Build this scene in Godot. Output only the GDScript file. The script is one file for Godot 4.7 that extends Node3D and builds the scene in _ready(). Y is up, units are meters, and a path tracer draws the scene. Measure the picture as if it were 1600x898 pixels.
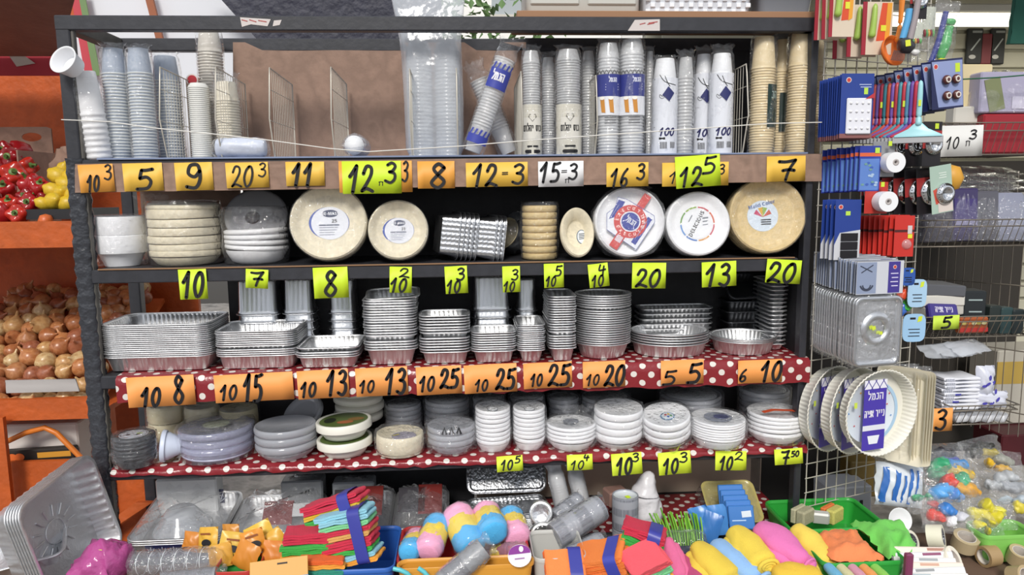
extends Node3D
# Market stall: a steel rack of disposable tableware, a counter of household goods, a greengrocer's stand on one side and wire racks on the other.
# World: rack front plane z = 0, x to the right, y up, metres.

const FOCAL := 1155.0            # pixels, frame 1600 x 898
var eye := Vector3(0, 1.7128, 2.6)
var turn := Basis.from_euler(Vector3(-0.133, -0.0633, -0.0113))
var names := {}
var M := {}
var rng := RandomNumberGenerator.new()
var noise := FastNoiseLite.new()
const Y1 := 1.825
const Y2 := 1.4525
const Y3 := 1.084
const Y4 := 0.75
const Y5 := 0.42
const YC := 0.40                 # counter

# ---------------------------------------------------------------- measuring: the photograph's ray through a pixel, met with a plane of the place
func at(px: float, py: float, z: float) -> Vector3:
	var d := turn * Vector3((px - 800.0) / FOCAL, -(py - 449.0) / FOCAL, -1.0)
	return eye + d * ((z - eye.z) / d.z)
func on(px: float, py: float, y: float) -> Vector3:
	var d := turn * Vector3((px - 800.0) / FOCAL, -(py - 449.0) / FOCAL, -1.0)
	return eye + d * ((y - eye.y) / d.y)
func span(x0: float, x1: float, py: float, z: float) -> float:
	return at(x1, py, z).x - at(x0, py, z).x

# ---------------------------------------------------------------- mesh builder
class G:
	var st := SurfaceTool.new()
	var grp := 0
	func _init() -> void:
		st.begin(Mesh.PRIMITIVE_TRIANGLES)
	func v(p: Vector3, uv := Vector2.ZERO) -> void:
		st.set_uv(uv)
		st.add_vertex(p)
	func quad(a: Vector3, b: Vector3, c: Vector3, d: Vector3, r := Rect2(0, 0, 1, 1)) -> void:   # seen from its front: a top left, b top right, c bottom right, d bottom left
		st.set_smooth_group(-1)
		var e := r.end
		v(a, r.position); v(b, Vector2(e.x, r.position.y)); v(c, e)
		v(a, r.position); v(c, e); v(d, Vector2(r.position.x, e.y))
	func tri(a: Vector3, b: Vector3, c: Vector3) -> void:
		st.set_smooth_group(-1)
		v(a); v(b); v(c)
	# rings of equal length joined by quads; two equal rings in a row make a crease
	func loft(rs: Array, closed := true, cap_a := false, cap_b := false) -> G:
		grp += 1
		st.set_smooth_group(grp)
		var n: int = rs[0].size()
		var m := n if closed else n - 1
		for i in rs.size() - 1:
			var p: PackedVector3Array = rs[i]
			var q: PackedVector3Array = rs[i + 1]
			if p[0].is_equal_approx(q[0]) and p[n / 2].is_equal_approx(q[n / 2]) and p[n / 4].is_equal_approx(q[n / 4]):
				grp += 1
				st.set_smooth_group(grp)
				continue
			var v0 := float(i) / (rs.size() - 1)
			var v1 := float(i + 1) / (rs.size() - 1)
			for j in m:
				var k := (j + 1) % n
				var u0 := float(j) / m
				var u1 := float(j + 1) / m
				if not p[j].is_equal_approx(p[k]):
					v(p[j], Vector2(u0, v0)); v(q[j], Vector2(u0, v1)); v(p[k], Vector2(u1, v0))
				if not q[j].is_equal_approx(q[k]):
					v(p[k], Vector2(u1, v0)); v(q[j], Vector2(u0, v1)); v(q[k], Vector2(u1, v1))
		if cap_a: cap(rs[0], true)
		if cap_b: cap(rs[-1], false)
		return self
	func cap(r: PackedVector3Array, flip: bool) -> void:
		grp += 1
		st.set_smooth_group(grp)
		var c := Vector3.ZERO
		for p in r: c += p
		c /= r.size()
		for j in r.size():
			var k := (j + 1) % r.size()
			if flip:
				v(c, Vector2(0.5, 0.5)); v(r[j], Vector2(0.5, 0)); v(r[k], Vector2(0.5, 1))
			else:
				v(c, Vector2(0.5, 0.5)); v(r[k], Vector2(0.5, 0)); v(r[j], Vector2(0.5, 1))
	func box(c: Vector3, s: Vector3, bev := 0.0, b := Basis.IDENTITY) -> G:
		var h := s * 0.5
		if bev <= 0.0:
			var p := []
			for i in 8: p.append(c + b * Vector3(h.x * (1 if i & 1 else -1), h.y * (1 if i & 2 else -1), h.z * (1 if i & 4 else -1)))
			quad(p[6], p[7], p[5], p[4]); quad(p[3], p[2], p[0], p[1])
			quad(p[7], p[3], p[1], p[5]); quad(p[2], p[6], p[4], p[0])
			quad(p[2], p[3], p[7], p[6]); quad(p[4], p[5], p[1], p[0])
			return self
		var rs := []
		var q := Vector3(h.x - bev, h.y, h.z - bev)
		for e in [[-h.y, 0.0], [-h.y, 0.0], [-h.y + bev, bev], [h.y - bev, bev], [h.y, 0.0], [h.y, 0.0]]:
			var r := PackedVector3Array()
			for k in [Vector2(1, 1), Vector2(-1, 1), Vector2(-1, -1), Vector2(1, -1)]:
				var a := Vector3(k.x * (q.x + e[1]), e[0], k.y * q.z)
				var d := Vector3(k.x * q.x, e[0], k.y * (q.z + e[1]))
				if k.x * k.y > 0: r.append(c + b * a); r.append(c + b * d)
				else: r.append(c + b * d); r.append(c + b * a)
			rs.append(r)
		st.set_smooth_group(-1)
		for i in 5:
			if i == 0 or i == 4: continue
			for j in 8:
				var k := (j + 1) % 8
				quad(rs[i][j], rs[i][k], rs[i + 1][k], rs[i + 1][j])
		cap(rs[0], true); cap(rs[5], false)
		return self
	func tube(path: Array, rad: float, seg := 6, ends := true) -> G:
		var rs := []
		var up := Vector3.UP
		for i in path.size():
			var t: Vector3 = (path[mini(i + 1, path.size() - 1)] - path[maxi(i - 1, 0)]).normalized()
			if absf(t.dot(up)) > 0.95: up = Vector3.RIGHT if absf(t.x) < 0.9 else Vector3.FORWARD
			var x := t.cross(up).normalized()
			var y := x.cross(t)
			up = y
			var r := PackedVector3Array()
			for k in seg: r.append(path[i] + (x * cos(TAU * k / seg) + y * sin(TAU * k / seg)) * rad)
			rs.append(r)
		return loft(rs, true, ends, ends)
	func done() -> ArrayMesh:
		st.generate_normals()
		return st.commit()

# ring of a rounded rectangle, or of an oval when r < 0; nx, nz points along the straights, nc on each corner
static func rr(w: float, d: float, r: float, y: float, nx := 1, nz := 1, nc := 5, flute := 0.0) -> PackedVector3Array:
	var p := PackedVector3Array()
	if r < 0:
		var n := 4 * nc
		for k in n:
			var f := flute * sin(k * PI / 2)
			p.append(Vector3(cos(TAU * k / n) * (w + f), y, sin(TAU * k / n) * (d + f)))
		return p
	r = minf(r, minf(w, d))
	for c in 4:
		var s := Vector2(1 if c in [0, 3] else -1, 1 if c in [0, 1] else -1)
		var o := Vector2(s.x * (w - r), s.y * (d - r))
		for k in nc:
			var a := PI / 2 * (c + float(k) / (nc - 1))
			p.append(Vector3(o.x + cos(a) * r, y, o.y + sin(a) * r))
		var ns := nx if c in [0, 2] else nz
		var a2 := PI / 2 * (c + 1)
		var dir := Vector2(-sin(a2), cos(a2))
		var len := (2 * (w - r)) if c in [0, 2] else (2 * (d - r))
		var st := Vector2(o.x + cos(a2) * r, o.y + sin(a2) * r)
		var nrm := Vector2(cos(a2), sin(a2))
		for k in range(1, ns):
			var q := st + dir * len * k / ns + nrm * flute * sin(k * PI / 2)
			p.append(Vector3(q.x, y, q.y))
	return p
func rev(prof: Array, seg := 32, sx := 1.0, sz := 1.0) -> ArrayMesh:      # lathe of [radius, height]
	return rev_g(G.new(), prof, seg, sx, sz).done()
func rev_g(g: G, prof: Array, seg := 32, sx := 1.0, sz := 1.0, o := Transform3D.IDENTITY, wob := 0.0) -> G:
	var rs := []
	for e in prof:
		var r := PackedVector3Array()
		for k in seg:
			var w := 1.0 + (wob * noise.get_noise_3d(cos(TAU * k / seg) * 60, e[1] * 900, sin(TAU * k / seg) * 60) if wob else 0.0)
			r.append(o * Vector3(cos(TAU * k / seg) * e[0] * sx * w, e[1], sin(TAU * k / seg) * e[0] * sz * w))
		rs.append(r)
	return g.loft(rs)

# ---------------------------------------------------------------- nodes
func numbered(n: String) -> String:
	names[n] = names.get(n, -1) + 1
	return n if names[n] == 0 else "%s_%03d" % [n, names[n]]
func tag(o: Node3D, label: String, category: String, group := "") -> Node3D:
	o.set_meta("label", label)
	o.set_meta("category", category)
	if group: o.set_meta("group", group)
	return o
func thing(called: String, label: String, category: String, pos := Vector3.ZERO, b := Basis.IDENTITY, group := "") -> Node3D:
	var o := Node3D.new()
	o.name = numbered(called)
	add_child(o)
	o.transform = Transform3D(b, pos)
	return tag(o, label, category, group)
func part(p: Node3D, called: String, mesh: Mesh, mat: Material, pos := Vector3.ZERO, b := Basis.IDENTITY) -> MeshInstance3D:
	var o := MeshInstance3D.new()
	o.name = called
	o.mesh = mesh
	o.material_override = mat
	p.add_child(o, true)
	o.transform = Transform3D(b, pos)
	return o
func solo(called: String, label: String, category: String, mesh: Mesh, mat: Material, pos := Vector3.ZERO, b := Basis.IDENTITY, group := "") -> MeshInstance3D:
	var o := MeshInstance3D.new()
	o.name = numbered(called)
	o.mesh = mesh
	o.material_override = mat
	add_child(o)
	o.transform = Transform3D(b, pos)
	tag(o, label, category, group)
	return o
func structure(called: String, mesh: Mesh, mat: Material, pos := Vector3.ZERO, b := Basis.IDENTITY, label := "", category := "") -> MeshInstance3D:
	var o := MeshInstance3D.new()
	o.name = called
	o.mesh = mesh
	o.material_override = mat
	add_child(o, true)
	o.transform = Transform3D(b, pos)
	o.set_meta("kind", "structure")
	if label: tag(o, label, category)
	return o
func bx(s: Vector3, bev := 0.0) -> ArrayMesh:
	return G.new().box(Vector3.ZERO, s, bev).done()
func eul(x: float, y := 0.0, z := 0.0) -> Basis:
	return Basis.from_euler(Vector3(deg_to_rad(x), deg_to_rad(y), deg_to_rad(z)))

# ---------------------------------------------------------------- materials
func mat(c: Color, rough := 0.6, metal := 0.0) -> StandardMaterial3D:
	var m := StandardMaterial3D.new()
	m.albedo_color = c
	m.roughness = rough
	m.metallic = metal
	m.cull_mode = BaseMaterial3D.CULL_DISABLED
	return m
func col(hex: String) -> Color:
	return Color.html(hex)
func flat(hex: String, rough := 0.6) -> StandardMaterial3D:        # a plain colour, kept for reuse
	var k := hex + str(rough)
	if not M.has(k): M[k] = mat(col(hex), rough)
	return M[k]
func noise_tex(freq: float, normal := false, ramp := [], size := 512, strength := 4.0, type := FastNoiseLite.TYPE_SIMPLEX_SMOOTH, oct := 4) -> NoiseTexture2D:
	var t := NoiseTexture2D.new()
	var n := FastNoiseLite.new()
	n.noise_type = type
	n.frequency = freq
	n.fractal_octaves = oct
	n.seed = 7
	t.noise = n
	t.width = size
	t.height = size
	t.seamless = true
	t.as_normal_map = normal
	t.bump_strength = strength
	if ramp:
		var g := Gradient.new()
		g.offsets = PackedFloat32Array(range(ramp.size()).map(func(i): return float(i) / (ramp.size() - 1)))
		g.colors = PackedColorArray(ramp.map(func(h): return col(h)))
		t.color_ramp = g
	return t
func tri_map(m: StandardMaterial3D, albedo: Texture2D, nrm: Texture2D, scale: float, ns := 1.0, world := false) -> StandardMaterial3D:
	m.uv1_triplanar = true
	m.uv1_world_triplanar = world
	m.uv1_scale = Vector3.ONE * scale
	if albedo: m.albedo_texture = albedo
	if nrm:
		m.normal_enabled = true
		m.normal_texture = nrm
		m.normal_scale = ns
	return m
func film(alpha := 0.1, c := Color(0.95, 0.97, 1.0), rough := 0.12) -> StandardMaterial3D:
	var m := mat(Color(c.r, c.g, c.b, alpha), rough)
	m.transparency = BaseMaterial3D.TRANSPARENCY_ALPHA
	m.metallic_specular = 0.8
	return m
func materials() -> void:
	var crinkle := noise_tex(0.014, true, [], 512, 30.0, FastNoiseLite.TYPE_CELLULAR, 3)
	var fine := noise_tex(0.05, true, [], 512, 6.0)
	var weave := noise_tex(0.2, true, [], 512, 8.0, FastNoiseLite.TYPE_VALUE, 2)
	var mottle := noise_tex(0.01, false, ["#e0e0e0", "#ffffff", "#ececec", "#ffffff"], 512)
	var grain := noise_tex(0.006, false, ["#d2d2d2", "#f8f8f8", "#e4e4e4", "#ffffff", "#dadada"], 512, 4.0, FastNoiseLite.TYPE_SIMPLEX_SMOOTH, 5)
	M.steel = tri_map(mat(col("#34353b"), 0.42), grain, fine, 1.5, 0.04)
	M.steel_light = tri_map(mat(col("#5b5853"), 0.5), grain, fine, 1.5, 0.04)
	M.post_wrap = tri_map(mat(col("#3a3c42"), 0.26), mottle, crinkle, 4.0, 0.35)
	M.cardboard = tri_map(mat(col("#9c8070"), 0.85), grain, fine, 1.5, 0.1)
	M.panel_black = tri_map(mat(col("#2a2a2e"), 0.7), grain, fine, 1.2, 0.08)
	M.wood_edge = mat(col("#8b6a4d"), 0.7)
	M.foil = tri_map(mat(col("#e4e5e7"), 0.46, 1.0), null, crinkle, 9.0, 0.16)
	M.foil_smooth = tri_map(mat(col("#d9dbdf"), 0.3, 1.0), null, fine, 8.0, 0.15)
	M.foil_rough = tri_map(mat(col("#d4d6da"), 0.3, 1.0), null, crinkle, 8.0, 0.22)
	M.wire = mat(col("#c9c4b8"), 0.4, 0.3)
	M.wire_dark = mat(col("#8d857a"), 0.4, 0.5)
	M.cord = mat(col("#e4e2dc"), 0.7)
	M.white = mat(col("#ecedf0"), 0.35)
	M.white_matte = mat(col("#eceef2"), 0.6)
	M.white_soft = tri_map(mat(col("#e8e8ea"), 0.45), null, fine, 8.0, 0.15)
	M.cream = tri_map(mat(col("#e6dcc2"), 0.6), mottle, fine, 5.0, 0.15)
	M.cream_dark = tri_map(mat(col("#dcc38c"), 0.55), mottle, fine, 5.0, 0.15)
	M.film = tri_map(film(0.055, Color(0.97, 0.98, 1.0), 0.06), null, crinkle, 6.0, 1.1)
	M.film_smooth = film(0.06)
	M.film_white = tri_map(film(0.34, Color(0.9, 0.92, 0.95), 0.18), null, crinkle, 2.0, 0.15)
	M.film_grey = tri_map(film(0.16, Color(0.6, 0.62, 0.66), 0.1), null, crinkle, 7.0, 0.9)
	M.clear_cup = film(0.5, Color(0.9, 0.905, 0.91), 0.1)
	M.clear_thin = film(0.16, Color(0.85, 0.88, 0.9), 0.08)
	M.lavender = film(0.5, Color(0.66, 0.67, 0.78), 0.1)
	M.grey_clear = film(0.55, Color(0.76, 0.77, 0.8), 0.1)
	M.ink = mat(col("#17161a"), 0.5)
	M.orange_paint = tri_map(mat(col("#c25a20"), 0.55), mottle, fine, 1.0, 0.15, true)
	M.tape_clear = film(0.2)
	M.cloth_fine = weave
	M.crinkle = crinkle
	M.fine = fine
	M.mottle = mottle
	var im := Image.create(256, 256, false, Image.FORMAT_RGB8)           # dotted oilcloth: printed dots in a staggered grid
	im.fill(col("#86262d"))
	for y in 256:
		for x in 256:
			for o in [Vector2(64, 64), Vector2(192, 192)]:
				if Vector2(x, y).distance_to(o) < 46: im.set_pixel(x, y, col("#ded9d2"))
	M.dots = mat(Color.WHITE, 0.25)
	M.dots.albedo_texture = ImageTexture.create_from_image(im)
	M.dots.normal_enabled = true
	M.dots.normal_texture = crinkle
	M.dots.normal_scale = 0.1
func fabric(hex: String) -> StandardMaterial3D:
	var k := "fabric" + hex
	if not M.has(k):
		M[k] = tri_map(mat(col(hex), 0.9), null, M.cloth_fine, 6.0, 0.5)
		M[k].rim_enabled = true
		M[k].rim = 0.3
		M[k].rim_tint = 0.6
	return M[k]

# ---------------------------------------------------------------- lettering
const GLYPH := {
	"0": [[.6, .03, .28, .22, .1, .6, .3, .97, .68, .85, .9, .42, .78, .06, .5, .06]],
	"1": [[.12, .4, .38, .22, .66, .0], [.66, .0, .55, .5, .42, 1.0]],
	"2": [[.12, .3, .36, .03, .74, .08, .76, .34, .42, .68, .06, .95], [.06, .95, .42, .86, .95, .97]],
	"3": [[.2, .12, .52, .01, .8, .16, .62, .4, .36, .46], [.36, .46, .76, .54, .8, .8, .5, 1.0, .08, .9]],
	"4": [[.3, .0, .14, .5, .5, .5, .88, .46], [.72, .15, .62, .6, .56, 1.0]],
	"5": [[.95, .02, .6, .07, .34, .06], [.34, .06, .28, .25, .24, .45], [.24, .45, .62, .4, .86, .62, .66, .93, .08, .97]],
	"6": [[.78, .0, .36, .3, .12, .74, .36, 1.0, .76, .84, .7, .58, .4, .56, .18, .78]],
	"7": [[.08, .1, .45, .12, .9, .04], [.9, .04, .62, .5, .48, 1.0], [.3, .54, .6, .5, .88, .54]],
	"8": [[.76, .16, .46, .0, .22, .2, .46, .46, .8, .74, .5, 1.0, .14, .8, .42, .48, .76, .16]],
	"9": [[.82, .28, .55, .5, .2, .36, .3, .05, .7, .02, .84, .28], [.84, .28, .84, .65, .6, .95, .1, .9]],
	"=": [[.1, .35, .9, .33], [.1, .62, .9, .6]], ".": [[.4, .95, .55, .98]], "-": [[.1, .5, .9, .5]], "n": [[.05, .2, .4, .12, .85, .2], [.2, .25, .18, .95], [.8, .2, .82, .95]],
	"ה": [[.05, .08, .95, .08], [.9, .08, .9, 1.0], [.15, .42, .15, 1.0]], "נ": [[.3, .08, .75, .08], [.75, .08, .75, .95], [.75, .95, .2, .95]],
	"מ": [[.1, .05, .3, .5, .1, 1.0], [.25, .3, .6, .08, .9, .35, .9, .97], [.9, .97, .5, .97]], "ל": [[.2, -.35, .2, .1], [.2, .1, .85, .1], [.85, .1, .8, .5, .35, 1.0]],
	"י": [[.3, .08, .7, .08], [.7, .08, .68, .5]], "ר": [[.1, .08, .6, .08, .88, .3, .88, 1.0]], "א": [[.1, .05, .9, .98], [.85, .05, .82, .35, .6, .5], [.3, .38, .12, .6, .12, .98]],
	"פ": [[.3, .5, .3, .08], [.3, .08, .85, .1, .9, .5, .85, .95], [.85, .95, .1, .95]], "כ": [[.15, .08, .7, .1, .9, .5, .7, .92, .12, .95]], "ו": [[.3, .08, .65, .08], [.65, .08, .65, 1.0]],
	"ס": [[.05, .08, .95, .08], [.15, .1, .2, .75, .5, .98, .82, .75, .85, .1]], "ם": [[.1, .08, .9, .08], [.88, .08, .88, .97], [.88, .97, .15, .97], [.15, .97, .15, .08]],
}
func curve(flat_pts: Array, sharp := false) -> PackedVector2Array:
	var p := PackedVector2Array()
	for i in flat_pts.size() / 2: p.append(Vector2(flat_pts[2 * i], flat_pts[2 * i + 1]))
	if p.size() < 3 or sharp: return p
	var out := PackedVector2Array()
	for i in p.size() - 1:
		var a := p[maxi(i - 1, 0)]
		var d := p[mini(i + 2, p.size() - 1)]
		for k in 5: out.append(p[i].cubic_interpolate(p[i + 1], a, d, k / 5.0))
	out.append(p[-1])
	return out
func stroke(g: G, p: PackedVector2Array, w: float, z: float) -> void:      # a felt-pen line lying in the plane z
	for i in p.size():
		var t := (p[mini(i + 1, p.size() - 1)] - p[maxi(i - 1, 0)]).normalized()
		var n := Vector2(-t.y, t.x) * w
		if i < p.size() - 1:
			var t2 := (p[mini(i + 2, p.size() - 1)] - p[i]).normalized()
			var n2 := Vector2(-t2.y, t2.x) * w
			var a := p[i] + n; var b := p[i + 1] + n2; var c := p[i + 1] - n2; var d := p[i] - n
			g.quad(Vector3(a.x, a.y, z), Vector3(b.x, b.y, z), Vector3(c.x, c.y, z), Vector3(d.x, d.y, z))
		if i == 0 or i == p.size() - 1:
			for k in 8:
				g.tri(Vector3(p[i].x, p[i].y, z), Vector3(p[i].x + cos(TAU * k / 8) * w, p[i].y + sin(TAU * k / 8) * w, z), Vector3(p[i].x + cos(TAU * (k + 1) / 8) * w, p[i].y + sin(TAU * (k + 1) / 8) * w, z))
# writes s into a box of width w and height h whose top left corner is o, in the xy plane
func scribe(g: G, s: String, o: Vector2, w: float, h: float, pen: float, z: float, slant := 0.12, rtl := false) -> void:
	var n := s.length()
	var cw := w / n
	for i in n:
		var ch := s[n - 1 - i] if rtl else s[i]
		if not GLYPH.has(ch): continue
		for f in GLYPH[ch]:
			var c := curve(f)
			for k in c.size():
				c[k] = Vector2(o.x + cw * (i + 0.06 + 0.88 * c[k].x) + slant * h * (0.5 - c[k].y), o.y - h * c[k].y)
			stroke(g, c, pen, z)
func type_text(p: Node3D, s: String, pos: Vector3, h: float, m: Material, b := Basis.IDENTITY, bold := true, name := "lettering") -> MeshInstance3D:
	var t := TextMesh.new()
	var f := SystemFont.new()
	f.font_names = PackedStringArray(["Droid Sans"])
	f.font_weight = 700 if bold else 400
	t.font = f
	t.text = s
	t.font_size = 24
	t.pixel_size = h / 18.0
	t.depth = 0.0004
	t.curve_step = 3.0
	return part(p, name, t, m, pos, b)
func hebrew(p: Node3D, s: String, pos: Vector3, w: float, h: float, m: Material, b := Basis.IDENTITY, pen := 0.09) -> void:
	var g := G.new()
	scribe(g, s, Vector2(-w / 2, h / 2), w, h, h * pen, 0.0, 0.0, true)
	part(p, "lettering", g.done(), m, pos, b)

# ---------------------------------------------------------------- light and camera
func _ready() -> void:
	var cam := Camera3D.new()
	cam.name = "camera"
	cam.fov = rad_to_deg(2.0 * atan(449.0 / FOCAL))
	cam.near = 0.05
	cam.far = 200.0
	add_child(cam)
	cam.transform = Transform3D(turn, eye)
	cam.current = true
	var env := Environment.new()
	var sky := Sky.new()
	var air := ProceduralSkyMaterial.new()                 # bright overcast street
	air.sky_top_color = Color(0.88, 0.9, 0.93)
	air.sky_horizon_color = Color(0.97, 0.98, 1.0)
	air.ground_bottom_color = Color(0.35, 0.34, 0.33)
	air.ground_horizon_color = Color(0.8, 0.8, 0.8)
	air.sun_angle_max = 0.0
	sky.sky_material = air
	env.background_mode = Environment.BG_SKY
	env.sky = sky
	env.tonemap_mode = Environment.TONE_MAPPER_LINEAR
	env.tonemap_exposure = 0.93
	env.sdfgi_enabled = true
	env.ssao_enabled = true
	env.ssil_enabled = true
	var we := WorldEnvironment.new()
	we.name = "environment"
	we.environment = env
	add_child(we)
	var sun := DirectionalLight3D.new()                     # daylight through thin cloud from behind and above the viewer
	sun.name = "sun"
	sun.light_energy = 0.9
	sun.light_angular_distance = 15.0
	sun.light_color = Color(1.0, 0.98, 0.95)
	sun.shadow_enabled = true
	sun.sky_mode = DirectionalLight3D.SKY_MODE_LIGHT_ONLY
	add_child(sun)
	sun.look_at_from_position(Vector3(-0.8, 4.2, 4.0), Vector3(0, 1.0, 0))
	rng.seed = 11
	noise.seed = 5
	noise.frequency = 0.02
	materials()
	setting()
	rack()
	price_tags()
	foil_stacks()
	cups_tier()
	plates_tier()
	bowls_tier()
	counter()
	counter_goods()
	counter_cloths()
	hanging_grid()
	wire_racks()
	greengrocer()

# ---------------------------------------------------------------- the setting
func slab(a: Vector3, b: Vector3) -> ArrayMesh:
	return G.new().box((a + b) / 2, (b - a).abs()).done()
func setting() -> void:
	var paving := tri_map(mat(col("#8b8680"), 0.8), noise_tex(0.01, false, ["#8f8f8f", "#ffffff", "#c8c8c8"], 512), M.fine, 0.8, 0.3, true)
	structure("floor", slab(Vector3(-9, -0.1, -9), Vector3(9, 0, 9)), paving)
	# shop behind the wire racks: pale slatted wall, ceiling
	var wall := structure("wall_back", slab(Vector3(1.2, 0, -2.4), Vector3(5.2, 3.3, -2.3)), flat("#a9a796", 0.7))
	for k in 26:
		var y := 0.25 + k * 0.12
		part(wall, "slat", bx(Vector3(3.9, 0.1, 0.02), 0.004), flat("#c6c4b2", 0.6), Vector3(3.25, y, -2.29))
	structure("ceiling", slab(Vector3(1.15, 2.95, -2.4), Vector3(5.2, 3.05, 0.2)), flat("#8a8578", 0.8))
	structure("wall_right", slab(Vector3(5.1, 0, -2.4), Vector3(5.2, 3.0, 0.2)), flat("#b5b0a0", 0.8))
	var lamp := thing("tube_light", "white fluorescent tube light on the shop ceiling above the wire racks", "light", Vector3(3.25, at(1540, 31, -1.75).y, -1.75))
	part(lamp, "housing", bx(Vector3(2.2, 0.05, 0.16), 0.008), flat("#e8e6da", 0.5), Vector3(0, 0.05, 0))
	for s in [-1, 1]: part(lamp, "hanger", bx(Vector3(0.02, 0.28, 0.02)), M.wire, Vector3(s * 0.9, 0.2, 0))
	var glow := mat(col("#fffdf2"), 0.5)
	glow.emission_enabled = true
	glow.emission = col("#fff8e4")
	glow.emission_energy_multiplier = 2.2
	part(lamp, "diffuser", bx(Vector3(2.15, 0.06, 0.13), 0.02), glow)
	var al := AreaLight3D.new()
	al.name = "tube_lamp"
	al.area_size = Vector2(2.1, 0.12)
	al.light_energy = 1.2
	al.light_color = Color(1, 0.97, 0.9)
	al.shadow_enabled = true
	add_child(al)
	al.transform = Transform3D(eul(-90), Vector3(3.25, at(1540, 31, -1.75).y - 0.035, -1.75))
	# greengrocer's shop behind the left stand
	structure("wall_left", slab(Vector3(-5, 0, -1.5), Vector3(-1.62, 2.75, -1.4)), M.orange_paint)
	var brown := tri_map(mat(col("#8a675c"), 0.75), M.mottle, M.fine, 0.7, 0.2)
	var can := thing("brown_canopy", "brown fabric canopy hanging above the peppers and lemons", "canopy", at(0, 85, -1.1))
	part(can, "sheet", sheet_mesh([at(-260, 88, -1.15), at(92, 88, -1.15)], [at(-400, -70, -0.25), at(136, -70, -0.25)], can.position, 0.02, 6), brown)
	var st := thing("red_valance", "red strip of cloth along the lower edge of the brown canopy", "valance", at(0, 100, -1.16))
	part(st, "sheet", sheet_mesh([at(-260, 118, -1.18), at(97, 118, -1.18)], [at(-260, 86, -1.18), at(95, 86, -1.18)], st.position, 0.012, 6), flat("#a82c3a", 0.7))
	solo("paper_note", "small white paper note stuck under the brown canopy", "paper", sheet_mesh([at(26, 104, -1.17), at(55, 99, -1.17)], [at(12, 84, -1.17), at(28, 80, -1.17)], Vector3.ZERO, 0.002, 2), flat("#b9b3aa"))
	# white tarp, poster band and posts behind the open end of the top shelf
	var tarp := mat(col("#e9ecf2"), 0.7)
	tarp.backlight_enabled = true
	tarp.backlight = Color(0.5, 0.5, 0.52)
	solo("white_tarp", "white tarpaulin stretched behind the open top corner of the rack", "tarpaulin", sheet_mesh([at(118, 260, -1.35), at(400, 260, -1.35)], [at(118, -30, -1.35), at(400, -30, -1.35)], Vector3.ZERO, 0.01, 8), tarp)
	var ban := thing("banner", "red and green printed banner hanging in front of the white tarpaulin", "banner", at(140, 60, -1.3))
	part(ban, "sheet", sheet_mesh([at(133, 118, -1.3), at(147, 118, -1.3)], [at(108, -20, -1.3), at(122, -20, -1.3)], ban.position, 0.006, 2), flat("#c0404c"))
	part(ban, "green_border", sheet_mesh([at(146, 118, -1.29), at(157, 118, -1.29)], [at(120, -20, -1.29), at(130, -20, -1.29)], ban.position, 0.006, 2), flat("#6f8a5a"))
	solo("wooden_batten", "reddish brown wooden batten crossing the white tarpaulin", "batten", sheet_mesh([at(243, 60, -1.28), at(254, 60, -1.28)], [at(222, -20, -1.28), at(234, -20, -1.28)], Vector3.ZERO, 0.02, 2), flat("#9a5a3a"))
	solo("navy_canopy", "dark navy canopy sheet stretched above and behind the rack", "canopy", sheet_mesh([at(402, 62, -1.1), at(690, 62, -1.1)], [at(292, -60, -1.1), at(690, -60, -1.1)], Vector3.ZERO, 0.02, 8), tri_map(mat(col("#2f3040"), 0.6), M.mottle, M.fine, 0.7, 0.3))
	# the street far behind: a pale building and a tree
	var house := thing("pale_building", "pale plastered building far behind the rack", "building", Vector3(0.4, 0, -9))
	part(house, "wall", slab(Vector3(-4, 0, -0.3), Vector3(5, 7, 0)), flat("#f2f0ec", 0.8))
	for k in 5:
		var w := part(house, "window", bx(Vector3(0.45, 0.8, 0.05), 0.01), flat("#a9b0b4", 0.2), Vector3(-2.3 + k * 1.3, 4.7, 0.02))
		part(w, "sill", bx(Vector3(0.55, 0.05, 0.12)), flat("#c9c5bb"), Vector3(0, -0.43, 0.04))
	var tree := thing("street_tree", "green leafy street tree behind the top of the rack", "tree", Vector3(0.0, 0, -6.0))
	part(tree, "trunk", G.new().tube([Vector3(0.1, 0, 0), Vector3(0.02, 1.6, 0), Vector3(0.1, 3.1, 0.1)], 0.07, 8).done(), flat("#6b5e50", 0.9))
	var leaves := G.new()
	for k in 420:
		var p := Vector3(rng.randfn(0, 0.5), 3.6 + rng.randfn(0, 0.42), rng.randfn(0, 0.35))
		var b := Basis.from_euler(Vector3(rng.randf() * 6, rng.randf() * 6, rng.randf() * 6)) * 0.055
		leaves.quad(p + b * Vector3(0, 1.3, 0), p + b * Vector3(0.7, 0, 0.2), p + b * Vector3(0, -1.3, 0), p + b * Vector3(-0.7, 0, 0.2))
	var foliage := part(tree, "foliage", leaves.done(), flat("#5f7d4a", 0.7))
	foliage.set_meta("kind", "stuff")
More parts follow.
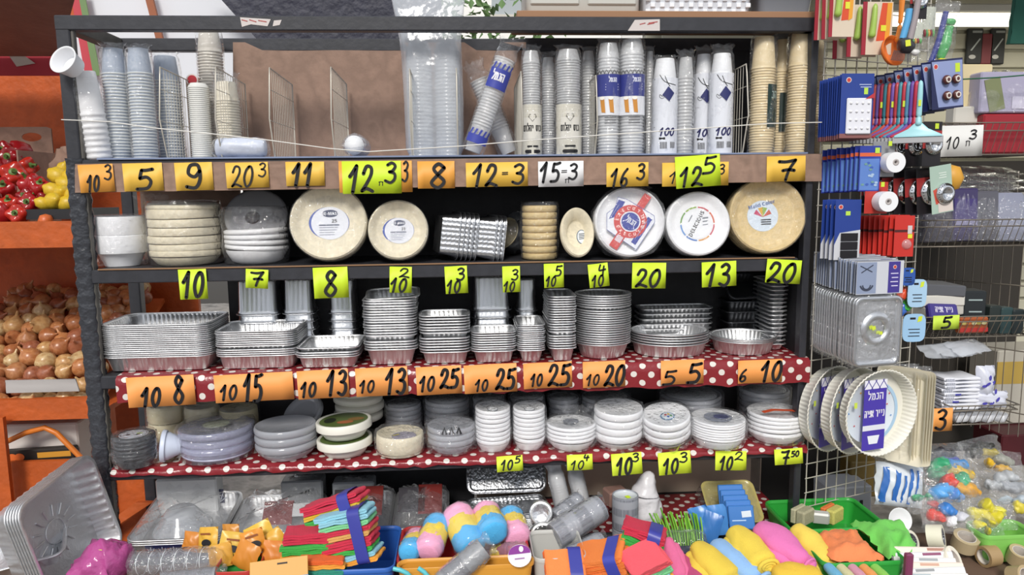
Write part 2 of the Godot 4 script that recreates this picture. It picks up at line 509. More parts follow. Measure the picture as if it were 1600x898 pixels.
# a cloth or board between a lower and an upper edge, with a gentle ripple and a thickness
func sheet_mesh(low: Array, high: Array, o: Vector3, t: float, n := 4, ripple := 0.0) -> ArrayMesh:
	var g := G.new()
	var nrm: Vector3 = (low[1] - low[0]).cross(high[0] - low[0]).normalized()
	var front := []
	var back := []
	for i in n + 1:
		var a := PackedVector3Array()
		var b := PackedVector3Array()
		for j in n + 1:
			var p: Vector3 = low[0].lerp(low[1], float(j) / n).lerp(high[0].lerp(high[1], float(j) / n), float(i) / n) - o
			p += nrm * ripple * noise.get_noise_3d(j * 37.0, i * 37.0, low[0].x * 100)
			a.append(p)
			b.append(p - nrm * t)
		front.append(a)
		back.append(b)
	g.loft(front, false)
	g.loft(back, false)
	for e in [[low[0], low[1]], [low[1], high[1]], [high[1], high[0]], [high[0], low[0]]]:
		g.quad(e[0] - o, e[1] - o, e[1] - o - nrm * t, e[0] - o - nrm * t)
	return g.done()

# ---------------------------------------------------------------- the rack
const XL := -1.324
const XR := 1.252
const ZB := -0.37
func rack() -> void:
	var r := thing("shelving_rack", "tall black steel shelving rack holding disposable tableware", "rack", Vector3(0, 0, 0))
	var w := 0.045
	for e in [[XL, 0.0, 0.045], [XL, ZB, 0.045], [XR - 0.026, 0.0, 0.026], [XR - 0.05, ZB, 0.05]]:
		part(r, "post", bx(Vector3(e[2], 2.288, 0.045), 0.004), M.steel, Vector3(e[0] + e[2] / 2, 1.144, e[1] - 0.0225))
	part(r, "post_lip", bx(Vector3(0.01, 1.9, 0.02), 0.002), M.steel_light, Vector3(XL + w + 0.005, 1.32, -0.015))
	for z in [0.002, ZB]:
		part(r, "top_beam", bx(Vector3(XR - XL, 0.047, 0.04), 0.003), M.steel, Vector3((XL + XR) / 2, 2.267, z - 0.02))
	for x in [XL + 0.03, XR - 0.03]:
		part(r, "side_beam", bx(Vector3(0.045, 0.045, -ZB), 0.003), M.steel_light, Vector3(x, 2.266, ZB / 2))
	# stretch film wound round the near left post: overlapping rough turns
	var g := G.new()
	var rs := []
	for i in 90:
		var y := 0.45 + i * 0.0155
		var e := 0.005 + 0.003 * (i % 3) / 2.0
		var ring := rr(w / 2 + e, 0.0225 + e, 0.012, y, 3, 2, 3)
		for k in ring.size():
			ring[k] += Vector3(noise.get_noise_3d(i * 40, k * 60, 0), noise.get_noise_3d(i * 35, k * 60, 90) * 0.6, noise.get_noise_3d(i * 40, k * 60, 400)) * 0.0035
		rs.append(ring)
	part(r, "film_wrapping", g.loft(rs).done(), M.post_wrap, Vector3(XL + w / 2, 0, -0.0225))
	# shelves
	for e in [[Y1, M.steel], [Y2, M.steel], [Y3 - 0.003, M.steel], [Y4 - 0.003, M.steel], [Y5, M.steel]]:
		part(r, "shelf_board", bx(Vector3(XR - XL - 2 * w - 0.006, 0.018, -ZB - 0.004), 0.002), M.panel_black, Vector3((XL + XR) / 2, e[0] - 0.009, ZB / 2))
		part(r, "shelf_beam", bx(Vector3(XR - XL - 2 * w, 0.045, 0.03), 0.003), e[1], Vector3((XL + XR) / 2, e[0] - 0.0245, -0.014))
	part(r, "shelf_liner", bx(Vector3(XR - XL - 0.13, 0.004, 0.35), 0.001), M.steel, Vector3(-0.03, Y2 + 0.0005, -0.18))
	part(r, "liner_edge", bx(Vector3(XR - XL - 0.13, 0.005, 0.006), 0.001), M.wood_edge, Vector3(-0.03, Y2 + 0.001, 0.001))
	var blue := part(r, "shelf_liner", bx(Vector3(XR - XL - 0.13, 0.006, 0.37), 0.001), flat("#7d8aa8", 0.4), Vector3(0, Y1 + 0.001, -0.176))
	blue.set_meta("label", "faded blue shelf liner")
	# backs
	part(r, "cardboard_back", sheet_mesh([at(364, 262, ZB), at(822, 262, ZB)], [at(364, 66, ZB), at(822, 66, ZB)], Vector3.ZERO, 0.006, 6, 0.006), M.cardboard)
	part(r, "back_panel", slab(at(822, 258, ZB), at(1290, 60, ZB) + Vector3(0, 0, -0.008)), M.panel_black)
	part(r, "back_panel", slab(Vector3(-0.86, Y2 - 0.03, ZB - 0.008), Vector3(XR, Y1 - 0.02, ZB)), M.panel_black)
	part(r, "cardboard_back", slab(Vector3(-1.25, Y2 - 0.03, ZB - 0.008), Vector3(-0.87, Y1 - 0.05, ZB)), M.cardboard)
	part(r, "back_panel", slab(Vector3(-0.94, Y3 - 0.03, ZB - 0.008), Vector3(XR, Y2 - 0.04, ZB)), M.panel_black)
	part(r, "back_panel", slab(Vector3(-1.25, Y4 - 0.03, ZB - 0.008), Vector3(XR, Y3 - 0.04, ZB)), M.panel_black)
	part(r, "back_panel", slab(Vector3(-0.72, Y5 - 0.03, ZB - 0.008), Vector3(0.02, Y4 - 0.04, ZB)), M.panel_black)
	part(r, "side_panel", slab(Vector3(XR - 0.01, Y3, ZB), Vector3(XR - 0.004, Y1, -0.05)), M.panel_black)
	part(r, "cardboard_back", slab(Vector3(0.03, Y5 - 0.03, ZB - 0.012), Vector3(XR, Y4 - 0.04, ZB)), flat("#b7a391", 0.8))
	# cardboard price strip, torn sticker remains on the top beam
	part(r, "cardboard_strip", sheet_mesh([at(117, 301, 0.012), at(1284, 283, 0.012)], [at(117, 256, 0.012), at(1284, 240, 0.012)], Vector3.ZERO, 0.008, 12, 0.003), M.cardboard)
	for e in [[375, 27, 423, 30, 418, 41, 392, 38, 378, 42], [428, 32, 440, 31, 437, 39, 426, 41], [992, 31, 1031, 30, 1031, 48, 981, 48]]:
		var q := G.new()
		var pts := []
		for k in e.size() / 2: pts.append(at(e[2 * k], e[2 * k + 1], 0.0035))
		for k in range(1, pts.size() - 1): q.tri(pts[0], pts[k], pts[k + 1])
		part(r, "torn_sticker", q.done(), flat("#cfc7c4", 0.6))
	var red := G.new()
	for e in [[378, 31, 386, 33], [390, 31, 400, 34], [404, 32, 416, 34], [1000, 38, 1008, 36], [1012, 38, 1022, 36], [1014, 36, 1027, 34]]:
		var a := at(e[0], e[1], 0.0042)
		var b := at(e[2], e[3], 0.0042)
		stroke(red, PackedVector2Array([Vector2(a.x, a.y), Vector2(b.x, b.y)]), 0.0016, 0.0042)
	part(r, "sticker_print", red.done(), flat("#b0524f"))
	# dotted oilcloths
	oilcloth("dotted oilcloth covering the shelf of foil trays, red with white dots", Y3, [180, 592], [1266, 566], 634, 600)
	oilcloth("dotted oilcloth covering the shelf of wrapped bowls, red with white dots", Y4, [172, 731], [1262, 694], 744, 706)
func oilcloth(label: String, y: float, l: Array, r: Array, dl: float, dr: float) -> void:
	var g := G.new()
	var rs := []
	var x0 := at(l[0], l[1], 0.02).x
	var x1 := at(r[0], r[1], 0.02).x
	var drop := at(l[0], l[1], 0.02).y - at(l[0], dl, 0.02).y
	var n := 90
	for e in [[-0.35, 0.0], [-0.2, 0.0], [-0.03, 0.0], [0.006, -0.002], [0.02, -0.012], [0.022, -0.4], [0.02, -1.0]]:
		var p := PackedVector3Array()
		for k in n + 1:
			var x := lerpf(x0, x1, float(k) / n)
			var f: float = clampf(-e[1], 0.0, 1.0)
			var yy: float = y + (e[1] if e[1] > -0.1 else e[1] * drop)
			var wv := 0.008 * noise.get_noise_2d(x * 900, y * 500) * f
			p.append(Vector3(x, yy + (0.012 * noise.get_noise_2d(x * 700, 300) * f), e[0] + wv))
		rs.append(p)
	# printed dots keep their size: texture coordinates follow the cloth in metres
	var sc := 1.0 / 0.065
	var len := 0.0
	for i in rs.size() - 1:
		var step: float = rs[i][0].distance_to(rs[i + 1][0])
		g.st.set_smooth_group(i if i < 3 else 3)
		for k in n:
			var uv := [Vector2(rs[i][k].x, len) * sc, Vector2(rs[i][k + 1].x, len) * sc, Vector2(rs[i + 1][k + 1].x, len + step) * sc, Vector2(rs[i + 1][k].x, len + step) * sc]
			g.v(rs[i][k], uv[0]); g.v(rs[i][k + 1], uv[1]); g.v(rs[i + 1][k + 1], uv[2])
			g.v(rs[i][k], uv[0]); g.v(rs[i + 1][k + 1], uv[2]); g.v(rs[i + 1][k], uv[3])
		len += step
	var m := g.done()
	solo("oilcloth", label, "oilcloth", m, M.dots)

# ---------------------------------------------------------------- price tags
# corner pixels x0 y0 x1 y1, plane z, lean in degrees, colour, then [figure, left, top, right, bottom] in pixels
func price(label: String, q: Array, z: float, hex: String, figs: Array, group: String, lean := 0.0, rollx := 0.0, pen := 0.1) -> Node3D:
	var c := at((q[0] + q[2]) / 2.0, (q[1] + q[3]) / 2.0, z)
	var a := at(q[0], q[1], z)
	var d := at(q[2], q[3], z)
	var b := eul(rollx, 0, lean)
	var o := thing("price_tag", label, "price tag", c, b, group)
	var h := Vector2((d.x - a.x) / 2, (a.y - d.y) / 2)
	var bend := 0.0015
	var rs := []
	for k in 7:
		var x := lerpf(-h.x, h.x, k / 6.0)
		var zz := bend * sin(k * 1.3 + c.x * 9)
		rs.append(PackedVector3Array([Vector3(x, h.y, zz), Vector3(x, -h.y, zz), Vector3(x, -h.y, zz - 0.0006), Vector3(x, h.y, zz - 0.0006)]))
	part(o, "paper", G.new().loft(rs, true, true, true).done(), flat(hex, 0.55))
	for f in figs:
		var p := at(f[1], f[2], z) - c
		var e := at(f[3], f[4], z) - c
		var g := G.new()
		var fh := p.y - e.y
		scribe(g, f[0], Vector2(p.x, p.y), e.x - p.x, fh, clampf(fh * pen * 0.5, 0.0014 if f[0] in ["=", "n"] else 0.0027, 0.0058), bend + 0.0006, 0.08)
		part(o, "figure", g.done(), M.ink)
	return o
func price_tags() -> void:
	var Yl := "#e9bb4a"
	var Or := "#e8a244"
	var Ne := "#cdea2e"
	var Og := "#f2a055"
	var z := 0.018
	var g1 := "price tags on the cardboard strip"
	price("orange price tag reading 10 3 beside the wrapped post", [122, 257, 180, 300], z, Or, [["10", 134, 274, 157, 299], ["3", 161, 258, 178, 281]], g1, 2, 0, 0.13)
	price("yellow price tag reading 5 below the tweed-pattern cups", [191, 255, 256, 298], z, Yl, [["5", 209, 264, 243, 296]], g1, 1, 0, 0.16)
	price("yellow price tag reading 9 below the stack of thin white rims", [272, 254, 334, 297], z, Yl, [["9", 286, 257, 320, 295]], g1, 1, 0, 0.16)
	price("yellow price tag reading 20 3 below the white bag lying down", [352, 254, 421, 293], z, Yl, [["20", 360, 259, 398, 292], ["3", 402, 255, 419, 276]], g1, 1)
	price("yellow price tag reading 11 below the empty bay", [446, 253, 508, 290], z, Yl, [["11", 454, 256, 492, 290]], g1, 0, 0, 0.16)
	price("orange price tag half hidden behind the neon 12 3 tag", [529, 252, 645, 300], z, Or, [["3", 627, 252, 640, 283]], g1)
	price("neon yellow price tag reading 12 3 on the cardboard strip", [534, 252, 628, 302], z + 0.005, Ne, [["12", 542, 259, 586, 300], ["3", 599, 254, 623, 285], ["n", 591, 283, 600, 290]], g1, 0, 0, 0.14)
	price("orange price tag reading 8 below the tall bag of clear cups", [652, 252, 711, 294], z, Or, [["8", 668, 256, 703, 293]], g1, 0, 0, 0.15)
	price("yellow price tag reading 12=3 below the crossed cup rolls", [728, 254, 825, 291], z, Yl, [["12", 736, 257, 779, 291], ["=", 783, 266, 795, 276], ["3", 798, 257, 823, 287]], g1, 0.5, 0, 0.14)
	price("white rounded price tag reading 15=3 on the cardboard strip", [841, 252, 912, 291], z, "#e9e9ea", [["15", 842, 254, 876, 284], ["=", 876, 263, 887, 273], ["3", 887, 256, 905, 280], ["n", 882, 279, 890, 286]], g1, 0.5, 0, 0.14)
	price("yellow price tag reading 16 3 below the beer mug cups", [948, 254, 1013, 291], z, Yl, [["16", 953, 264, 983, 291], ["3", 994, 256, 1010, 280]], g1, 0.5, 0, 0.14)
	price("yellow price tag half hidden behind the tilted neon 12 5 tag", [1035, 254, 1138, 290], z, Yl, [["1", 1044, 268, 1060, 286], ["3", 1122, 257, 1134, 272]], g1, 0.5)
	price("tilted neon yellow price tag reading 12 5 on the cardboard strip", [1056, 243, 1125, 292], z + 0.006, Ne, [["12", 1060, 261, 1098, 290], ["5", 1096, 246, 1121, 272]], g1, 4, 0, 0.15)
	price("yellow price tag reading 7 below the beige cups", [1199, 244, 1258, 283], z, Yl, [["7", 1212, 249, 1246, 281]], g1, 1, 0, 0.15)
	var g2 := "neon price tags under the shelf of plates"
	z = 0.012
	for e in [["10", [278, 421, 325, 467], [["10", 282, 425, 321, 464]], 1.0, "under the cream bowls"], ["7", [383, 421, 420, 450], [["7", 388, 424, 415, 446]], -4.0, "under the grey lidded bowls"], ["8", [489, 418, 545, 465], [["8", 503, 424, 532, 462]], 1.0, "under the large oval-label plates"], ["10 2", [608, 417, 644, 457], [["2", 622, 419, 641, 433], ["10", 609, 435, 637, 456]], -2.0, "under the medium cream plates"], ["10 3", [695, 416, 731, 458], [["3", 712, 419, 729, 437], ["10", 697, 438, 720, 457]], 2.0, "under the silver loaf trays"], ["10 3", [785, 416, 813, 456], [["3", 798, 421, 812, 437], ["10", 786, 440, 805, 455]], 1.0, "under the small stacked cream bowls"], ["10 5", [850, 412, 881, 449], [["5", 866, 415, 879, 431], ["10", 852, 432, 869, 447]], 1.0, "over the tall narrow loaf pans"], ["10 4", [920, 412, 951, 448], [["4", 934, 414, 949, 430], ["10", 923, 430, 943, 447]], 6.0, "over the round cake pans"], ["20", [988, 411, 1040, 450], [["20", 993, 421, 1033, 448]], -1.0, "under the plates with the red ribbon print"], ["13", [1097, 409, 1150, 447], [["13", 1101, 413, 1143, 446]], 2.0, ""], ["20", [1198, 406, 1251, 442], [["20", 1200, 411, 1244, 441]], -4.0, "under the yellowish plates"]]:
		var more: String = e[4] if e[4] else "hanging from the black shelf edge"
		price("neon yellow tag reading %s %s" % [e[0], more], e[1], z, Ne, e[2], g2, e[3], 0, 0.16)
	var g3 := "orange price tags on the dotted oilcloth"
	z = 0.034
	for e in [["10 8", [197, 589, 306, 633], [["10", 218, 606, 253, 634], ["8", 268, 588, 292, 630]], 1.5, "below the largest foil trays"], ["10 15", [334, 585, 460, 625], [["10", 342, 601, 372, 623], ["15", 378, 585, 412, 627]], 1.5, "below the second tray stack"], ["10 13", [464, 579, 546, 621], [["10", 468, 597, 495, 619], ["13", 508, 580, 545, 617]], 1.5, "below the square foil pans"], ["10 13", [555, 575, 638, 617], [["10", 560, 594, 586, 612], ["13", 600, 577, 637, 615]], 1.5, "below the tallest square foil stack"], ["10 25", [650, 573, 722, 615], [["10", 654, 588, 680, 610], ["25", 687, 577, 718, 606]], 1.5, "below the oblong foil pans"], ["10 25", [725, 570, 808, 612], [["10", 741, 593, 763, 610], ["25", 774, 577, 806, 608]], 1.5, "below the small square foil pans"], ["10 25", [818, 567, 894, 605], [["10", 828, 584, 848, 602], ["25", 856, 570, 892, 602]], 1.5, "below the narrow loaf pans"], ["10 20", [911, 565, 977, 604], [["10", 915, 585, 937, 601], ["20", 944, 571, 977, 602]], 1.0, "below the round cake pans"], ["5 5", [1033, 563, 1099, 599], [["5", 1033, 579, 1058, 600], ["5", 1072, 568, 1097, 598]], 1.0, "below the wide oval dishes"], ["6 10", [1154, 563, 1222, 597], [["6", 1154, 577, 1168, 595], ["10", 1188, 565, 1222, 595]], 1.0, "below the round pie dishes"]]:
		price("orange tag reading %s %s" % [e[0], e[4] if e[4] else "on the red dotted oilcloth"], e[1], z, Og, e[2], g3, e[3], 0, 0.17)
	var g4 := "neon price tags on the edge of the bowl shelf"
	z = 0.036
	for e in [["10 5", [776, 713, 817, 735], [["10", 782, 719, 802, 733], ["5", 804, 713, 814, 723]], 2.0, "below the small bowl towers"], ["10 4", [886, 711, 926, 733], [["10", 891, 720, 913, 732], ["4", 911, 711, 922, 719]], 1.0, "below the flat bowls in the crumpled bag"], ["10 3", [956, 709, 1003, 740], [["10", 962, 716, 988, 740], ["3", 987, 709, 1001, 721]], 3.0, "below the deep white bowls"], ["10 3", [1029, 707, 1079, 739], [["10", 1035, 717, 1060, 738], ["3", 1061, 708, 1077, 722]], 3.0, "below the white bowls with a coloured label"], ["10 2", [1118, 706, 1166, 733], [["10", 1124, 714, 1145, 733], ["2", 1147, 706, 1162, 718]], -2.0, "below the flat white plates"], ["7 50", [1211, 702, 1254, 724], [["7", 1220, 704, 1234, 724], ["50", 1236, 705, 1249, 713]], 2.0, "below the ribboned bowls"]]:
		price("neon tag reading %s %s" % [e[0], e[4] if e[4] else "on the edge of the bowl shelf"], e[1], z, "#d6ea3a", e[2], g4, e[3], -8, 0.17)

# ---------------------------------------------------------------- foil trays
# one pressed tray: half width, half depth at the rim, corner radius (or < 0 oval), height
func tray_mesh(w: float, d: float, r: float, h: float, flute := 0.0012, lip := 0.007, taper := 0.012, dense := 0.0042) -> ArrayMesh:
	var g := G.new()
	var nx := maxi(2, int(2 * (w - r) / dense)) if r >= 0 else 1
	var nz := maxi(2, int(2 * (d - r) / dense)) if r >= 0 else 1
	var nc := 6 if r >= 0 else int(TAU * w / dense / 4)
	var rs := []
	for e in [[-taper, 0.0, 0.0], [-taper, 0.0, 0.0], [-taper * 0.9, 0.004, 1.0], [-0.003, h * 0.86, 1.0], [0.0, h * 0.9, 0.0], [0.0, h - 0.002, 0.0], [0.0, h, 0.0], [0.0, h, 0.0], [lip, h, 0.0], [lip + 0.0014, h - 0.0016, 0.0], [lip + 0.001, h - 0.0042, 0.0], [lip - 0.0012, h - 0.0046, 0.0]]:
		var rad: float = r + (e[0] if e[0] < 0 else e[0]) if r >= 0 else r
		rs.append(rr(w + e[0], d + e[0], maxf(rad, 0.004) if r >= 0 else r, e[1], nx, nz, nc, flute * e[2]))
	g.loft(rs, true, true)
	return g.done()
func stack(called: String, label: String, group: String, mesh: Mesh, base: Vector3, n: int, pitch: float, m: Material, b := Basis.IDENTITY, gaps := {}, cat := "foil tray") -> void:
	var y := 0.0
	for k in n:
		var j := Vector3(rng.randfn(0, 0.0012), 0, rng.randfn(0, 0.0015))
		y += gaps.get(k, 0.0)
		solo(called, label, cat, mesh, m, base + b * (Vector3(0, y, 0) + j), b * Basis(Vector3.UP, rng.randfn(0, 0.006)), group)
		y += pitch
# front left and right pixel of the rim, base pixel row, front z; real depth of the tray
func tray_stack(label: String, x0: float, x1: float, yrim: float, z: float, depth: float, r: float, h: float, n: int, gaps := {}, called := "foil_tray", y := Y3 + 0.004) -> void:
	var a := at(x0, yrim, z)
	var b := at(x1, yrim, z)
	var w := (b.x - a.x) / 2 - 0.008
	var d := depth / 2 - 0.008
	var round := r < 0
	var mesh := tray_mesh(w, d, -1.0 if round else r, h, 0.0014, 0.007, 0.02 if h > 0.05 else 0.014)
	var gp := 0.0
	for k in gaps: gp += gaps[k]
	var pitch := ((a.y + b.y) / 2 - y - h - gp) / maxf(1, n - 1)
	stack(called, label, "stack: " + label, mesh, Vector3((a.x + b.x) / 2, y, z - depth / 2), n, pitch, M.foil, Basis.IDENTITY, gaps)
func foil_stacks() -> void:
	tray_stack("largest rectangular foil roasting tray in the stack beside the wrapped post", 148, 325, 507, -0.012, 0.27, 0.04, 0.055, 17)
	tray_stack("rectangular foil tray stacked next to the largest foil trays", 330, 461, 517, -0.012, 0.24, 0.035, 0.05, 12, {4: 0.006})
	tray_stack("shallow square foil pan in a low stack of four", 459, 560, 543, 0.0, 0.24, 0.03, 0.042, 4, {3: 0.008})
	tray_stack("square foil pan in the tallest square stack", 564, 650, 469, -0.015, 0.17, 0.03, 0.06, 18, {4: 0.012})
	tray_stack("oblong foil pan stacked between the tallest stack and the small square pans", 653, 734, 493, -0.015, 0.15, 0.03, 0.045, 13, {6: 0.01})
	tray_stack("small square foil pan below the standing foil sheets", 736, 808, 519, -0.01, 0.16, 0.03, 0.045, 9)
	tray_stack("short stack of narrow foil loaf pan", 808, 853, 508, -0.01, 0.22, 0.022, 0.045, 13)
	tray_stack("tall stack of narrow foil loaf pan", 857, 902, 463, -0.01, 0.22, 0.022, 0.05, 21, {6: 0.006})
	tray_stack("round foil cake pan in the tall round stack", 904, 995, 462, -0.01, 0.2, -1, 0.055, 22, {16: 0.005})
	tray_stack("wide oval foil dish in a stack of five", 998, 1124, 524, -0.005, 0.26, -1, 0.048, 5)
	tray_stack("round foil pie dish in a stack of three at the end of the shelf", 1128, 1231, 531, -0.01, 0.24, -1, 0.05, 3)
	# upended top tray on the tallest square stack
	var a := at(566, 452, -0.03)
	var top := tray_mesh(0.09, 0.075, 0.03, 0.05)
	solo("foil_tray", "foil pan tipped on top of the tallest square stack", "foil tray", top, M.foil, Vector3((at(564, 460, -0.03).x + at(650, 460, -0.03).x) / 2 + 0.01, at(600, 468, -0.02).y - 0.035, -0.105), eul(6, 4, 2))
	# deep trays stacked upside down at the back
	for e in [[366, 440, 440, 492, 0.02, "deep foil tray stacked upside down behind the second tray stack"], [438, 496, 438, 508, 0.03, "deep foil tray stacked upside down behind the square pans, first of two"], [510, 562, 438, 510, 0.03, "deep foil tray stacked upside down behind the square pans, second of two"], [735, 800, 434, 508, 0.035, "deep foil tray stacked upside down behind the small square pans"], [804, 842, 437, 500, 0.03, "deep foil tray stacked upside down behind the narrow loaf pans"]]:
		var p := at(e[0], e[2], -0.26)
		var q := at(e[1], e[3], -0.26)
		var w: float = (q.x - p.x) / 2 - 0.008
		var h: float = p.y - Y3 - 0.004
		var mesh := tray_mesh(w, 0.055, 0.026, h * 0.45, 0.0003, 0.006, 0.008)
		for k in 6: solo("deep_foil_tray", e[5], "foil tray", mesh, M.foil_smooth, Vector3((p.x + q.x) / 2, Y3 + 0.004 + h * 0.45 + k * h * 0.11, -0.29), eul(180), "upturned trays: " + e[5])
	# dark oven trays and a fluted pan behind the oval dishes
	tray_stack("rectangular fluted foil tray behind the oval dishes", 1000, 1118, 482, -0.215, 0.13, 0.03, 0.05, 6)
	var dark := mat(col("#4a4c50"), 0.35, 0.8)
	var dm := tray_mesh(0.11, 0.055, 0.02, 0.045)
	for k in 4:
		solo("dark_tray", "dark oven tray stacked behind the round pie dishes", "oven tray", dm, dark, Vector3(at(1172, 500, -0.29).x, Y3 + 0.004 + 0.042 * k, -0.3), eul(0, 0, 0), "dark oven trays")
	solo("dark_tray", "dark oven tray tilted on top of the dark tray stack", "oven tray", dm, dark, Vector3(at(1172, 470, -0.27).x, Y3 + 0.21, -0.29), eul(50, 8, 0))
	var sm := tray_mesh(0.028, 0.09, 0.012, 0.025)
	stack("foil_tray", "narrow foil tray in the column beside the hanging burner liners", "foil trays at the shelf end", sm, Vector3(1.19, Y3 + 0.004, -0.2), 16, 0.016, M.foil)

# ---------------------------------------------------------------- drawing flat print, wrapping it round cylinders
func bend(src: Mesh, r: float) -> ArrayMesh:                        # a flat drawing in xy laid round a vertical cylinder of radius r, facing +z
	var out := ArrayMesh.new()
	for s in src.get_surface_count():
		var a := src.surface_get_arrays(s)
		var v: PackedVector3Array = a[Mesh.ARRAY_VERTEX]
		var nn := PackedVector3Array()
		for i in v.size():
			var t := v[i].x / r
			v[i] = Vector3(sin(t) * (r + v[i].z), v[i].y, cos(t) * (r + v[i].z))
			nn.append(Vector3(sin(t), 0, cos(t)))
		for i in range(0, v.size() - 2, 3):                          # every triangle faces outward
			if (v[i + 2] - v[i]).cross(v[i + 1] - v[i]).dot(nn[i]) < 0:
				var sw := v[i + 1]; v[i + 1] = v[i + 2]; v[i + 2] = sw
				sw = nn[i + 1]; nn[i + 1] = nn[i + 2]; nn[i + 2] = sw
		a[Mesh.ARRAY_VERTEX] = v
		a[Mesh.ARRAY_NORMAL] = nn
		a[Mesh.ARRAY_TANGENT] = null
		out.add_surface_from_arrays(Mesh.PRIMITIVE_TRIANGLES, a)
	return out
func patch(g: G, x0: float, y0: float, x1: float, y1: float, z := 0.0, n := 8) -> G:
	for k in n:
		var a := lerpf(x0, x1, float(k) / n)
		var b := lerpf(x0, x1, float(k + 1) / n)
		g.quad(Vector3(a, y1, z), Vector3(b, y1, z), Vector3(b, y0, z), Vector3(a, y0, z))
	return g
func fan(g: G, pts: Array, z := 0.0) -> G:
	var c := Vector2.ZERO
	for p in pts: c += p
	c /= pts.size()
	for k in pts.size():
		var p: Vector2 = pts[k]
		var q: Vector2 = pts[(k + 1) % pts.size()]
		g.tri(Vector3(c.x, c.y, z), Vector3(q.x, q.y, z), Vector3(p.x, p.y, z))
	return g
func ell(cx: float, cy: float, rx: float, ry: float, n := 24) -> Array:
	var p := []
	for k in n: p.append(Vector2(cx + cos(TAU * k / n) * rx, cy + sin(TAU * k / n) * ry))
	return p
func band(g: G, c: Vector2, r0: float, r1: float, a0: float, a1: float, z := 0.0, n := 24) -> G:
	for k in n:
		var t := deg_to_rad(lerpf(a0, a1, float(k) / n))
		var u := deg_to_rad(lerpf(a0, a1, float(k + 1) / n))
		var e := [c + Vector2(cos(t), sin(t)) * r0, c + Vector2(cos(u), sin(u)) * r0, c + Vector2(cos(u), sin(u)) * r1, c + Vector2(cos(t), sin(t)) * r1]
		g.quad(Vector3(e[0].x, e[0].y, z), Vector3(e[1].x, e[1].y, z), Vector3(e[2].x, e[2].y, z), Vector3(e[3].x, e[3].y, z))
	return g
func rect(x0: float, y0: float, x1: float, y1: float) -> Array:
	return [Vector2(x0, y0), Vector2(x1, y0), Vector2(x1, y1), Vector2(x0, y1)]

# ---------------------------------------------------------------- cups
func cups_mesh(r: float, h: float, pitch: float, solid: float, inverted := true, lipw := 0.93) -> ArrayMesh:
	var p := []
	var n := int((h - solid) / pitch)
	if inverted:
		p = [[0.0, 0.0], [r * lipw, 0.0]]
		if n == 0: p += [[r * lipw, h - solid]]
		for k in n:
			var y := k * pitch
			p += [[r * lipw, y], [r, y + pitch * 0.12], [r, y + pitch * 0.45], [r * lipw, y + pitch * 0.6]]
		var y0 := maxf(n * pitch, h - solid)
		p += [[r * lipw, y0], [r * lipw, y0], [r * 0.76, h - 0.004], [r * 0.73, h], [r * 0.73, h], [r * 0.68, h - 0.004], [0.0, h - 0.004]]
	else:
		p = [[0.0, 0.004], [r * 0.7, 0.004], [r * 0.7, 0.0], [r * 0.74, 0.0], [r * 0.74, 0.0], [r * lipw, solid], [r * lipw, solid]]
		for k in n:
			var y := solid + k * pitch
			p += [[r * lipw, y], [r * lipw, y + pitch * 0.4], [r, y + pitch * 0.55], [r, y + pitch * 0.88]]
		var y1 := solid + n * pitch
		p += [[r * lipw, y1], [r * 0.9, y1], [r * 0.9, y1], [r * 0.72, y1 - 0.07], [0.0, y1 - 0.07]]
	return rev(p, 24)
# plastic bag round an upright roll: snug sides, gathered top
func sleeve(r: float, h: float, top := 0.035, crush := 0.25, seedv := 0) -> ArrayMesh:
	var rs := []
	for e in [[0.5, -0.001, 1.0], [1.0, 0.0, 1.0], [1.03, h * 0.12, 1.0], [1.02, h * 0.3, 1.0], [1.04, h * 0.5, 1.0], [1.02, h * 0.7, 1.0], [1.03, h * 0.88, 1.0], [0.95, h * 0.99, 0.95], [0.8, h + top * 0.3, crush * 1.6], [0.95, h + top * 0.75, crush], [1.1, h + top, crush * 0.7]]:
		var p := PackedVector3Array()
		for k in 28:
			var a := TAU * k / 28
			var w := 0.0022 * noise.get_noise_3d(cos(a) * 90 + seedv * 31, e[1] * 1500, sin(a) * 90) * 2.0
			var tp := 1.0 + (0.5 * noise.get_noise_2d(k * 40 + seedv * 17, 9) if e[1] > h else 0.0)
			p.append(Vector3(cos(a) * (r * e[0] + w + 0.002), maxf(-0.0005, h + (e[1] - h) * tp if e[1] > h else e[1]), sin(a) * (r * e[0] * e[2] + w + 0.002)))
		rs.append(p)
	return G.new().loft(rs).done()
# a wrapped roll of cups standing on the top shelf: left, right and top pixel, plane z
func roll(label: String, x0: float, x1: float, ytop: float, z: float, m: Material, pitch: float, solid: float, inverted: bool, lean := 0.0, leanx := 0.0, group := "", wrap := true, called := "cup_roll", wrap_mat: Material = null) -> Node3D:
	var ym := (ytop + 245.0) / 2
	var r := span(x0, x1, ym, z) / 2 - 0.002
	var c := at((x0 + x1) / 2, 240, z)
	var h := at((x0 + x1) / 2, ytop, z).y - Y1 - 0.006
	var o := thing(called, label, "cups", Vector3(c.x, Y1 + 0.005, z), eul(leanx, 0, lean), group)
	o.set_meta("r", r)
	o.set_meta("h", h)
	part(o, "cup_stack", cups_mesh(r, h, pitch, solid, inverted), m)
	if wrap: part(o, "plastic_sleeve", sleeve(r + 0.0015, h, rng.randf_range(0.012, 0.035), 0.3, names.size() + int(x0)), wrap_mat if wrap_mat else M.film)
	return o
func printed(o: Node3D, g: G, m: Material, called := "print") -> void:
	part(o, called, bend(g.done(), o.get_meta("r") + 0.0045), m)
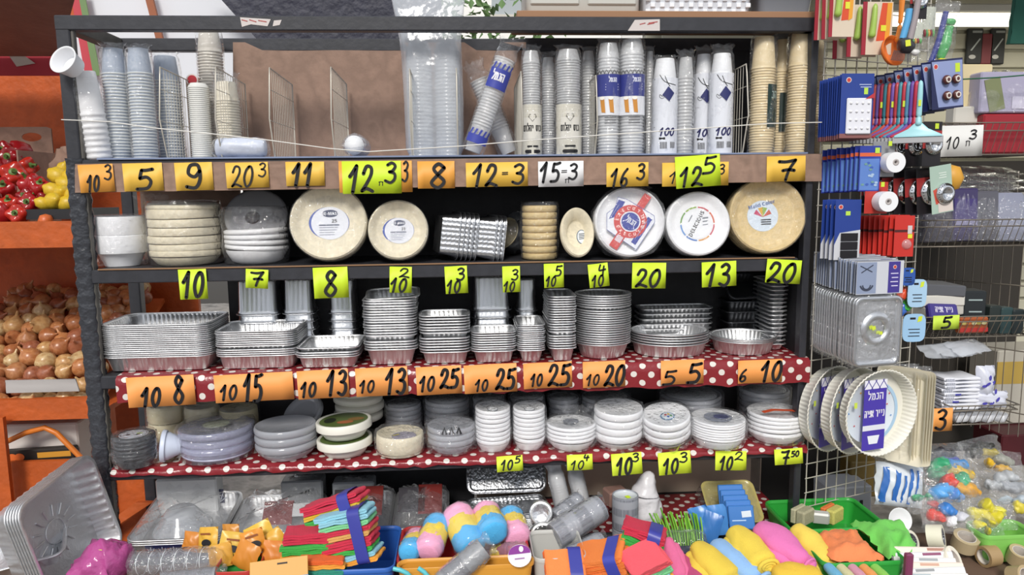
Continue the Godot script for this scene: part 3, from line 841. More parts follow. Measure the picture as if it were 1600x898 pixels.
func divider(label: String, f: Array, back: float, n := 15) -> void:          # wire panel across the shelf: front edge pixels, drawn at its own x
	var o := thing("wire_divider", label, "wire divider", Vector3(at(f[0], f[1], 0.0).x, Y1 + 0.005, 0), Basis.IDENTITY, "wire dividers between the cups")
	var hf := at(f[0], f[1], 0.0).y - Y1 - 0.005
	var zf := 0.0
	var bulge := 0.035
	var zb := -0.33
	var hb := hf - 0.01
	part(o, "frame", G.new().tube([Vector3(0, 0, zf - 0.01), Vector3(0, hf * 0.42, zf + bulge), Vector3(0, hf * 0.9, zf + 0.008), Vector3(0, hf, zf), Vector3(0, hb, zb), Vector3(0, 0, zb), Vector3(0, 0, zf - 0.01)], 0.0026, 6).done(), M.wire)
	for k in n:
		var t := (k + 1.0) / (n + 1.0)
		var zz := lerpf(zf, zb, t)
		part(o, "wire", G.new().tube([Vector3(0, 0, zz), Vector3(0, lerpf(hf, hb, t), zz)], 0.0011, 5).done(), M.wire)
	for y in [0.4, 0.75]: part(o, "wire", G.new().tube([Vector3(0.002, hf * y, zf + (bulge if y < 0.5 else 0.014)), Vector3(0.002, hf * y, zb)], 0.0013, 5).done(), M.wire)
func cups_tier() -> void:
	for e in [["beside the tweed-pattern cups", 250, 105], ["beside the ribbed grey cups", 337, 105], ["beside the bare cardboard back, first empty bay", 421, 106], ["beside the small wrapped cups lying down", 517, 105], ["against the bag of big clear cups", 640, 108], ["between the bag of clear cups and the crossed rolls", 713, 107], ["beside the crossed rolls and the gold-banded cups", 814, 112], ["beside the cups with beer mugs", 931, 118], ["beside the beige cups", 1166, 100]]:
		divider("white wire divider panel standing " + e[0], [e[1], e[2]], 0, 12)
	var path := []
	for e in [[96, 187], [170, 190], [240, 200], [330, 209], [420, 219], [515, 232], [575, 237], [642, 233], [722, 228], [830, 219], [940, 211], [1100, 200], [1200, 193], [1284, 191]]: path.append(at(e[0], e[1], 0.046))
	solo("guard_cord", "thin white cord stretched across the front of the cup shelf", "cord", G.new().tube(path, 0.0018, 5).done(), M.cord)
	# translucent white cups, tilted
	var o := roll("roll of plain translucent white cups leaning on the wrapped post", 134, 176, 112, -0.05, M.white_soft, 0.02, 0.12, true, 3, 4, "", false)
	var mouth := rev([[0.0, 0.0], [0.034, 0.0], [0.034, 0.0], [0.044, 0.05], [0.047, 0.051], [0.048, 0.054], [0.045, 0.055], [0.042, 0.051], [0.034, 0.012], [0.034, 0.012], [0.0, 0.012]], 32)
	part(o, "open_cup", mouth, M.white, Vector3(-0.004, o.get_meta("h") + 0.006, 0.05), eul(62, 0, 14))
	part(o, "plastic_sleeve", sleeve(o.get_meta("r") + 0.002, o.get_meta("h") - 0.03, 0.01, 0.9, 5), M.film)
	# tweed pattern paper cups
	var tweed := mat(Color.WHITE, 0.6)
	var im := Image.create(64, 64, false, Image.FORMAT_RGB8)
	for y in 64:
		for x in 64: im.set_pixel(x, y, col("#6d82a6").lerp(col("#e4e4e0"), clampf(0.35 + 1.6 * noise.get_noise_2d(x * 29, y * 29) + (0.3 if (x + y) % 4 < 2 else -0.1), 0, 1)))
	tweed.albedo_texture = ImageTexture.create_from_image(im)
	tri_map(tweed, tweed.albedo_texture, null, 14.0)
	for e in [["roll of blue tweed-pattern paper cups beside the translucent white cups", 169, 209, 76, -0.1], ["roll of blue tweed-pattern paper cups against the first wire divider", 208, 248, 76, -0.09], ["roll of blue tweed-pattern paper cups seen through the first wire divider", 246, 290, 88, -0.2]]:
		var tw := roll(e[0], e[1], e[2], e[3], e[4], tweed, 1.0, 0.07, true)
		var tr: float = tw.get_meta("r")
		var rim := rev([[tr * 0.93, 0], [tr, 0.0012], [tr, 0.0042], [tr * 0.93, 0.0055]], 24)
		for k in int((tw.get_meta("h") - 0.07) / 0.0105): part(tw, "cup_rim", rim, flat("#d6d9d8"), Vector3(0, k * 0.0105, 0))
	roll("stack of thin white cup rims between the first two wire dividers", 299, 334, 130, -0.15, flat("#dcdcd8"), 0.0068, 0.01, true, 0, 0, "", false)
	roll("very tall roll of ribbed grey cups rising to the top beam", 318, 358, 48, -0.28, flat("#c4beb4"), 0.0105, 0.06, true)
	roll("roll of ribbed cream cups behind the second wire divider", 340, 380, 128, -0.16, flat("#d8d0bd"), 0.0095, 0.05, true)
	var red := thing("wrapped_pack", "clear wrapped pack with a round red emblem behind the thin white rims", "pack", at(303, 106, -0.28) + Vector3(0, -0.14, 0))
	part(red, "box", bx(Vector3(0.05, 0.3, 0.05), 0.006), flat("#b99b86"), Vector3(0, 0.0, 0))
	part(red, "emblem", fan(fan(G.new(), ell(0, 0.14, 0.022, 0.022), 0.0265), ell(0, 0.14, 0.0, 0.0)).done(), flat("#e7dcd8"))
	part(red, "emblem_centre", fan(G.new(), ell(0, 0.14, 0.017, 0.017), 0.0275).done(), flat("#c2323c"))
	red.position.y = Y1 + 0.155
	# bag lying in front
	var bag := thing("cup_bag", "white bag of plastic cups lying in front of the second wire divider", "bag", Vector3(at(378, 240, -0.03).x, Y1 + 0.036, -0.03))
	part(bag, "cups", blob([Vector3(-0.085, 0, 0), Vector3(-0.06, 0, 0), Vector3(0.05, 0, 0), Vector3(0.085, 0, 0)], [0.024, 0.034, 0.034, 0.026], 0.004, 30), flat("#c9d0e0", 0.4))
	part(bag, "plastic_sleeve", blob([Vector3(-0.1, 0.004, 0), Vector3(-0.065, 0, 0), Vector3(0.05, 0, 0), Vector3(0.088, 0, 0), Vector3(0.092, 0, 0)], [0.02, 0.036, 0.036, 0.03, 0.004], 0.007, 40), M.film)
	var sm := thing("cup_bag", "small clear pack of cups lying down with a white round end facing out", "bag", Vector3(at(556, 225, -0.06).x, Y1 + 0.042, -0.1))
	part(sm, "cups", cups_mesh(0.036, 0.16, 0.012, 0.05, false), M.grey_clear, Vector3(0, 0, 0.07), eul(-90))
	part(sm, "white_end", rev([[0, 0], [0.031, 0], [0.033, 0.003], [0.033, 0.006], [0, 0.006]], 24), M.white, Vector3(0, 0, 0.078), eul(90))
	part(sm, "plastic_sleeve", sleeve(0.038, 0.15, 0.02), M.film, Vector3(0, 0, -0.06), eul(90))
	# large bag of clear cups, its long neck rising past the top beam
	var big := thing("cup_bag", "tall bag of big clear cups rising past the top beam", "bag", Vector3(at(680, 240, -0.14).x, Y1 + 0.005, -0.14))
	var milky := film(0.55, Color(0.8, 0.82, 0.84), 0.2)
	for s in [-1, 1]: part(big, "cup_stack", cups_mesh(0.047, 0.4, 0.013, 0.03, true, 0.96), milky, Vector3(s * 0.05, 0, 0.0))
	var rs := []
	for e in [[0.09, 0.046, 0.0, 0.0], [0.105, 0.054, 0.03, 0.0], [0.107, 0.055, 0.2, 0.0], [0.108, 0.052, 0.36, -0.004], [0.11, 0.04, 0.42, -0.008], [0.118, 0.022, 0.47, -0.008], [0.13, 0.012, 0.56, -0.012], [0.135, 0.012, 0.66, -0.015]]:
		var p := rr(e[0], e[1], e[1] * 0.9, e[2], 8, 2, 5)
		for k in p.size(): p[k] += Vector3(e[3], 0, 0.005 * noise.get_noise_3d(p[k].x * 900, e[2] * 500, p[k].z * 900))
		rs.append(p)
	part(big, "bag", G.new().loft(rs).done(), M.film_white)
	# crossed rolls
	var z := -0.16
	for e in [[737, 96, 796, 240, "roll of clear cups leaning left in the crossed pair", -0.2, false], [800, 62, 738, 238, "roll of clear cups leaning right over the other, with blue printed bands", -0.09, true]]:
		var a := at(e[2], e[3], e[5])
		var b := at(e[0], e[1], e[5])
		a.y = Y1 + 0.02
		var dir := (b - a).normalized()
		var ax := dir.cross(Vector3(0, 0, 1)).normalized()
		var c := thing("cup_roll", e[4], "cups", a, Basis(ax, dir, ax.cross(dir)))
		var h := a.distance_to(b)
		c.set_meta("r", 0.04)
		part(c, "cup_stack", cups_mesh(0.037, h - 0.06, 0.011, 0.09, false), M.clear_cup)
		part(c, "plastic_sleeve", sleeve(0.039, h - 0.05, 0.05, 0.3, int(e[0])), M.film)
		if e[6]:
			for q in [[0.03, 0.06], [0.23, 0.3]]:
				var g := patch(G.new(), -0.04, q[0] * 1.0, 0.045, q[1])
				for k in 5: fan(g, [Vector2(-0.035 + k * 0.017, q[1]), Vector2(-0.028 + k * 0.017, q[1]), Vector2(-0.022 + k * 0.017, q[1] + 0.02), Vector2(-0.03 + k * 0.017, q[1] + 0.02)])
				printed(c, g, flat("#3c46a0", 0.4))
			var g2 := G.new()
			scribe(g2, "הנמל", Vector2(-0.025, 0.285), 0.045, 0.026, 0.0025, 0.001, 0.0, true)
			printed(c, g2, flat("#e8e8f0", 0.5), "lettering")
	# gold-banded clear cups
	for e in [[816, 846, 80, "clear cup roll with a gold leaf label, half hidden by the wire divider", 0], [868, 908, 78, "clear cup roll with a gold leaf label showing a diamond and black lettering", 1]]:
		var c := roll(e[3], e[0], e[1], e[2], -0.08, M.clear_cup, 0.009, 0.03, true)
		printed(c, patch(G.new(), -0.06, 0.0, 0.06, 0.175, 0.0, 12), leaf_print(), "label_band")
		var w := patch(G.new(), -0.034, 0.055, 0.034, 0.13, 0.0006)
		printed(c, fan(w, ell(0, 0.13, 0.034, 0.022), 0.0006), flat("#d8d5cc"), "label_field")
		var g := G.new()
		scribe(g, "כוס יהלום", Vector2(-0.034, 0.103), 0.068, 0.02, 0.0017, 0.0012, 0.0, true)
		for s in [[-0.01, 0.14, 0.01, 0.14], [-0.01, 0.14, -0.014, 0.132], [0.01, 0.14, 0.014, 0.132], [-0.014, 0.132, 0.0, 0.116], [0.014, 0.132, 0.0, 0.116], [-0.014, 0.132, 0.014, 0.132]]: stroke(g, PackedVector2Array([Vector2(s[0], s[1]), Vector2(s[2], s[3])]), 0.0007, 0.0012)
		stroke(g, PackedVector2Array([Vector2(-0.016, 0.03), Vector2(0.016, 0.03)]), 0.003, 0.0036)
		stroke(g, PackedVector2Array([Vector2(-0.02, 0.012), Vector2(0.02, 0.012)]), 0.006, 0.0055)
		stroke(g, PackedVector2Array([Vector2(-0.05, 0.1755), Vector2(0.05, 0.1755)]), 0.0009, 0.0012)
		printed(c, g, M.ink, "lettering")
	roll("narrow roll of clear cups between the two gold leaf labels", 846, 868, 90, -0.16, M.clear_cup, 0.009, 0.03, true)
	# cups with beer mugs
	for e in [[932, 968, 68, "clear cup roll with blue panel and beer mugs, beside the wire divider", 1.0], [966, 1006, 62, "clear cup roll with blue panel and beer mugs, topped by a tall twisted bag end", 1.0]]:
		var c := roll(e[3], e[0], e[1], e[2], -0.07, M.clear_cup, 0.011, 0.04, true)
		part(c, "inner_cups", cups_mesh(c.get_meta("r") * 0.88, c.get_meta("h") - 0.03, 0.011, 0.04, true), flat("#e0e2e6", 0.4))
		printed(c, patch(G.new(), -0.06, 0.135, 0.05, 0.215, 0.0, 12), flat("#e4e6ec", 0.4), "label_field")
		printed(c, patch(G.new(), -0.06, 0.2, 0.05, 0.275, 0.0004, 12), flat("#363d86", 0.4), "label_panel")
		var zig := G.new()
		for k in 7: stroke(zig, PackedVector2Array([Vector2(-0.05 + k * 0.014, 0.277), Vector2(-0.043 + k * 0.014, 0.29), Vector2(-0.036 + k * 0.014, 0.277)]), 0.0012, 0.0006)
		for k in 3: stroke(zig, PackedVector2Array([Vector2(-0.02, 0.107 + k * 0.01), Vector2(0.02, 0.108 + k * 0.01)]), 0.0012, 0.0008)
		printed(c, zig, M.ink, "print")
		var mugs := G.new()
		for k in 2:
			var x := -0.026 + k * 0.03
			fan(mugs, [Vector2(x - 0.006, 0.145), Vector2(x + 0.008, 0.143), Vector2(x + 0.004, 0.19), Vector2(x - 0.012, 0.192)], 0.002)
		printed(c, mugs, flat("#c98a3c"), "printed_mugs")
		var foam := G.new()
		for k in 2: fan(foam, ell(-0.03 + k * 0.03, 0.193, 0.009, 0.006, 12), 0.003)
		printed(c, foam, flat("#f4f0e6"), "printed_foam")
		var tx := G.new()
		scribe(tx, "הנמל", Vector2(-0.008, 0.263), 0.03, 0.014, 0.0014, 0.0012, 0.0, true)
		for k in 3: stroke(tx, PackedVector2Array([Vector2(-0.018, 0.24 - k * 0.009), Vector2(0.03, 0.241 - k * 0.009)]), 0.0011, 0.0012)
		printed(c, tx, flat("#d9dcec"), "lettering")
	roll("roll of plain grey clear cups behind the beer mug cups", 1007, 1020, 80, -0.12, M.clear_cup, 0.01, 0.03, true)
	roll("roll of plain grey clear cups standing behind the first divider of the beer mug bay", 908, 930, 80, -0.15, M.clear_cup, 0.01, 0.03, true)
	# white packs marked 100
	for e in [[1018, 1056, 92, "white cup pack with a navy diamond and 100, beside a bare clear roll", -0.09], [1083, 1110, 85, "white cup pack with a navy diamond and 100, partly covered by its twin", -0.14], [1107, 1142, 84, "white cup pack with a navy diamond and 100, beside the empty wire divider", -0.08]]:
		var c := roll(e[3], e[0], e[1], e[2], e[4], M.white_matte, 0.012, 0.06, true)
		var h: float = c.get_meta("h")
		printed(c, patch(G.new(), -0.075, 0.0, 0.075, h - 0.07, 0.0, 16), flat("#dfe2ea", 0.35), "printed_wrapper")
		var g := fan(G.new(), [Vector2(0.0, 0.235), Vector2(0.022, 0.212), Vector2(0.004, 0.183), Vector2(-0.02, 0.205)], 0.003)
		printed(c, g, flat("#2b3068"), "printed_diamond")
		var k := G.new()
		stroke(k, curve([-0.03, 0.275, -0.01, 0.25, 0.03, 0.24]), 0.0012, 0.0008)
		stroke(k, curve([-0.012, 0.27, -0.004, 0.25, 0.006, 0.235]), 0.0012, 0.0008)
		stroke(k, curve([-0.02, 0.2, -0.028, 0.207, -0.03, 0.2, -0.022, 0.193, -0.014, 0.196]), 0.0008, 0.0008)
		for j in 9: fan(k, rect(-0.026 + j * 0.0028, 0.018, -0.0245 + j * 0.0028, 0.042), 0.0008)
		for j in 7: fan(k, rect(0.01 + j * 0.003, 0.02, 0.0115 + j * 0.003, 0.042), 0.0008)
		fan(k, rect(-0.03, 0.05, -0.008, 0.058), 0.0008)
		printed(c, k, M.ink, "print")
		var d := G.new()
		scribe(d, "100", Vector2(-0.031, 0.09), 0.058, 0.026, 0.0028, 0.001, 0.1)
		printed(c, d, flat("#27285a"), "lettering")
	roll("bare roll of grey clear cups between the white packs marked 100", 1056, 1082, 90, -0.09, M.clear_cup, 0.012, 0.06, true)
	# beige cups
	var beige := flat("#e2cfa6", 0.6)
	for e in [[1169, 1208, 58, "roll of beige paper cups with a green label beside the wire divider", -0.07, true], [1204, 1229, 62, "roll of beige paper cups standing behind two others", -0.14, false], [1226, 1264, 52, "roll of beige paper cups with a clear bag top, beside the rack post", -0.07, false], [1262, 1284, 58, "roll of beige paper cups half hidden behind the rack post", -0.15, false]]:
		var c := roll(e[3], e[0], e[1], e[2], e[4], beige, 0.0095, 0.1, true)
		if e[5]:
			printed(c, patch(G.new(), 0.0, 0.09, 0.055, 0.24, 0.0, 10), flat("#1f3632", 0.35), "label_band")
			var t := G.new()
			scribe(t, "הנ", Vector2(0.012, 0.215), 0.03, 0.024, 0.002, 0.001, 0.0, true)
			for k in 4: stroke(t, PackedVector2Array([Vector2(0.012, 0.17 - k * 0.016), Vector2(0.044, 0.171 - k * 0.016)]), 0.0014, 0.001)
			printed(c, t, flat("#9fb0a8"), "lettering")
		elif e[0] == 1204:
			printed(c, patch(G.new(), -0.016, 0.08, 0.02, 0.22, 0.0, 6), flat("#24332f", 0.35), "label_band")
	# boxes standing on the top of the rack
	var y := 2.29
	var board := solo("shelf_plank", "long wooden plank lying on top of the rack under plastic boxes", "plank", bx(Vector3(at(1282, 25, -0.1).x - at(808, 25, -0.1).x, 0.022, 0.3), 0.002), flat("#9a7355", 0.7), Vector3(at(1045, 25, -0.1).x, y + 0.012, -0.16))
	var by := y + 0.023
	for e in [[822, 1000, "pale grey plastic drawer unit standing on the wooden plank", "#cfcfc9", "drawer unit"], [1003, 1182, "white woven-look plastic basket standing on the wooden plank", "#dfe4ec", "basket"], [1186, 1278, "dark grey plastic bin standing at the end of the plank", "#7d828a", "bin"]]:
		var x0 := at(e[0], 15, -0.06).x
		var x1 := at(e[1], 15, -0.06).x
		var w := x1 - x0
		var o2 := thing("plastic_box" if e[4] != "basket" else "woven_basket", e[2], e[4], Vector3((x0 + x1) / 2, by, -0.17))
		if e[4] == "drawer unit":
			part(o2, "body", G.new().loft([rr(w / 2 - 0.02, 0.1, 0.02, 0.0, 1, 1, 4), rr(w / 2 - 0.02, 0.1, 0.02, 0.0, 1, 1, 4), rr(w / 2, 0.11, 0.02, 0.012, 1, 1, 4), rr(w / 2, 0.11, 0.02, 0.16, 1, 1, 4)], true, true, true).done(), flat(e[3], 0.4))
			for s in [-1, 1]:
				var d := part(o2, "drawer", bx(Vector3(w / 2 - 0.03, 0.09, 0.012), 0.004), flat("#c2c2bc", 0.4), Vector3(s * w / 4, 0.075, 0.112))
				part(d, "handle", bx(Vector3(0.09, 0.012, 0.012), 0.004), flat("#b0b0aa", 0.4), Vector3(0, 0.02, 0.01))
		else:
			part(o2, "body", G.new().loft([rr(w / 2 - 0.015, 0.09, 0.03, 0.0, 1, 1, 5), rr(w / 2 - 0.015, 0.09, 0.03, 0.0, 1, 1, 5), rr(w / 2, 0.105, 0.03, 0.15, 1, 1, 5), rr(w / 2 + 0.006, 0.11, 0.03, 0.15, 1, 1, 5), rr(w / 2 + 0.006, 0.11, 0.03, 0.165, 1, 1, 5)], true, true).done(), flat(e[3], 0.4))
			if e[4] == "basket":
				for k in 22:
					for j in 6:
						if (k + j) % 2 == 0: part(o2, "weave_strip", bx(Vector3(w / 24, 0.016, 0.006), 0.002), flat("#eef1f6", 0.4), Vector3(-w / 2 + 0.025 + k * (w - 0.05) / 21.0, 0.014 + j * 0.021, 0.093 + j * 0.0026))
				part(o2, "foot", bx(Vector3(w * 0.5, 0.01, 0.02), 0.003), flat("#4a4d54"), Vector3(0.03, 0.005, 0.095))
func leaf_print() -> StandardMaterial3D:
	if M.has("leafp"): return M.leafp
	M.leafp = mat(Color.WHITE, 0.4)
	var im := Image.create(128, 128, false, Image.FORMAT_RGB8)
	for y in 128:
		for x in 128:
			var n := absf(noise.get_noise_2d(x * 8.0 + 40 * noise.get_noise_2d(y * 5, x * 5), y * 8.0))
			im.set_pixel(x, y, col("#b9b4a2").lerp(col("#e6e3da"), smoothstep(0.05, 0.3, n)))
	M.leafp.albedo_texture = ImageTexture.create_from_image(im)
	return M.leafp
# a soft body swept along a path: radii per point, lumps of the given size
func blob(path: Array, rad: Array, lump := 0.004, freq := 30.0, seg := 24, flat_y := 1.0, sd := 0) -> ArrayMesh:
	var c := Curve3D.new()
	for p in path: c.add_point(p)
	var n := maxi(14, path.size() * 5)
	var rs := []
	var tot := path.size() - 1
	var up := Vector3.UP
	for i in n + 1:
		var t := float(i) / n * tot
		var k := mini(int(t), tot - 1)
		var f := t - k
		var a: Vector3 = path[maxi(k - 1, 0)]
		var d: Vector3 = path[mini(k + 2, tot)]
		var p: Vector3 = path[k].cubic_interpolate(path[k + 1], a, d, f)
		var q: Vector3 = path[k].cubic_interpolate(path[k + 1], a, d, minf(f + 0.05, 1.0)) if f < 0.95 else path[k + 1]
		var q0: Vector3 = path[k].cubic_interpolate(path[k + 1], a, d, maxf(f - 0.05, 0.0)) if f > 0.05 else path[k]
		var tg := (q - q0).normalized()
		var r: float = lerpf(rad[k], rad[k + 1], smoothstep(0, 1, f))
		if i == 0 or i == n: r *= 0.02
		elif i == 1 or i == n - 1: r *= 0.75
		var x := tg.cross(up)
		if x.length() < 0.1: x = tg.cross(Vector3.RIGHT)
		x = x.normalized()
		var y := x.cross(tg)
		var ring := PackedVector3Array()
		for j in seg:
			var an := TAU * j / seg
			var dir := x * cos(an) + y * sin(an) * flat_y
			var s := p + dir * r
			ring.append(s + dir * lump * noise.get_noise_3d(s.x * freq * 50 + sd * 13, s.y * freq * 50, s.z * freq * 50) * (0.0 if i == 0 or i == n else 1.0))
		rs.append(ring)
	return G.new().loft(rs).done()

# ---------------------------------------------------------------- plates and bowls
# n nested plates, top face up; deep = depth of the dish, flat = share of the radius that is floor
func plates_mesh(r: float, n: int, pitch: float, deep: float, flat_r := 0.66, seg := 48, rim := 0.006) -> ArrayMesh:
	var h := n * pitch
	var p := [[0.0, 0.0], [r * flat_r, 0.0], [r * flat_r, 0.0], [r * (flat_r + 0.1), deep * 0.55], [r - rim, deep]]
	for k in n:
		var y := deep + k * pitch
		p += [[r - rim * 0.5, y - pitch * 0.3], [r, y], [r, y + pitch * 0.4], [r - rim * 0.5, y + pitch * 0.55]]
	var t := h + deep
	p += [[r - rim, t], [r - rim, t], [r * (flat_r + 0.14), t - deep * 0.35], [r * (flat_r + 0.06), t - deep * 0.9], [r * flat_r, t - deep], [0.0, t - deep]]
	return rev(p, seg)
# crumpled film over a stack of plates
func film_over(r: float, h: float, lump := 0.007, sd := 0, deep := 0.0) -> ArrayMesh:
	var rs := []
	for e in [[0.75, 0.0], [0.97, 0.004], [1.03, h * 0.3], [1.03, h * 0.6], [1.02, h * 0.92], [0.97, h + 0.002], [0.8, h + 0.002 - deep * 0.3], [0.5, h + 0.003 - deep * 0.5], [0.02, h + 0.003 - deep * 0.5]]:
		var p := PackedVector3Array()
		for k in 40:
			var a := TAU * k / 40
			var w := lump * noise.get_noise_3d(cos(a) * 130 + sd * 50, e[1] * 1200 + e[0] * 60, sin(a) * 130)
			p.append(Vector3(cos(a) * (r * e[0] + w), maxf(0.0003, e[1] + (absf(w) * 0.5 if e[0] < 0.9 and e[1] > h * 0.5 else w * 0.4 if e[1] > 0.002 else 0.0)), sin(a) * (r * e[0] + w)))
		rs.append(p)
	return G.new().loft(rs).done()
# twisted loose ends of film
func film_tuft(w: float, h: float, sd := 0) -> ArrayMesh:
	var rs := []
	for i in 7:
		var p := PackedVector3Array()
		for k in 13:
			var t := k / 12.0 - 0.5
			p.append(Vector3(t * w * (1.0 - 0.3 * sin(i * 0.9)) , h * i / 6.0 + 0.3 * h * noise.get_noise_2d(k * 45 + sd * 19, 5), w * 0.3 * noise.get_noise_2d(k * 50 + sd * 7, i * 60) - 0.1 * w * i / 6.0))
		rs.append(p)
	return G.new().loft(rs, false).done()
func disc(p: Node3D, called: String, r: float, y: float, m: Material, sx := 1.0, x := 0.0, z := 0.0) -> MeshInstance3D:
	return part(p, called, rev([[0.0, y], [r, y], [r, y], [r + 0.0002, y - 0.0008]], 32, sx), m, Vector3(x, 0, z))
# plates standing on edge facing out: x0 x1 pixels, z of the face
func facing(label: String, x0: float, x1: float, ytop: float, zf: float, n: int, pitch: float, deep: float, m: Material, tilt := 80.0, yaw := 0.0, flat_r := 0.66, called := "plate_pack", sx := 1.0) -> Node3D:
	var r := span(x0, x1, 360, zf) / 2 / (sx if sx < 1.0 else 1.0)
	var t := n * pitch + deep
	var b := eul(tilt, yaw, 0)
	var o := thing(called, label, "plates", Vector3(at((x0 + x1) / 2, 360, zf).x, 0, 0), b)
	o.position.y = Y2 + 0.004 + r * sin(deg_to_rad(tilt)) - 0.001
	o.position.z = zf - t * sin(deg_to_rad(tilt))
	part(o, "plates", plates_mesh(r, n, pitch, deep, flat_r) if sx == 1.0 else squash(plates_mesh(r, n, pitch, deep, flat_r), sx), m)
	o.set_meta("r", r)
	o.set_meta("t", t - deep)
	o.set_meta("top", t)
	return o
func squash(src: Mesh, sx: float) -> ArrayMesh:
	var a := src.surface_get_arrays(0)
	var v: PackedVector3Array = a[Mesh.ARRAY_VERTEX]
	for i in v.size(): v[i].x *= sx
	a[Mesh.ARRAY_VERTEX] = v
	var out := ArrayMesh.new()
	out.add_surface_from_arrays(Mesh.PRIMITIVE_TRIANGLES, a)
	return out
const FACE := Basis(Vector3(1, 0, 0), Vector3(0, 0, -1), Vector3(0, 1, 0))     # a drawing in xy laid on a face that looks up
func draw(o: Node3D, called: String, g: G, m: Material, y: float) -> void:
	part(o, called, g.done(), m, Vector3(0, y, 0), FACE)
func plates_tier() -> void:
	# deep white soup bowls
	var c := at(187, 400, -0.1)
	var o := thing("bowl_pack", "stack of deep plain white bowls beside the wrapped post", "bowls", Vector3(c.x, Y2 + 0.004, -0.12))
	var r := span(147, 226, 360, -0.1) / 2
	part(o, "lower_bowl", rev([[0, 0], [r * 0.66, 0], [r * 0.66, 0], [r * 0.7, 0.012], [r * 0.86, 0.042], [r * 0.93, 0.045], [r * 0.93, 0.045]], 40), M.white)
	for k in 2: part(o, "bowl", rev([[r * 0.93, 0], [r * 0.985, 0.0005], [r, 0.003], [r * 1.005, 0.06], [r, 0.0648], [r * 0.96, 0.0651]], 40), M.white, Vector3(0, 0.045 + k * 0.065, 0))
	part(o, "lid", rev([[r * 0.96, 0.1752], [r * 0.9, 0.1752], [r * 0.7, 0.13], [0, 0.13]], 40), M.white)
	part(o, "film", film_over(r * 1.02, 0.178, 0.004, 3), M.film)
	# large cream bowls, wrapped
	c = at(288, 400, -0.12)
	r = span(232, 342, 360, -0.12) / 2
	o = thing("bowl_pack", "wrapped stack of large cream bowls next to the white bowls", "bowls", Vector3(c.x, Y2 + 0.004, -0.14))
	part(o, "lower_bowl", rev([[0, 0], [r * 0.72, 0], [r * 0.8, 0.006], [r * 0.95, 0.028], [r * 0.95, 0.03]], 44), M.cream)
	for e in [[0.03, 0.022, 1.0], [0.053, 0.024, 0.99], [0.078, 0.026, 1.0], [0.106, 0.028, 0.985], [0.136, 0.028, 1.0], [0.166, 0.034, 0.98]]:
		part(o, "bowl", rev([[r * 0.93, 0], [r * e[2] * 0.985, 0.0005], [r * e[2], 0.003], [r * e[2], e[1] - 0.004], [r * e[2] * 0.98, e[1] - 0.001], [r * 0.9, e[1]], [0, e[1]]], 44), M.cream, Vector3(rng.randfn(0, 0.001), e[0], 0), eul(rng.randfn(0, 0.6), 0, rng.randfn(0, 0.8)))
	part(o, "top_bowl", rev([[r * 0.96, 0], [r * 1.0, 0.004], [r * 1.0, 0.012], [r * 0.95, 0.016], [r * 0.6, 0.016], [0, 0.016]], 44), M.cream, Vector3(0, 0.2, 0), eul(2, 0, -1))
	part(o, "film", film_over(r * 1.03, 0.224, 0.012, 8), M.film)
	part(o, "film_end", film_tuft(0.1, 0.05, 2), M.film, Vector3(-0.09, 0.2, 0.06))
	# grey lidded bowls
	c = at(400, 400, -0.12)
	r = span(352, 449, 380, -0.12) / 2
	o = thing("bowl_pack", "wrapped grey lidded bowls with a dark round sticker on the tilted lid", "bowls", Vector3(c.x, Y2 + 0.004, -0.14))
	part(o, "lower_bowl", rev([[0, 0], [r * 0.6, 0], [r * 0.8, 0.01], [r * 0.96, 0.04], [r * 0.97, 0.05]], 44), M.white_soft)
	for k in 4:
		part(o, "bowl", rev([[r * 0.9, 0], [r, 0.002], [r * 1.01, 0.008], [r, 0.014], [r * 0.9, 0.018]], 44), M.white_soft, Vector3(0, 0.05 + 0.019 * k, 0), eul(0, 0, -3 + k * 1.6))
	var lid := part(o, "lid", rev([[0, 0], [r, 0], [r * 1.02, 0.006], [r, 0.012], [r * 0.9, 0.014], [r * 0.85, 0.01], [0, 0.01]], 44), flat("#8c8c90", 0.25), Vector3(0, 0.165, -0.02), eul(58, 0, -6))
	part(lid, "sticker", rev([[0, 0.0112], [0.026, 0.0112], [0.026, 0.0104]], 24), flat("#2e1d22", 0.4), Vector3(-0.012, 0, 0.01))
	part(o, "film", film_over(r * 1.05, 0.2, 0.014, 12), M.film)
	# cream plates with oval labels
	for e in [["large cream plates standing on edge with a blue-edged oval label reading 25", 450, 572, 0.0, 7, 0.011, 79.0, 0.31], ["medium cream plates standing on edge with a small blue-edged oval label reading 25", 572, 668, 0.0, 6, 0.011, 80.0, 0.30]]:
		o = facing(e[0], e[1] + 1, e[2] - 1, 310, -0.02, e[4], e[5], 0.026, M.cream, e[6], 3, 0.7)
		r = o.get_meta("r")
		var t: float = o.get_meta("t")
		var f: float = r * 0.5
		var g := fan(G.new(), ell(0, 0, f * 1.06, f * 0.86, 36))
		draw(o, "label_edge", g, flat("#3450a8", 0.4), t + 0.0008)
		draw(o, "label", fan(G.new(), ell(0.003, -0.001, f * 0.98, f * 0.88, 36)), flat("#dcdfe9", 0.4), t + 0.0014)
		draw(o, "label_badge", fan(G.new(), ell(0.004, f * 0.5, f * 0.42, f * 0.2, 24)), flat("#1c2b55", 0.4), t + 0.002)
		type_text(o, "BE-MASS", Vector3(0.004, t + 0.0024, -f * 0.5), f * 0.17, flat("#e6e9f2"), FACE)
		type_text(o, "25", Vector3(0.018, t + 0.002, -f * 0.1), f * 0.2, M.ink, FACE)
		var ln := G.new()
		for k in 5: stroke(ln, PackedVector2Array([Vector2(-f * 0.5, -f * 0.12 - k * f * 0.13), Vector2(f * (0.5 - 0.06 * k), -f * 0.115 - k * f * 0.13)]), f * (0.035 if k == 0 else 0.014), 0.0)
		draw(o, "print", ln, flat("#5a6178"), t + 0.002)
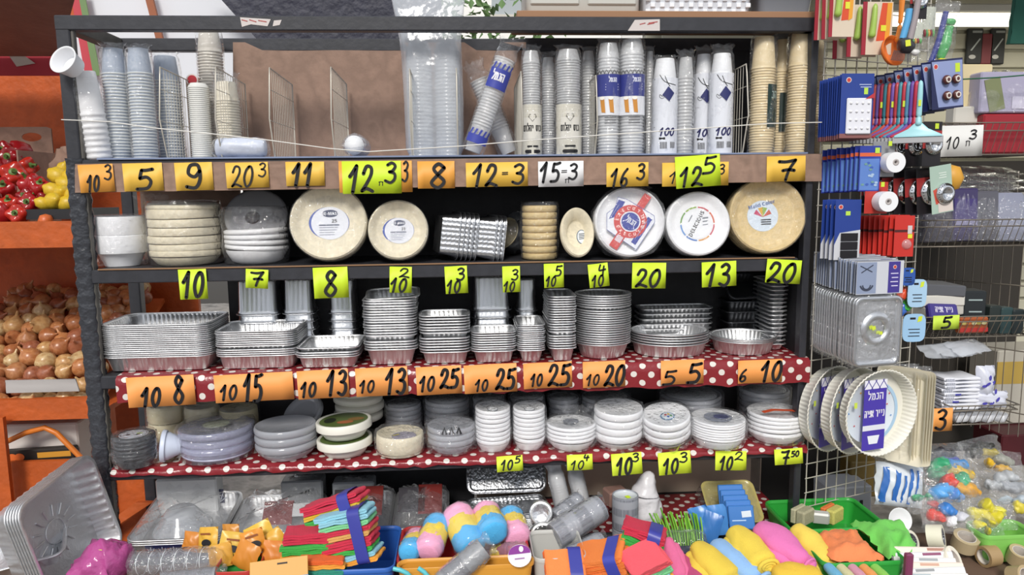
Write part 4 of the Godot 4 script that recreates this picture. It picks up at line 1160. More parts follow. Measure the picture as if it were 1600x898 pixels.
		part(o, "film", film_over(r * 1.005, o.get_meta("top") + 0.001, 0.004, int(e[1]), 0.03), M.film)
	# silver loaf trays lying on their side
	var tm := tray_mesh(0.078, 0.085, 0.024, 0.065, 0.0012, 0.008, 0.012)
	for k in 8:
		var x: float = at(676, 390, -0.12).x + 0.02 + k * 0.016 + (0.05 if k > 4 else 0.0)
		solo("loaf_tray", "silver loaf tray nested in the stack lying on its side beside cream plates", "foil tray", tm, M.foil_rough, Vector3(x, Y2 + 0.1 - 0.1 * (x - at(676, 390, -0.12).x - 0.02), -0.12), eul(0, 12, -97), "silver loaf trays on their side")
	o = thing("wrapped_pack", "dark wrapped pack with a beige rim behind the loaf trays", "pack", Vector3(at(795, 390, -0.24).x, Y2 + 0.075, -0.25))
	part(o, "bowl", rev([[0, 0], [0.04, 0], [0.065, 0.03], [0.068, 0.034], [0.064, 0.034], [0.04, 0.004], [0, 0.004]], 28), flat("#b7aa88"), Vector3.ZERO, eul(60, -20, 20))
	part(o, "film", blob([Vector3(-0.06, -0.04, 0), Vector3(-0.02, 0, 0), Vector3(0.03, 0.03, 0), Vector3(0.04, 0.1, 0)], [0.02, 0.075, 0.07, 0.02], 0.02, 22), M.film_grey)
	# small cream bowls stacked
	c = at(844, 400, -0.08)
	r = span(817, 872, 370, -0.08) / 2
	o = thing("bowl_pack", "wrapped tower of small cream bowls with brown streaks", "bowls", Vector3(c.x, Y2 + 0.004, -0.1))
	for k in 8:
		part(o, "bowl", rev([[0, 0], [r * 0.9, 0], [r * 0.98, 0.003], [r, 0.012], [r * 0.98, 0.0215], [r * 0.9, 0.0235], [0, 0.0235]], 32), M.cream_dark, Vector3(0, k * 0.0245, 0))
	part(o, "film", film_over(r * 1.08, 0.205, 0.01, 21), M.film)
	# oval cream bowl
	o = facing("cream oval bowl standing on edge with a small round label", 874, 927, 330, -0.02, 3, 0.008, 0.035, M.cream, 76, 6, 0.5, "bowl_pack", 0.68)
	r = o.get_meta("r")
	draw(o, "label_edge", fan(G.new(), ell(0.022, -0.012, 0.019, 0.026)), flat("#3b5670", 0.4), o.get_meta("t") + 0.001)
	draw(o, "label", fan(G.new(), ell(0.022, -0.012, 0.0165, 0.0235)), flat("#dfe5e8", 0.4), o.get_meta("t") + 0.0016)
	var ln2 := G.new()
	for k in 4: stroke(ln2, PackedVector2Array([Vector2(0.012, -0.002 - k * 0.006), Vector2(0.032, 0.0 - k * 0.006)]), 0.0013, 0.0)
	draw(o, "print", ln2, M.ink, o.get_meta("t") + 0.002)
	# white plates with red ribbon and blue panels
	o = facing("wrapped white plates with a red ribbon print and navy panels", 932, 1040, 300, -0.01, 8, 0.009, 0.016, M.white, 82, -2, 0.78)
	r = o.get_meta("r")
	var t2: float = o.get_meta("t") + 0.0166
	var q := r * 0.95
	var rot := Basis(Vector3.UP, deg_to_rad(-35))
	var pc: Node3D
	pc = part(o, "printed_card", fan(G.new(), [Vector2(-0.42, 0.5) * q, Vector2(0.5, 0.55) * q, Vector2(0.62, 0.4) * q, Vector2(0.62, -0.6) * q, Vector2(-0.45, -0.6) * q, Vector2(-0.72, -0.2) * q, Vector2(-0.62, 0.1) * q, Vector2(-0.72, 0.4) * q]).done(), flat("#e2e5ec", 0.4), Vector3(0, t2, 0), rot * FACE)
	var edge := G.new()
	stroke(edge, PackedVector2Array([Vector2(-0.42, 0.5) * q, Vector2(0.5, 0.55) * q, Vector2(0.62, 0.4) * q, Vector2(0.62, -0.6) * q, Vector2(-0.45, -0.6) * q, Vector2(-0.72, -0.2) * q, Vector2(-0.62, 0.1) * q, Vector2(-0.72, 0.4) * q, Vector2(-0.42, 0.5) * q]), 0.0009, 0.0004)
	fan(edge, rect(0.36 * q, -0.5 * q, 0.52 * q, 0.42 * q), 0.0004)
	fan(edge, [Vector2(-0.66, 0.35) * q, Vector2(-0.46, 0.4) * q, Vector2(-0.42, -0.1) * q, Vector2(-0.58, -0.3) * q], 0.0004)
	fan(edge, ell(0, 0, 0.27 * q, 0.27 * q), 0.0012)
	part(pc, "navy_print", edge.done(), flat("#33409a", 0.4))
	var rib := G.new()
	fan(rib, rect(-0.12 * q, 0.4 * q, 0.12 * q, 0.96 * q), 0.0003)
	fan(rib, rect(-0.14 * q, -0.94 * q, 0.14 * q, -0.4 * q), 0.0003)
	band(rib, Vector2.ZERO, 0.31 * q, 0.5 * q, 0, 360, 0.0008, 40)
	part(pc, "red_ribbon", rib.done(), flat("#c9403c", 0.4))
	part(pc, "barcode_field", fan(G.new(), rect(-0.1 * q, -0.72 * q, 0.1 * q, -0.52 * q), 0.0014).done(), flat("#d4c3cc"))
	for k in 9:
		var a := deg_to_rad(205 - k * 24)
		type_text(pc, "EXECUTIVE"[k], Vector3(cos(a) * q * 0.4, sin(a) * q * 0.4, 0.0014), q * 0.1, flat("#f1dcd8"), Basis(Vector3.BACK, a - PI / 2))
		var a2 := deg_to_rad(-125 + k * 22)
		type_text(pc, "EXECUTIVE"[k], Vector3(cos(a2) * q * 0.4, sin(a2) * q * 0.4, 0.0014), q * 0.1, flat("#f1dcd8"), Basis(Vector3.BACK, a2 + PI / 2))
	hebrew(pc, "הנמל", Vector3(0, 0.02 * q, 0.0018), q * 0.34, q * 0.15, flat("#e6e9f2"))
	for e in [[0.44, -0.1, 3.0], [-0.53, 0.1, 2.0]]:
		var tl := G.new()
		for k in 2: stroke(tl, PackedVector2Array([Vector2(0, -0.36 * q * e[2] / 3), Vector2(0, 0.34 * q * e[2] / 3)]), 0.0012, 0.0)
		part(pc, "print", tl.done(), flat("#aeb6dc"), Vector3(e[0] * q - 0.004, 0.0, 0.0014))
	part(o, "film", film_over(r * 1.04, o.get_meta("top") + 0.004, 0.012, 30, 0.0), M.film)
	part(o, "film_end", film_tuft(0.12, 0.06, 4), M.film, Vector3(0.03, 0.04, -r * 0.97), eul(-80))
	# white plates with a coloured ring
	o = facing("white plates standing on edge with a ring of coloured dashes round the label", 1044, 1142, 303, -0.01, 12, 0.006, 0.014, M.white, 82, -3, 0.7)
	r = o.get_meta("r")
	var t3: float = o.get_meta("t") + 0.001
	var cols := ["#d86a4a", "#c8505a", "#8fb04a", "#6a9a48", "#5a8fd0", "#4a78c0", "#d89a4a", "#c85a6a"]
	for k in 8:
		draw(o, "ring_dash", band(G.new(), Vector2.ZERO, r * 0.5, r * 0.545, k * 45 + 3, k * 45 + 43, 0.0, 8), flat(cols[k]), t3)
	draw(o, "label", fan(G.new(), ell(0, 0, r * 0.47, r * 0.47, 36)), flat("#e9ebf0", 0.4), t3 + 0.0006)
	type_text(o, "DELICIOUS", Vector3(-0.004, t3 + 0.001, 0), r * 0.13, M.ink, Basis(Vector3.UP, deg_to_rad(62)) * FACE)
	var ln3 := G.new()
	for k in 3: stroke(ln3, PackedVector2Array([Vector2(0.02, 0.02 - k * 0.012), Vector2(0.036, 0.022 - k * 0.012)]), 0.003 - 0.0006 * k, 0.0)
	stroke(ln3, PackedVector2Array([Vector2(-0.032, 0.008), Vector2(-0.02, 0.03)]), 0.002, 0.0)
	draw(o, "print", ln3, flat("#8a8f98"), t3 + 0.001)
	part(o, "film", film_over(r * 1.005, o.get_meta("top") + 0.002, 0.003, 33, 0.02), M.film)
	# yellowish plates
	o = facing("yellowish cream plates standing on edge with a round pale blue label", 1145, 1261, 290, -0.01, 10, 0.009, 0.026, M.cream_dark, 81, -4, 0.72)
	r = o.get_meta("r")
	t3 = o.get_meta("t") + 0.001
	var lc := Vector2(-0.012, -0.002)
	draw(o, "label", fan(G.new(), ell(lc.x, lc.y, r * 0.41, r * 0.41, 36)), flat("#cfdcea", 0.4), t3)
	for e in [["#c2406a", 150], ["#d8a83a", 105], ["#8fae4a", 75], ["#c85a48", 30]]:
		draw(o, "label_wedge", fan(G.new(), [lc + Vector2(0, -0.004), lc + Vector2(cos(deg_to_rad(e[1] - 16)), sin(deg_to_rad(e[1] - 16))) * r * 0.24, lc + Vector2(cos(deg_to_rad(e[1] + 16)), sin(deg_to_rad(e[1] + 16))) * r * 0.24]), flat(e[0]), t3 + 0.0005)
	type_text(o, "Multi Color", Vector3(lc.x - 0.004, t3 + 0.0008, -r * 0.29), r * 0.1, flat("#3a5a9a"), Basis(Vector3.UP, deg_to_rad(14)) * FACE)
	var ln4 := G.new()
	for k in 3: stroke(ln4, PackedVector2Array([Vector2(lc.x - 0.005, -0.016 - k * 0.008), Vector2(lc.x + 0.028, -0.015 - k * 0.008)]), 0.0022, 0.0)
	draw(o, "print", ln4, M.ink, t3 + 0.0008)
	part(o, "film", film_over(r * 1.004, o.get_meta("top") + 0.002, 0.003, 36, 0.03), M.film)

# ---------------------------------------------------------------- the shelf of wrapped bowls
# px span at the front, z centre, list of rim rings [height share], material; bowls right way up
func bowls(label: String, x0: float, x1: float, ytop: float, z: float, n: int, m: Material, low := 0.7, wrap := true, lump := 0.007, cat := "bowls", base := Y4 + 0.003, tilt := Vector3.ZERO, hollow := 0.01) -> Node3D:
	var ym := (ytop + 705.0) / 2
	var r := span(x0, x1, ym, z) / 2 - 0.002
	var o := thing("bowl_pack" if cat == "bowls" else "plate_pack", label, cat, Vector3(at((x0 + x1) / 2, ym, z).x, base, z), eul(tilt.x, tilt.y, tilt.z))
	var h := at((x0 + x1) / 2, ytop, z).y - base
	var foot := minf(0.03, h * 0.4) * (1.0 if low < 0.9 else 0.3)
	part(o, "lower_dish", rev([[0, 0], [r * low, 0], [r * low, 0], [r * (low + 0.75 * (0.97 - low)), foot * 0.6], [r * 0.97, foot]], 40), m)
	var hh := (h - foot) / n
	for k in n:
		var b := eul(rng.randfn(0, 0.7), 0, rng.randfn(0, 0.7))
		if k == n - 1 and hollow > 0.0:
			part(o, "dish", rev([[r * 0.94, 0], [r * 0.985, hh * 0.1], [r, hh * 0.35], [r, hh * 0.7], [r * 0.97, hh * 0.92], [r * 0.93, hh * 0.92], [r * 0.8, hh * 0.9 - hollow], [0, hh * 0.9 - hollow]], 40), m, Vector3(0, foot + k * hh, 0), b)
		else:
			part(o, "dish", rev([[r * 0.94, 0], [r * 0.985, hh * 0.1], [r, hh * 0.35], [r, hh * 0.7], [r * 0.97, hh * 0.92], [r * 0.9, hh * 0.95], [0, hh * 0.95]], 40), m, Vector3(0, foot + k * hh, 0), b)
	if wrap:
		part(o, "film", film_over(r * 1.05, h + 0.004, lump, int(x0)), M.film)
		part(o, "film_end", film_tuft(r * 0.9, 0.03, int(x0)), M.film, Vector3(r * 0.4, h * 0.85, r * 0.5), eul(-30, 20))
		part(o, "film_end", film_tuft(r * 0.8, 0.035, int(x0) + 3), M.film, Vector3(-r * 0.5, h * 0.3, r * 0.8), eul(-10, -25, 20))
	o.set_meta("r", r)
	o.set_meta("h", h)
	return o
func bowls_tier() -> void:
	var o := bowls("small black plates in a wrapped stack with a white round label", 177, 243, 678, -0.02, 6, flat("#2b2c31", 0.35), 0.75, true, 0.006, "plates")
	disc(o, "label", 0.048, o.get_meta("h") + 0.001, flat("#c9cbd3", 0.4))
	disc(o, "label_ring", 0.044, o.get_meta("h") + 0.0014, flat("#3a3d46"))
	disc(o, "label_field", 0.042, o.get_meta("h") + 0.0018, flat("#c9cbd3", 0.4))
	draw(o, "print", fan(fan(G.new(), ell(-0.015, -0.012, 0.008, 0.008)), rect(0.012, -0.016, 0.022, 0.004)), M.ink, o.get_meta("h") + 0.0024)
	draw(o, "price_sticker", fan(G.new(), [Vector2(0.008, 0.004), Vector2(0.026, 0.01), Vector2(0.03, 0.004), Vector2(0.012, -0.003)]), flat("#b8d83a"), o.get_meta("h") + 0.0026)
	var r := span(676, 728, 255, -0.02) / 2
	o = thing("foam_cup", "white bowl lying on its side between black plates and lavender plates", "bowl", Vector3(at(249, 700, 0.0).x, Y4 + 0.062, -0.03), eul(0, 12, 84))
	part(o, "body", rev([[0, -0.062], [0.028, -0.062], [0.028, -0.062], [0.036, -0.045], [0.05, -0.02], [0.05, -0.012], [0.056, -0.012], [0.056, -0.012], [0.058, 0.0], [0.054, 0.004], [0.05, 0.0], [0.034, -0.045], [0, -0.05]], 36), flat("#ccd4e6", 0.4))
	o = bowls("large lavender transparent plates in a wrapped stack", 281, 398, 662, -0.1, 3, M.lavender, 0.8, true, 0.008, "plates")
	disc(o, "label", 0.05, o.get_meta("h") + 0.001, flat("#7a7c78"))
	disc(o, "label_field", 0.045, o.get_meta("h") + 0.0016, flat("#9aa08c"))
	part(o, "inner_plates", plates_mesh(o.get_meta("r") * 0.94, 6, 0.009, 0.01, 0.7), flat("#b6b8d0", 0.3), Vector3(0, 0.004, 0))
	o = bowls("translucent grey bowls in a loose stack of three", 399, 497, 660, -0.07, 3, M.grey_clear, 0.72, false, 0.0, "bowls", Y4 + 0.003, Vector3(0, 0, 1.5), 0.012)
	part(o, "inner_bowl", rev([[0, 0], [0.05, 0], [0.085, 0.045], [0.092, 0.05]], 36), flat("#d0d2d8", 0.3), Vector3(0, 0.004, 0))
	# round tubs with green lids
	for k in 2:
		r = span(496, 585, 680, -0.07) / 2 - 0.003
		o = thing("food_tub", ["lower of two white tubs with a green printed lid", "upper of two white tubs with a green printed lid"][k], "tub", Vector3(at(540, 700, -0.07).x, Y4 + 0.003 + k * 0.066, -0.07), eul(0, 0, 2.5))
		part(o, "body", rev([[0, 0], [r * 0.72, 0], [r * 0.78, 0.01], [r * 0.93, 0.034], [r * 0.93, 0.034]], 40), flat("#d9dbd2", 0.4))
		part(o, "rim", rev([[r * 0.93, 0.03], [r, 0.031], [r, 0.033], [r * 1.0, 0.056], [r * 0.97, 0.06], [r * 0.9, 0.06], [r * 0.88, 0.056], [0, 0.056]], 44), flat("#e8e6da", 0.4))
		disc(o, "lid_print", r * 0.87, 0.0572, flat("#5d6f3a", 0.35))
		draw(o, "lid_badge", fan(G.new(), ell(-0.05, -0.0, 0.022, 0.03)), flat("#2c3326", 0.4), 0.0578)
		draw(o, "lid_picture", fan(G.new(), ell(0.01, -0.03, 0.03, 0.018)), flat("#b06a42"), 0.0578)
		draw(o, "lid_picture", fan(G.new(), ell(0.045, 0.0, 0.03, 0.02)), flat("#8a6a3a"), 0.058)
	o = bowls("cream round tub with a lilac and yellow label", 587, 663, 672, -0.06, 1, M.cream, 0.92, true, 0.004, "bowls", Y4 + 0.003, Vector3.ZERO, 0.02)
	disc(o, "label", 0.045, o.get_meta("h") - 0.02, flat("#9c94a8"), 1.0, 0.015)
	draw(o, "price_sticker", fan(G.new(), [Vector2(-0.03, 0.0), Vector2(-0.006, 0.016), Vector2(0.0, 0.008), Vector2(-0.022, -0.006)]), flat("#d8cc3a"), o.get_meta("h") - 0.0185)
	o = bowls("clear bowls in a bag with a black and white printed band", 667, 743, 660, -0.07, 3, M.grey_clear, 0.72, true, 0.012)
	part(o, "inner_bowl", rev([[0, 0], [0.05, 0], [0.072, 0.05], [0.076, 0.07]], 32), flat("#cdd0d4", 0.3), Vector3(0, 0.004, 0))
	for k in 3: part(o, "printed_mark", G.new().tube([Vector3(-0.03 + k * 0.026, 0, 0), Vector3(-0.022 + k * 0.026, 0.022, -0.004), Vector3(-0.014 + k * 0.026, 0, 0)], 0.0045, 5).done(), M.ink, Vector3(0, o.get_meta("h") * 0.84, o.get_meta("r") * 0.98))
	for e in [["wrapped tower of small white bowls next to the clear bowls", 742, 798, 632], ["wrapped tower of small white bowls with a ring label on top", 801, 852, 632]]:
		o = bowls(e[0], e[1], e[2], e[3], -0.07, 8, M.white, 0.75, true, 0.006, "bowls", Y4 + 0.003, Vector3(3, 0, 0), 0.01)
		disc(o, "label_ring", 0.02, o.get_meta("h") - 0.006, flat("#5a5f6a"), 1.0, 0.0, 0.02)
		disc(o, "label", 0.0175, o.get_meta("h") - 0.0052, flat("#e4e6ea"), 1.0, 0.0, 0.02)
	o = bowls("flat white bowls in a crumpled bag between two bowl towers", 853, 931, 658, -0.07, 4, M.white, 0.75, true, 0.014)
	part(o, "film_end", film_tuft(0.12, 0.05, 9), M.film, Vector3(0.02, 0.1, 0.0))
	disc(o, "label", 0.03, o.get_meta("h") + 0.002, flat("#878c96"))
	o = bowls("deep white bowls in a wrapped stack, open bowl on top", 927, 1003, 632, -0.07, 4, M.white, 0.68, true, 0.008, "bowls", Y4 + 0.003, Vector3(5, 0, 0), 0.02)
	o = bowls("white bowls leaning with a round colourful label inside the top bowl", 1005, 1079, 640, -0.06, 3, M.white, 0.62, true, 0.01, "bowls", Y4 + 0.012, Vector3(14, 0, 6), 0.014)
	disc(o, "label_edge", 0.026, o.get_meta("h") - 0.012, flat("#5b8fb8", 0.4), 1.0, 0.005)
	disc(o, "label", 0.022, o.get_meta("h") - 0.0112, flat("#d6dfe6", 0.4), 1.0, 0.005)
	for e in [["#c23c48", -0.006, 0.006], ["#d8b43a", 0.006, 0.009], ["#4a9a5a", 0.012, -0.003], ["#3a62b0", 0.001, -0.008]]:
		draw(o, "label_dot", fan(G.new(), ell(e[1] + 0.005, e[2], 0.005, 0.006, 12)), flat(e[0]), o.get_meta("h") - 0.0104)
	o = bowls("flat white plates in a wrapped stack with a grey and blue oval label", 1079, 1162, 650, -0.05, 7, M.white, 0.8, true, 0.006, "plates", Y4 + 0.003, Vector3(2, 0, 0), 0.004)
	disc(o, "label", 0.052, o.get_meta("h") - 0.001, flat("#8e95a6", 0.35))
	disc(o, "label_badge", 0.024, o.get_meta("h") + 0.0002, flat("#39417c", 0.35), 1.2, 0.012)
	o = bowls("white bowls with an orange ribbon at the end of the shelf", 1168, 1254, 640, -0.07, 5, M.white, 0.72, true, 0.008)
	var ribbon := G.new()
	ribbon.loft([PackedVector3Array([Vector3(-0.07, 0, 0.03), Vector3(-0.07, 0, 0.055)]), PackedVector3Array([Vector3(-0.03, 0.008, 0.03), Vector3(-0.03, 0.008, 0.055)]), PackedVector3Array([Vector3(0.03, 0.006, 0.035), Vector3(0.03, 0.006, 0.06)]), PackedVector3Array([Vector3(0.09, -0.004, 0.02), Vector3(0.09, -0.004, 0.05)])], false)
	part(o, "ribbon", ribbon.done(), flat("#d8552c", 0.4), Vector3(0, o.get_meta("h") + 0.006, 0))
	# second row, against the back
	for e in [["tall cream tubs wrapped at the back above the black plates", 232, 290, 628, 0.0, "#d9cfae", 2], ["tall cream tubs at the back behind the lavender plates", 290, 345, 630, 0.0, "#cfc6a8", 2], ["cream lidded tub at the back beside the tilted plate", 345, 405, 632, 0.0, "#d8cda4", 1]]:
		bowls(e[0], e[1], e[2], e[3], -0.27, e[6], flat(e[5], 0.5), 0.9, true, 0.006)
	o = facing_at("clear plate tilted against the back behind the grey bowls", Vector3(at(478, 650, -0.24).x, Y4 + 0.09, -0.24), 0.085, eul(38, 0, 22), M.grey_clear)
	for k in 4:
		r = 0.095
		o = thing("white_dish", "white round dish in the stack of four behind the green-lidded tubs", "dish", Vector3(at(560, 650, -0.24).x + (k % 2) * 0.006, Y4 + 0.08 + k * 0.034, -0.25), eul(3, 0, (k % 2) * 3 - 1.5), "white lids at the back")
		part(o, "lid", rev([[0, 0], [r * 0.9, 0], [r, 0.004], [r, 0.022], [r * 0.95, 0.026], [0, 0.026]], 40), flat("#dfddd2", 0.4))
	bowls("clear-lidded tubs under the white lids at the back", 520, 598, 682, -0.25, 1, flat("#cfd0ca", 0.3), 0.9, false)
	for e in [["clear cups in a crumpled bag behind the cream tub", 602, 660, 628], ["clear cups in a crumpled bag behind the printed clear bowls", 664, 735, 620], ["clear bowls in a bag behind the first bowl tower", 738, 790, 618], ["clear bowls in a bag behind the second bowl tower", 796, 850, 616], ["dark grey bowls in a bag behind the crumpled flat bowls", 856, 905, 618], ["clear bowls in a bag behind the deep white bowls", 908, 985, 616], ["clear round tubs in a bag behind the leaning bowls", 1030, 1125, 612], ["clear round tubs in a bag behind the ribboned bowls", 1155, 1230, 605]]:
		o = bowls(e[0], e[1], e[2], e[3], -0.26, 5, M.grey_clear, 0.75, true, 0.014)
		part(o, "inner_bowls", rev([[0, 0], [o.get_meta("r") * 0.6, 0], [o.get_meta("r") * 0.85, o.get_meta("h") * 0.95], [0, o.get_meta("h") * 0.95]], 28), flat("#d4d6da", 0.3), Vector3(0, 0.002, 0))
func facing_at(label: String, pos: Vector3, r: float, b: Basis, m: Material) -> Node3D:
	var o := thing("plate_pack", label, "plate", pos, b)
	part(o, "plates", plates_mesh(r, 3, 0.007, 0.014), m)
	part(o, "core_plate", plates_mesh(r * 0.97, 2, 0.006, 0.012), flat("#d2d4d8", 0.3), Vector3(0, 0.002, 0))
	return o

# ---------------------------------------------------------------- the counter and what lies on it
func counter() -> void:
	var o := thing("sales_counter", "low wooden counter in front of the rack carrying bins and bags", "counter", Vector3(0.2, 0, 0.4))
	part(o, "top", bx(Vector3(3.7, 0.03, 0.72), 0.004), flat("#6b5546", 0.7), Vector3(0, YC - 0.016, 0))
	part(o, "front_panel", bx(Vector3(3.6, 0.34, 0.02), 0.002), flat("#5d493c", 0.7), Vector3(0, 0.19, 0.33))
	for x in [-1.7, 0.0, 1.7]: part(o, "leg", bx(Vector3(0.05, 0.37, 0.05), 0.003), M.steel, Vector3(x, 0.185, -0.3))
	var cl := G.new()
	var a := Vector3(0.1, Y5 + 0.002, -0.34)
	var b := Vector3(1.24, Y5 + 0.002, -0.02)
	var sc := 1.0 / 0.065
	cl.quad(a, Vector3(b.x, a.y, a.z), b, Vector3(a.x, a.y, b.z), Rect2(0, 0, 1.14 * sc, 0.32 * sc))
	cl.quad(a - Vector3(0, 0.0015, 0), Vector3(a.x, a.y - 0.0015, b.z), b - Vector3(0, 0.0015, 0), Vector3(b.x, a.y - 0.0015, a.z))
	solo("oilcloth", "dotted oilcloth on the bottom shelf under the white bag and cans", "oilcloth", cl.done(), M.dots)
# plastic bin: pixel span of the front rim, its row, plane of the front, real depth and height
func bin(label: String, x0: float, x1: float, yrim: float, zf: float, depth: float, h: float, hex: String, slots := 0, rim_hex := "") -> Node3D:
	var a := at(x0, yrim, zf)
	var b := at(x1, yrim, zf)
	var w := (b.x - a.x) / 2
	var d := depth / 2
	var o := thing("plastic_bin", label, "bin", Vector3((a.x + b.x) / 2, (a.y + b.y) / 2 - h, zf - d))
	var m := flat(hex, 0.35)
	var k := 0.88
	var rs := [rr(w * k, d * k, 0.02, 0.0, 1, 1, 5), rr(w * k, d * k, 0.02, 0.0, 1, 1, 5), rr(w * 0.97, d * 0.97, 0.025, h - 0.02, 1, 1, 5), rr(w * 0.97, d * 0.97, 0.025, h, 1, 1, 5)]
	part(o, "shell", G.new().loft(rs, true, true).done(), m)
	var rim := [rr(w * 0.965, d * 0.965, 0.025, h - 0.014, 1, 1, 5), rr(w, d, 0.03, h - 0.014, 1, 1, 5), rr(w, d, 0.03, h - 0.014, 1, 1, 5), rr(w, d, 0.03, h - 0.002, 1, 1, 5), rr(w * 0.99, d * 0.985, 0.03, h, 1, 1, 5), rr(w * 0.965, d * 0.965, 0.025, h, 1, 1, 5), rr(w * 0.955, d * 0.955, 0.025, h - 0.014, 1, 1, 5)]
	part(o, "rim", G.new().loft(rim).done(), flat(rim_hex if rim_hex else hex, 0.35))
	for j in slots:
		part(o, "slot", bx(Vector3(0.008, h * 0.5, 0.004), 0.001), flat("#3a241c"), Vector3((j - slots / 2.0 + 0.5) * 0.022 + w * 0.4, h * 0.45, d * 0.945), eul(-6))
	return o
func frame_basis(x: Vector3, z: Vector3) -> Basis:
	x = x.normalized()
	var y := z.cross(x).normalized()
	return Basis(x, y, x.cross(y))
func leafband(p: Node3D, w: float, h: float, pos: Vector3, b := Basis.IDENTITY) -> void:      # navy sleeve printed with white fern leaves
	part(p, "printed_sleeve", bx(Vector3(w, h, 0.002)), flat("#23264a", 0.35), pos, b)
	var g := G.new()
	var n := maxi(2, int(w / 0.035))
	for k in n:
		var x := -w / 2 + (k + 0.5) * w / n
		for j in 5:
			var a := deg_to_rad(30 + j * 30)
			stroke(g, PackedVector2Array([Vector2(x, -h * 0.42), Vector2(x + cos(a) * h * 0.5, -h * 0.42 + sin(a) * h * 0.75)]), 0.0012, 0.0016)
	part(p, "leaf_print", g.done(), flat("#c9cddc", 0.4), pos, b)
func tray_pack(label: String, x0: float, x1: float, yf: float, zf: float, depth: float, extra: int) -> Node3D:
	var a := at(x0, yf, zf)
	var b := at(x1, yf, zf)
	var w := (b.x - a.x) / 2 - 0.008
	var h := 0.055
	var o := thing("tray_pack", label, "tray pack", Vector3((a.x + b.x) / 2, maxf(YC + 0.003, a.y - h), zf - depth / 2), eul(8, 0, 0))
	for k in 3: part(o, "tray", tray_mesh(w, depth / 2, 0.03, h, 0.001, 0.008), M.foil, Vector3(0, 0.008 * k, 0))
	leafband(o, w * 1.0, 0.045, Vector3(-w * 0.1, 0.03, depth / 2 + 0.009))
	if extra == 1:
		part(o, "clear_bowl", rev([[0, 0.09], [0.05, 0.09], [0.055, 0.086], [0.098, 0.022], [0.105, 0.016], [0.1, 0.014]], 36), film(0.45, Color(0.75, 0.77, 0.8), 0.1), Vector3(-0.01, 0.02, 0.03))
		leafband(o, 0.14, 0.06, Vector3(0.02, 0.06, -depth / 2 + 0.01))
	elif extra == 2:
		part(o, "red_label", bx(Vector3(0.11, 0.09, 0.002)), flat("#6a1e20", 0.35), Vector3(0.0, 0.08, 0.0), eul(-50))
		part(o, "white_label", bx(Vector3(0.06, 0.05, 0.002)), flat("#b8babd", 0.35), Vector3(0.085, 0.09, 0.0), eul(-50))
	elif extra == 3:
		part(o, "red_picture", bx(Vector3(0.09, 0.12, 0.002)), flat("#6e2420", 0.35), Vector3(w * 0.35, 0.1, -0.01), eul(-58))
		part(o, "dark_panel", bx(Vector3(0.1, 0.1, 0.002)), flat("#3d3b40", 0.3), Vector3(-w * 0.4, 0.1, -0.01), eul(-58))
	part(o, "film", crumple(w * 1.06, depth / 2 * 1.08, 0.12 if extra != 1 else 0.1, 0.018, int(x0)), M.film)
	return o
# a loose crumpled plastic cover over a box of half size w x d
func crumple(w: float, d: float, h: float, lump: float, sd: int) -> ArrayMesh:
	var rs := []
	for e in [[1.0, 0.0], [1.0, 0.25], [0.98, 0.5], [0.9, 0.75], [0.7, 0.95], [0.4, 1.02], [0.05, 1.0]]:
		var p := rr(w * e[0], d * e[0], 0.03 * e[0], h * e[1], 8, 6, 4)
		for k in p.size():
			p[k] += Vector3(noise.get_noise_3d(k * 55, e[1] * 300, sd * 40), 1.2 * noise.get_noise_3d(k * 47, e[1] * 340 + 900, sd * 40) * (1.0 if e[1] > 0.1 else 0.0), noise.get_noise_3d(k * 51, e[1] * 310, sd * 40 + 500)) * lump
			p[k].y = maxf(p[k].y, 0.001)
		rs.append(p)
	return G.new().loft(rs, true, false, true).done()
func puff(label: String, a: Vector3, b: Vector3, r: float, hexes: Array) -> void:          # fluffy tricolour roll, three balls of wool in a clear sleeve
	var o := thing("tricolour_roll", label, "wool roll", (a + b) / 2, Basis.IDENTITY, "tricolour wool rolls")
	var d := (b - a) / 2
	for k in 3:
		var f := -d + d * 2 * k / 3.0
		var t := -d + d * 2 * (k + 1) / 3.0
		var ends := [0.72 if k == 0 else 0.96, 0.72 if k == 2 else 0.96]
		var over := d.normalized() * 0.012
		part(o, "wool_ball", blob([f - over, f.lerp(t, 0.3), f.lerp(t, 0.7), t + over], [r * ends[0], r * 1.0, r * 1.0, r * ends[1]], 0.005, 22, 28, 1.0, k * 5 + int(a.x * 100)), fabric(hexes[k]))
	part(o, "plastic_sleeve", blob([-d * 1.1, -d * 0.7, d * 0.7, d * 1.1], [r * 0.9, r * 1.06, r * 1.06, r * 0.85], 0.008, 40), M.film_smooth)
func can_roll(label: String, a: Vector3, b: Vector3, r: float, hex: String, called := "grey_roll") -> Node3D:
	var d := b - a
	var y := d.normalized()
	var x := y.cross(Vector3(0, 0, 1)).normalized()
	var o := thing(called, label, "roll", a, Basis(x, y, x.cross(y)))
	var h := d.length()
	part(o, "body", rev([[0, 0], [r * 0.98, 0], [r * 0.98, 0], [r, 0.004], [r, h - 0.004], [r * 0.98, h], [r * 0.98, h], [r * 0.92, h], [r * 0.9, h - 0.012], [0, h - 0.012]], 36), print_grey() if hex == "" else flat(hex, 0.4))
	o.set_meta("r", r)
	o.set_meta("h", h)
	return o
func print_grey() -> StandardMaterial3D:
	if M.has("pgrey"): return M.pgrey
	M.pgrey = mat(Color.WHITE, 0.35)
	var im := Image.create(256, 256, false, Image.FORMAT_RGB8)
	for y in 256:
		for x in 256:
			var line := (y / 7) % 2 == 0 and noise.get_noise_2d(x * 24.0, (y / 7) * 91.0) > -0.05
			im.set_pixel(x, y, col("#9b9ea6") if not line else col("#6d7079"))
	M.pgrey.albedo_texture = ImageTexture.create_from_image(im)
	M.pgrey.uv1_scale = Vector3(2, 1, 1)
	return M.pgrey
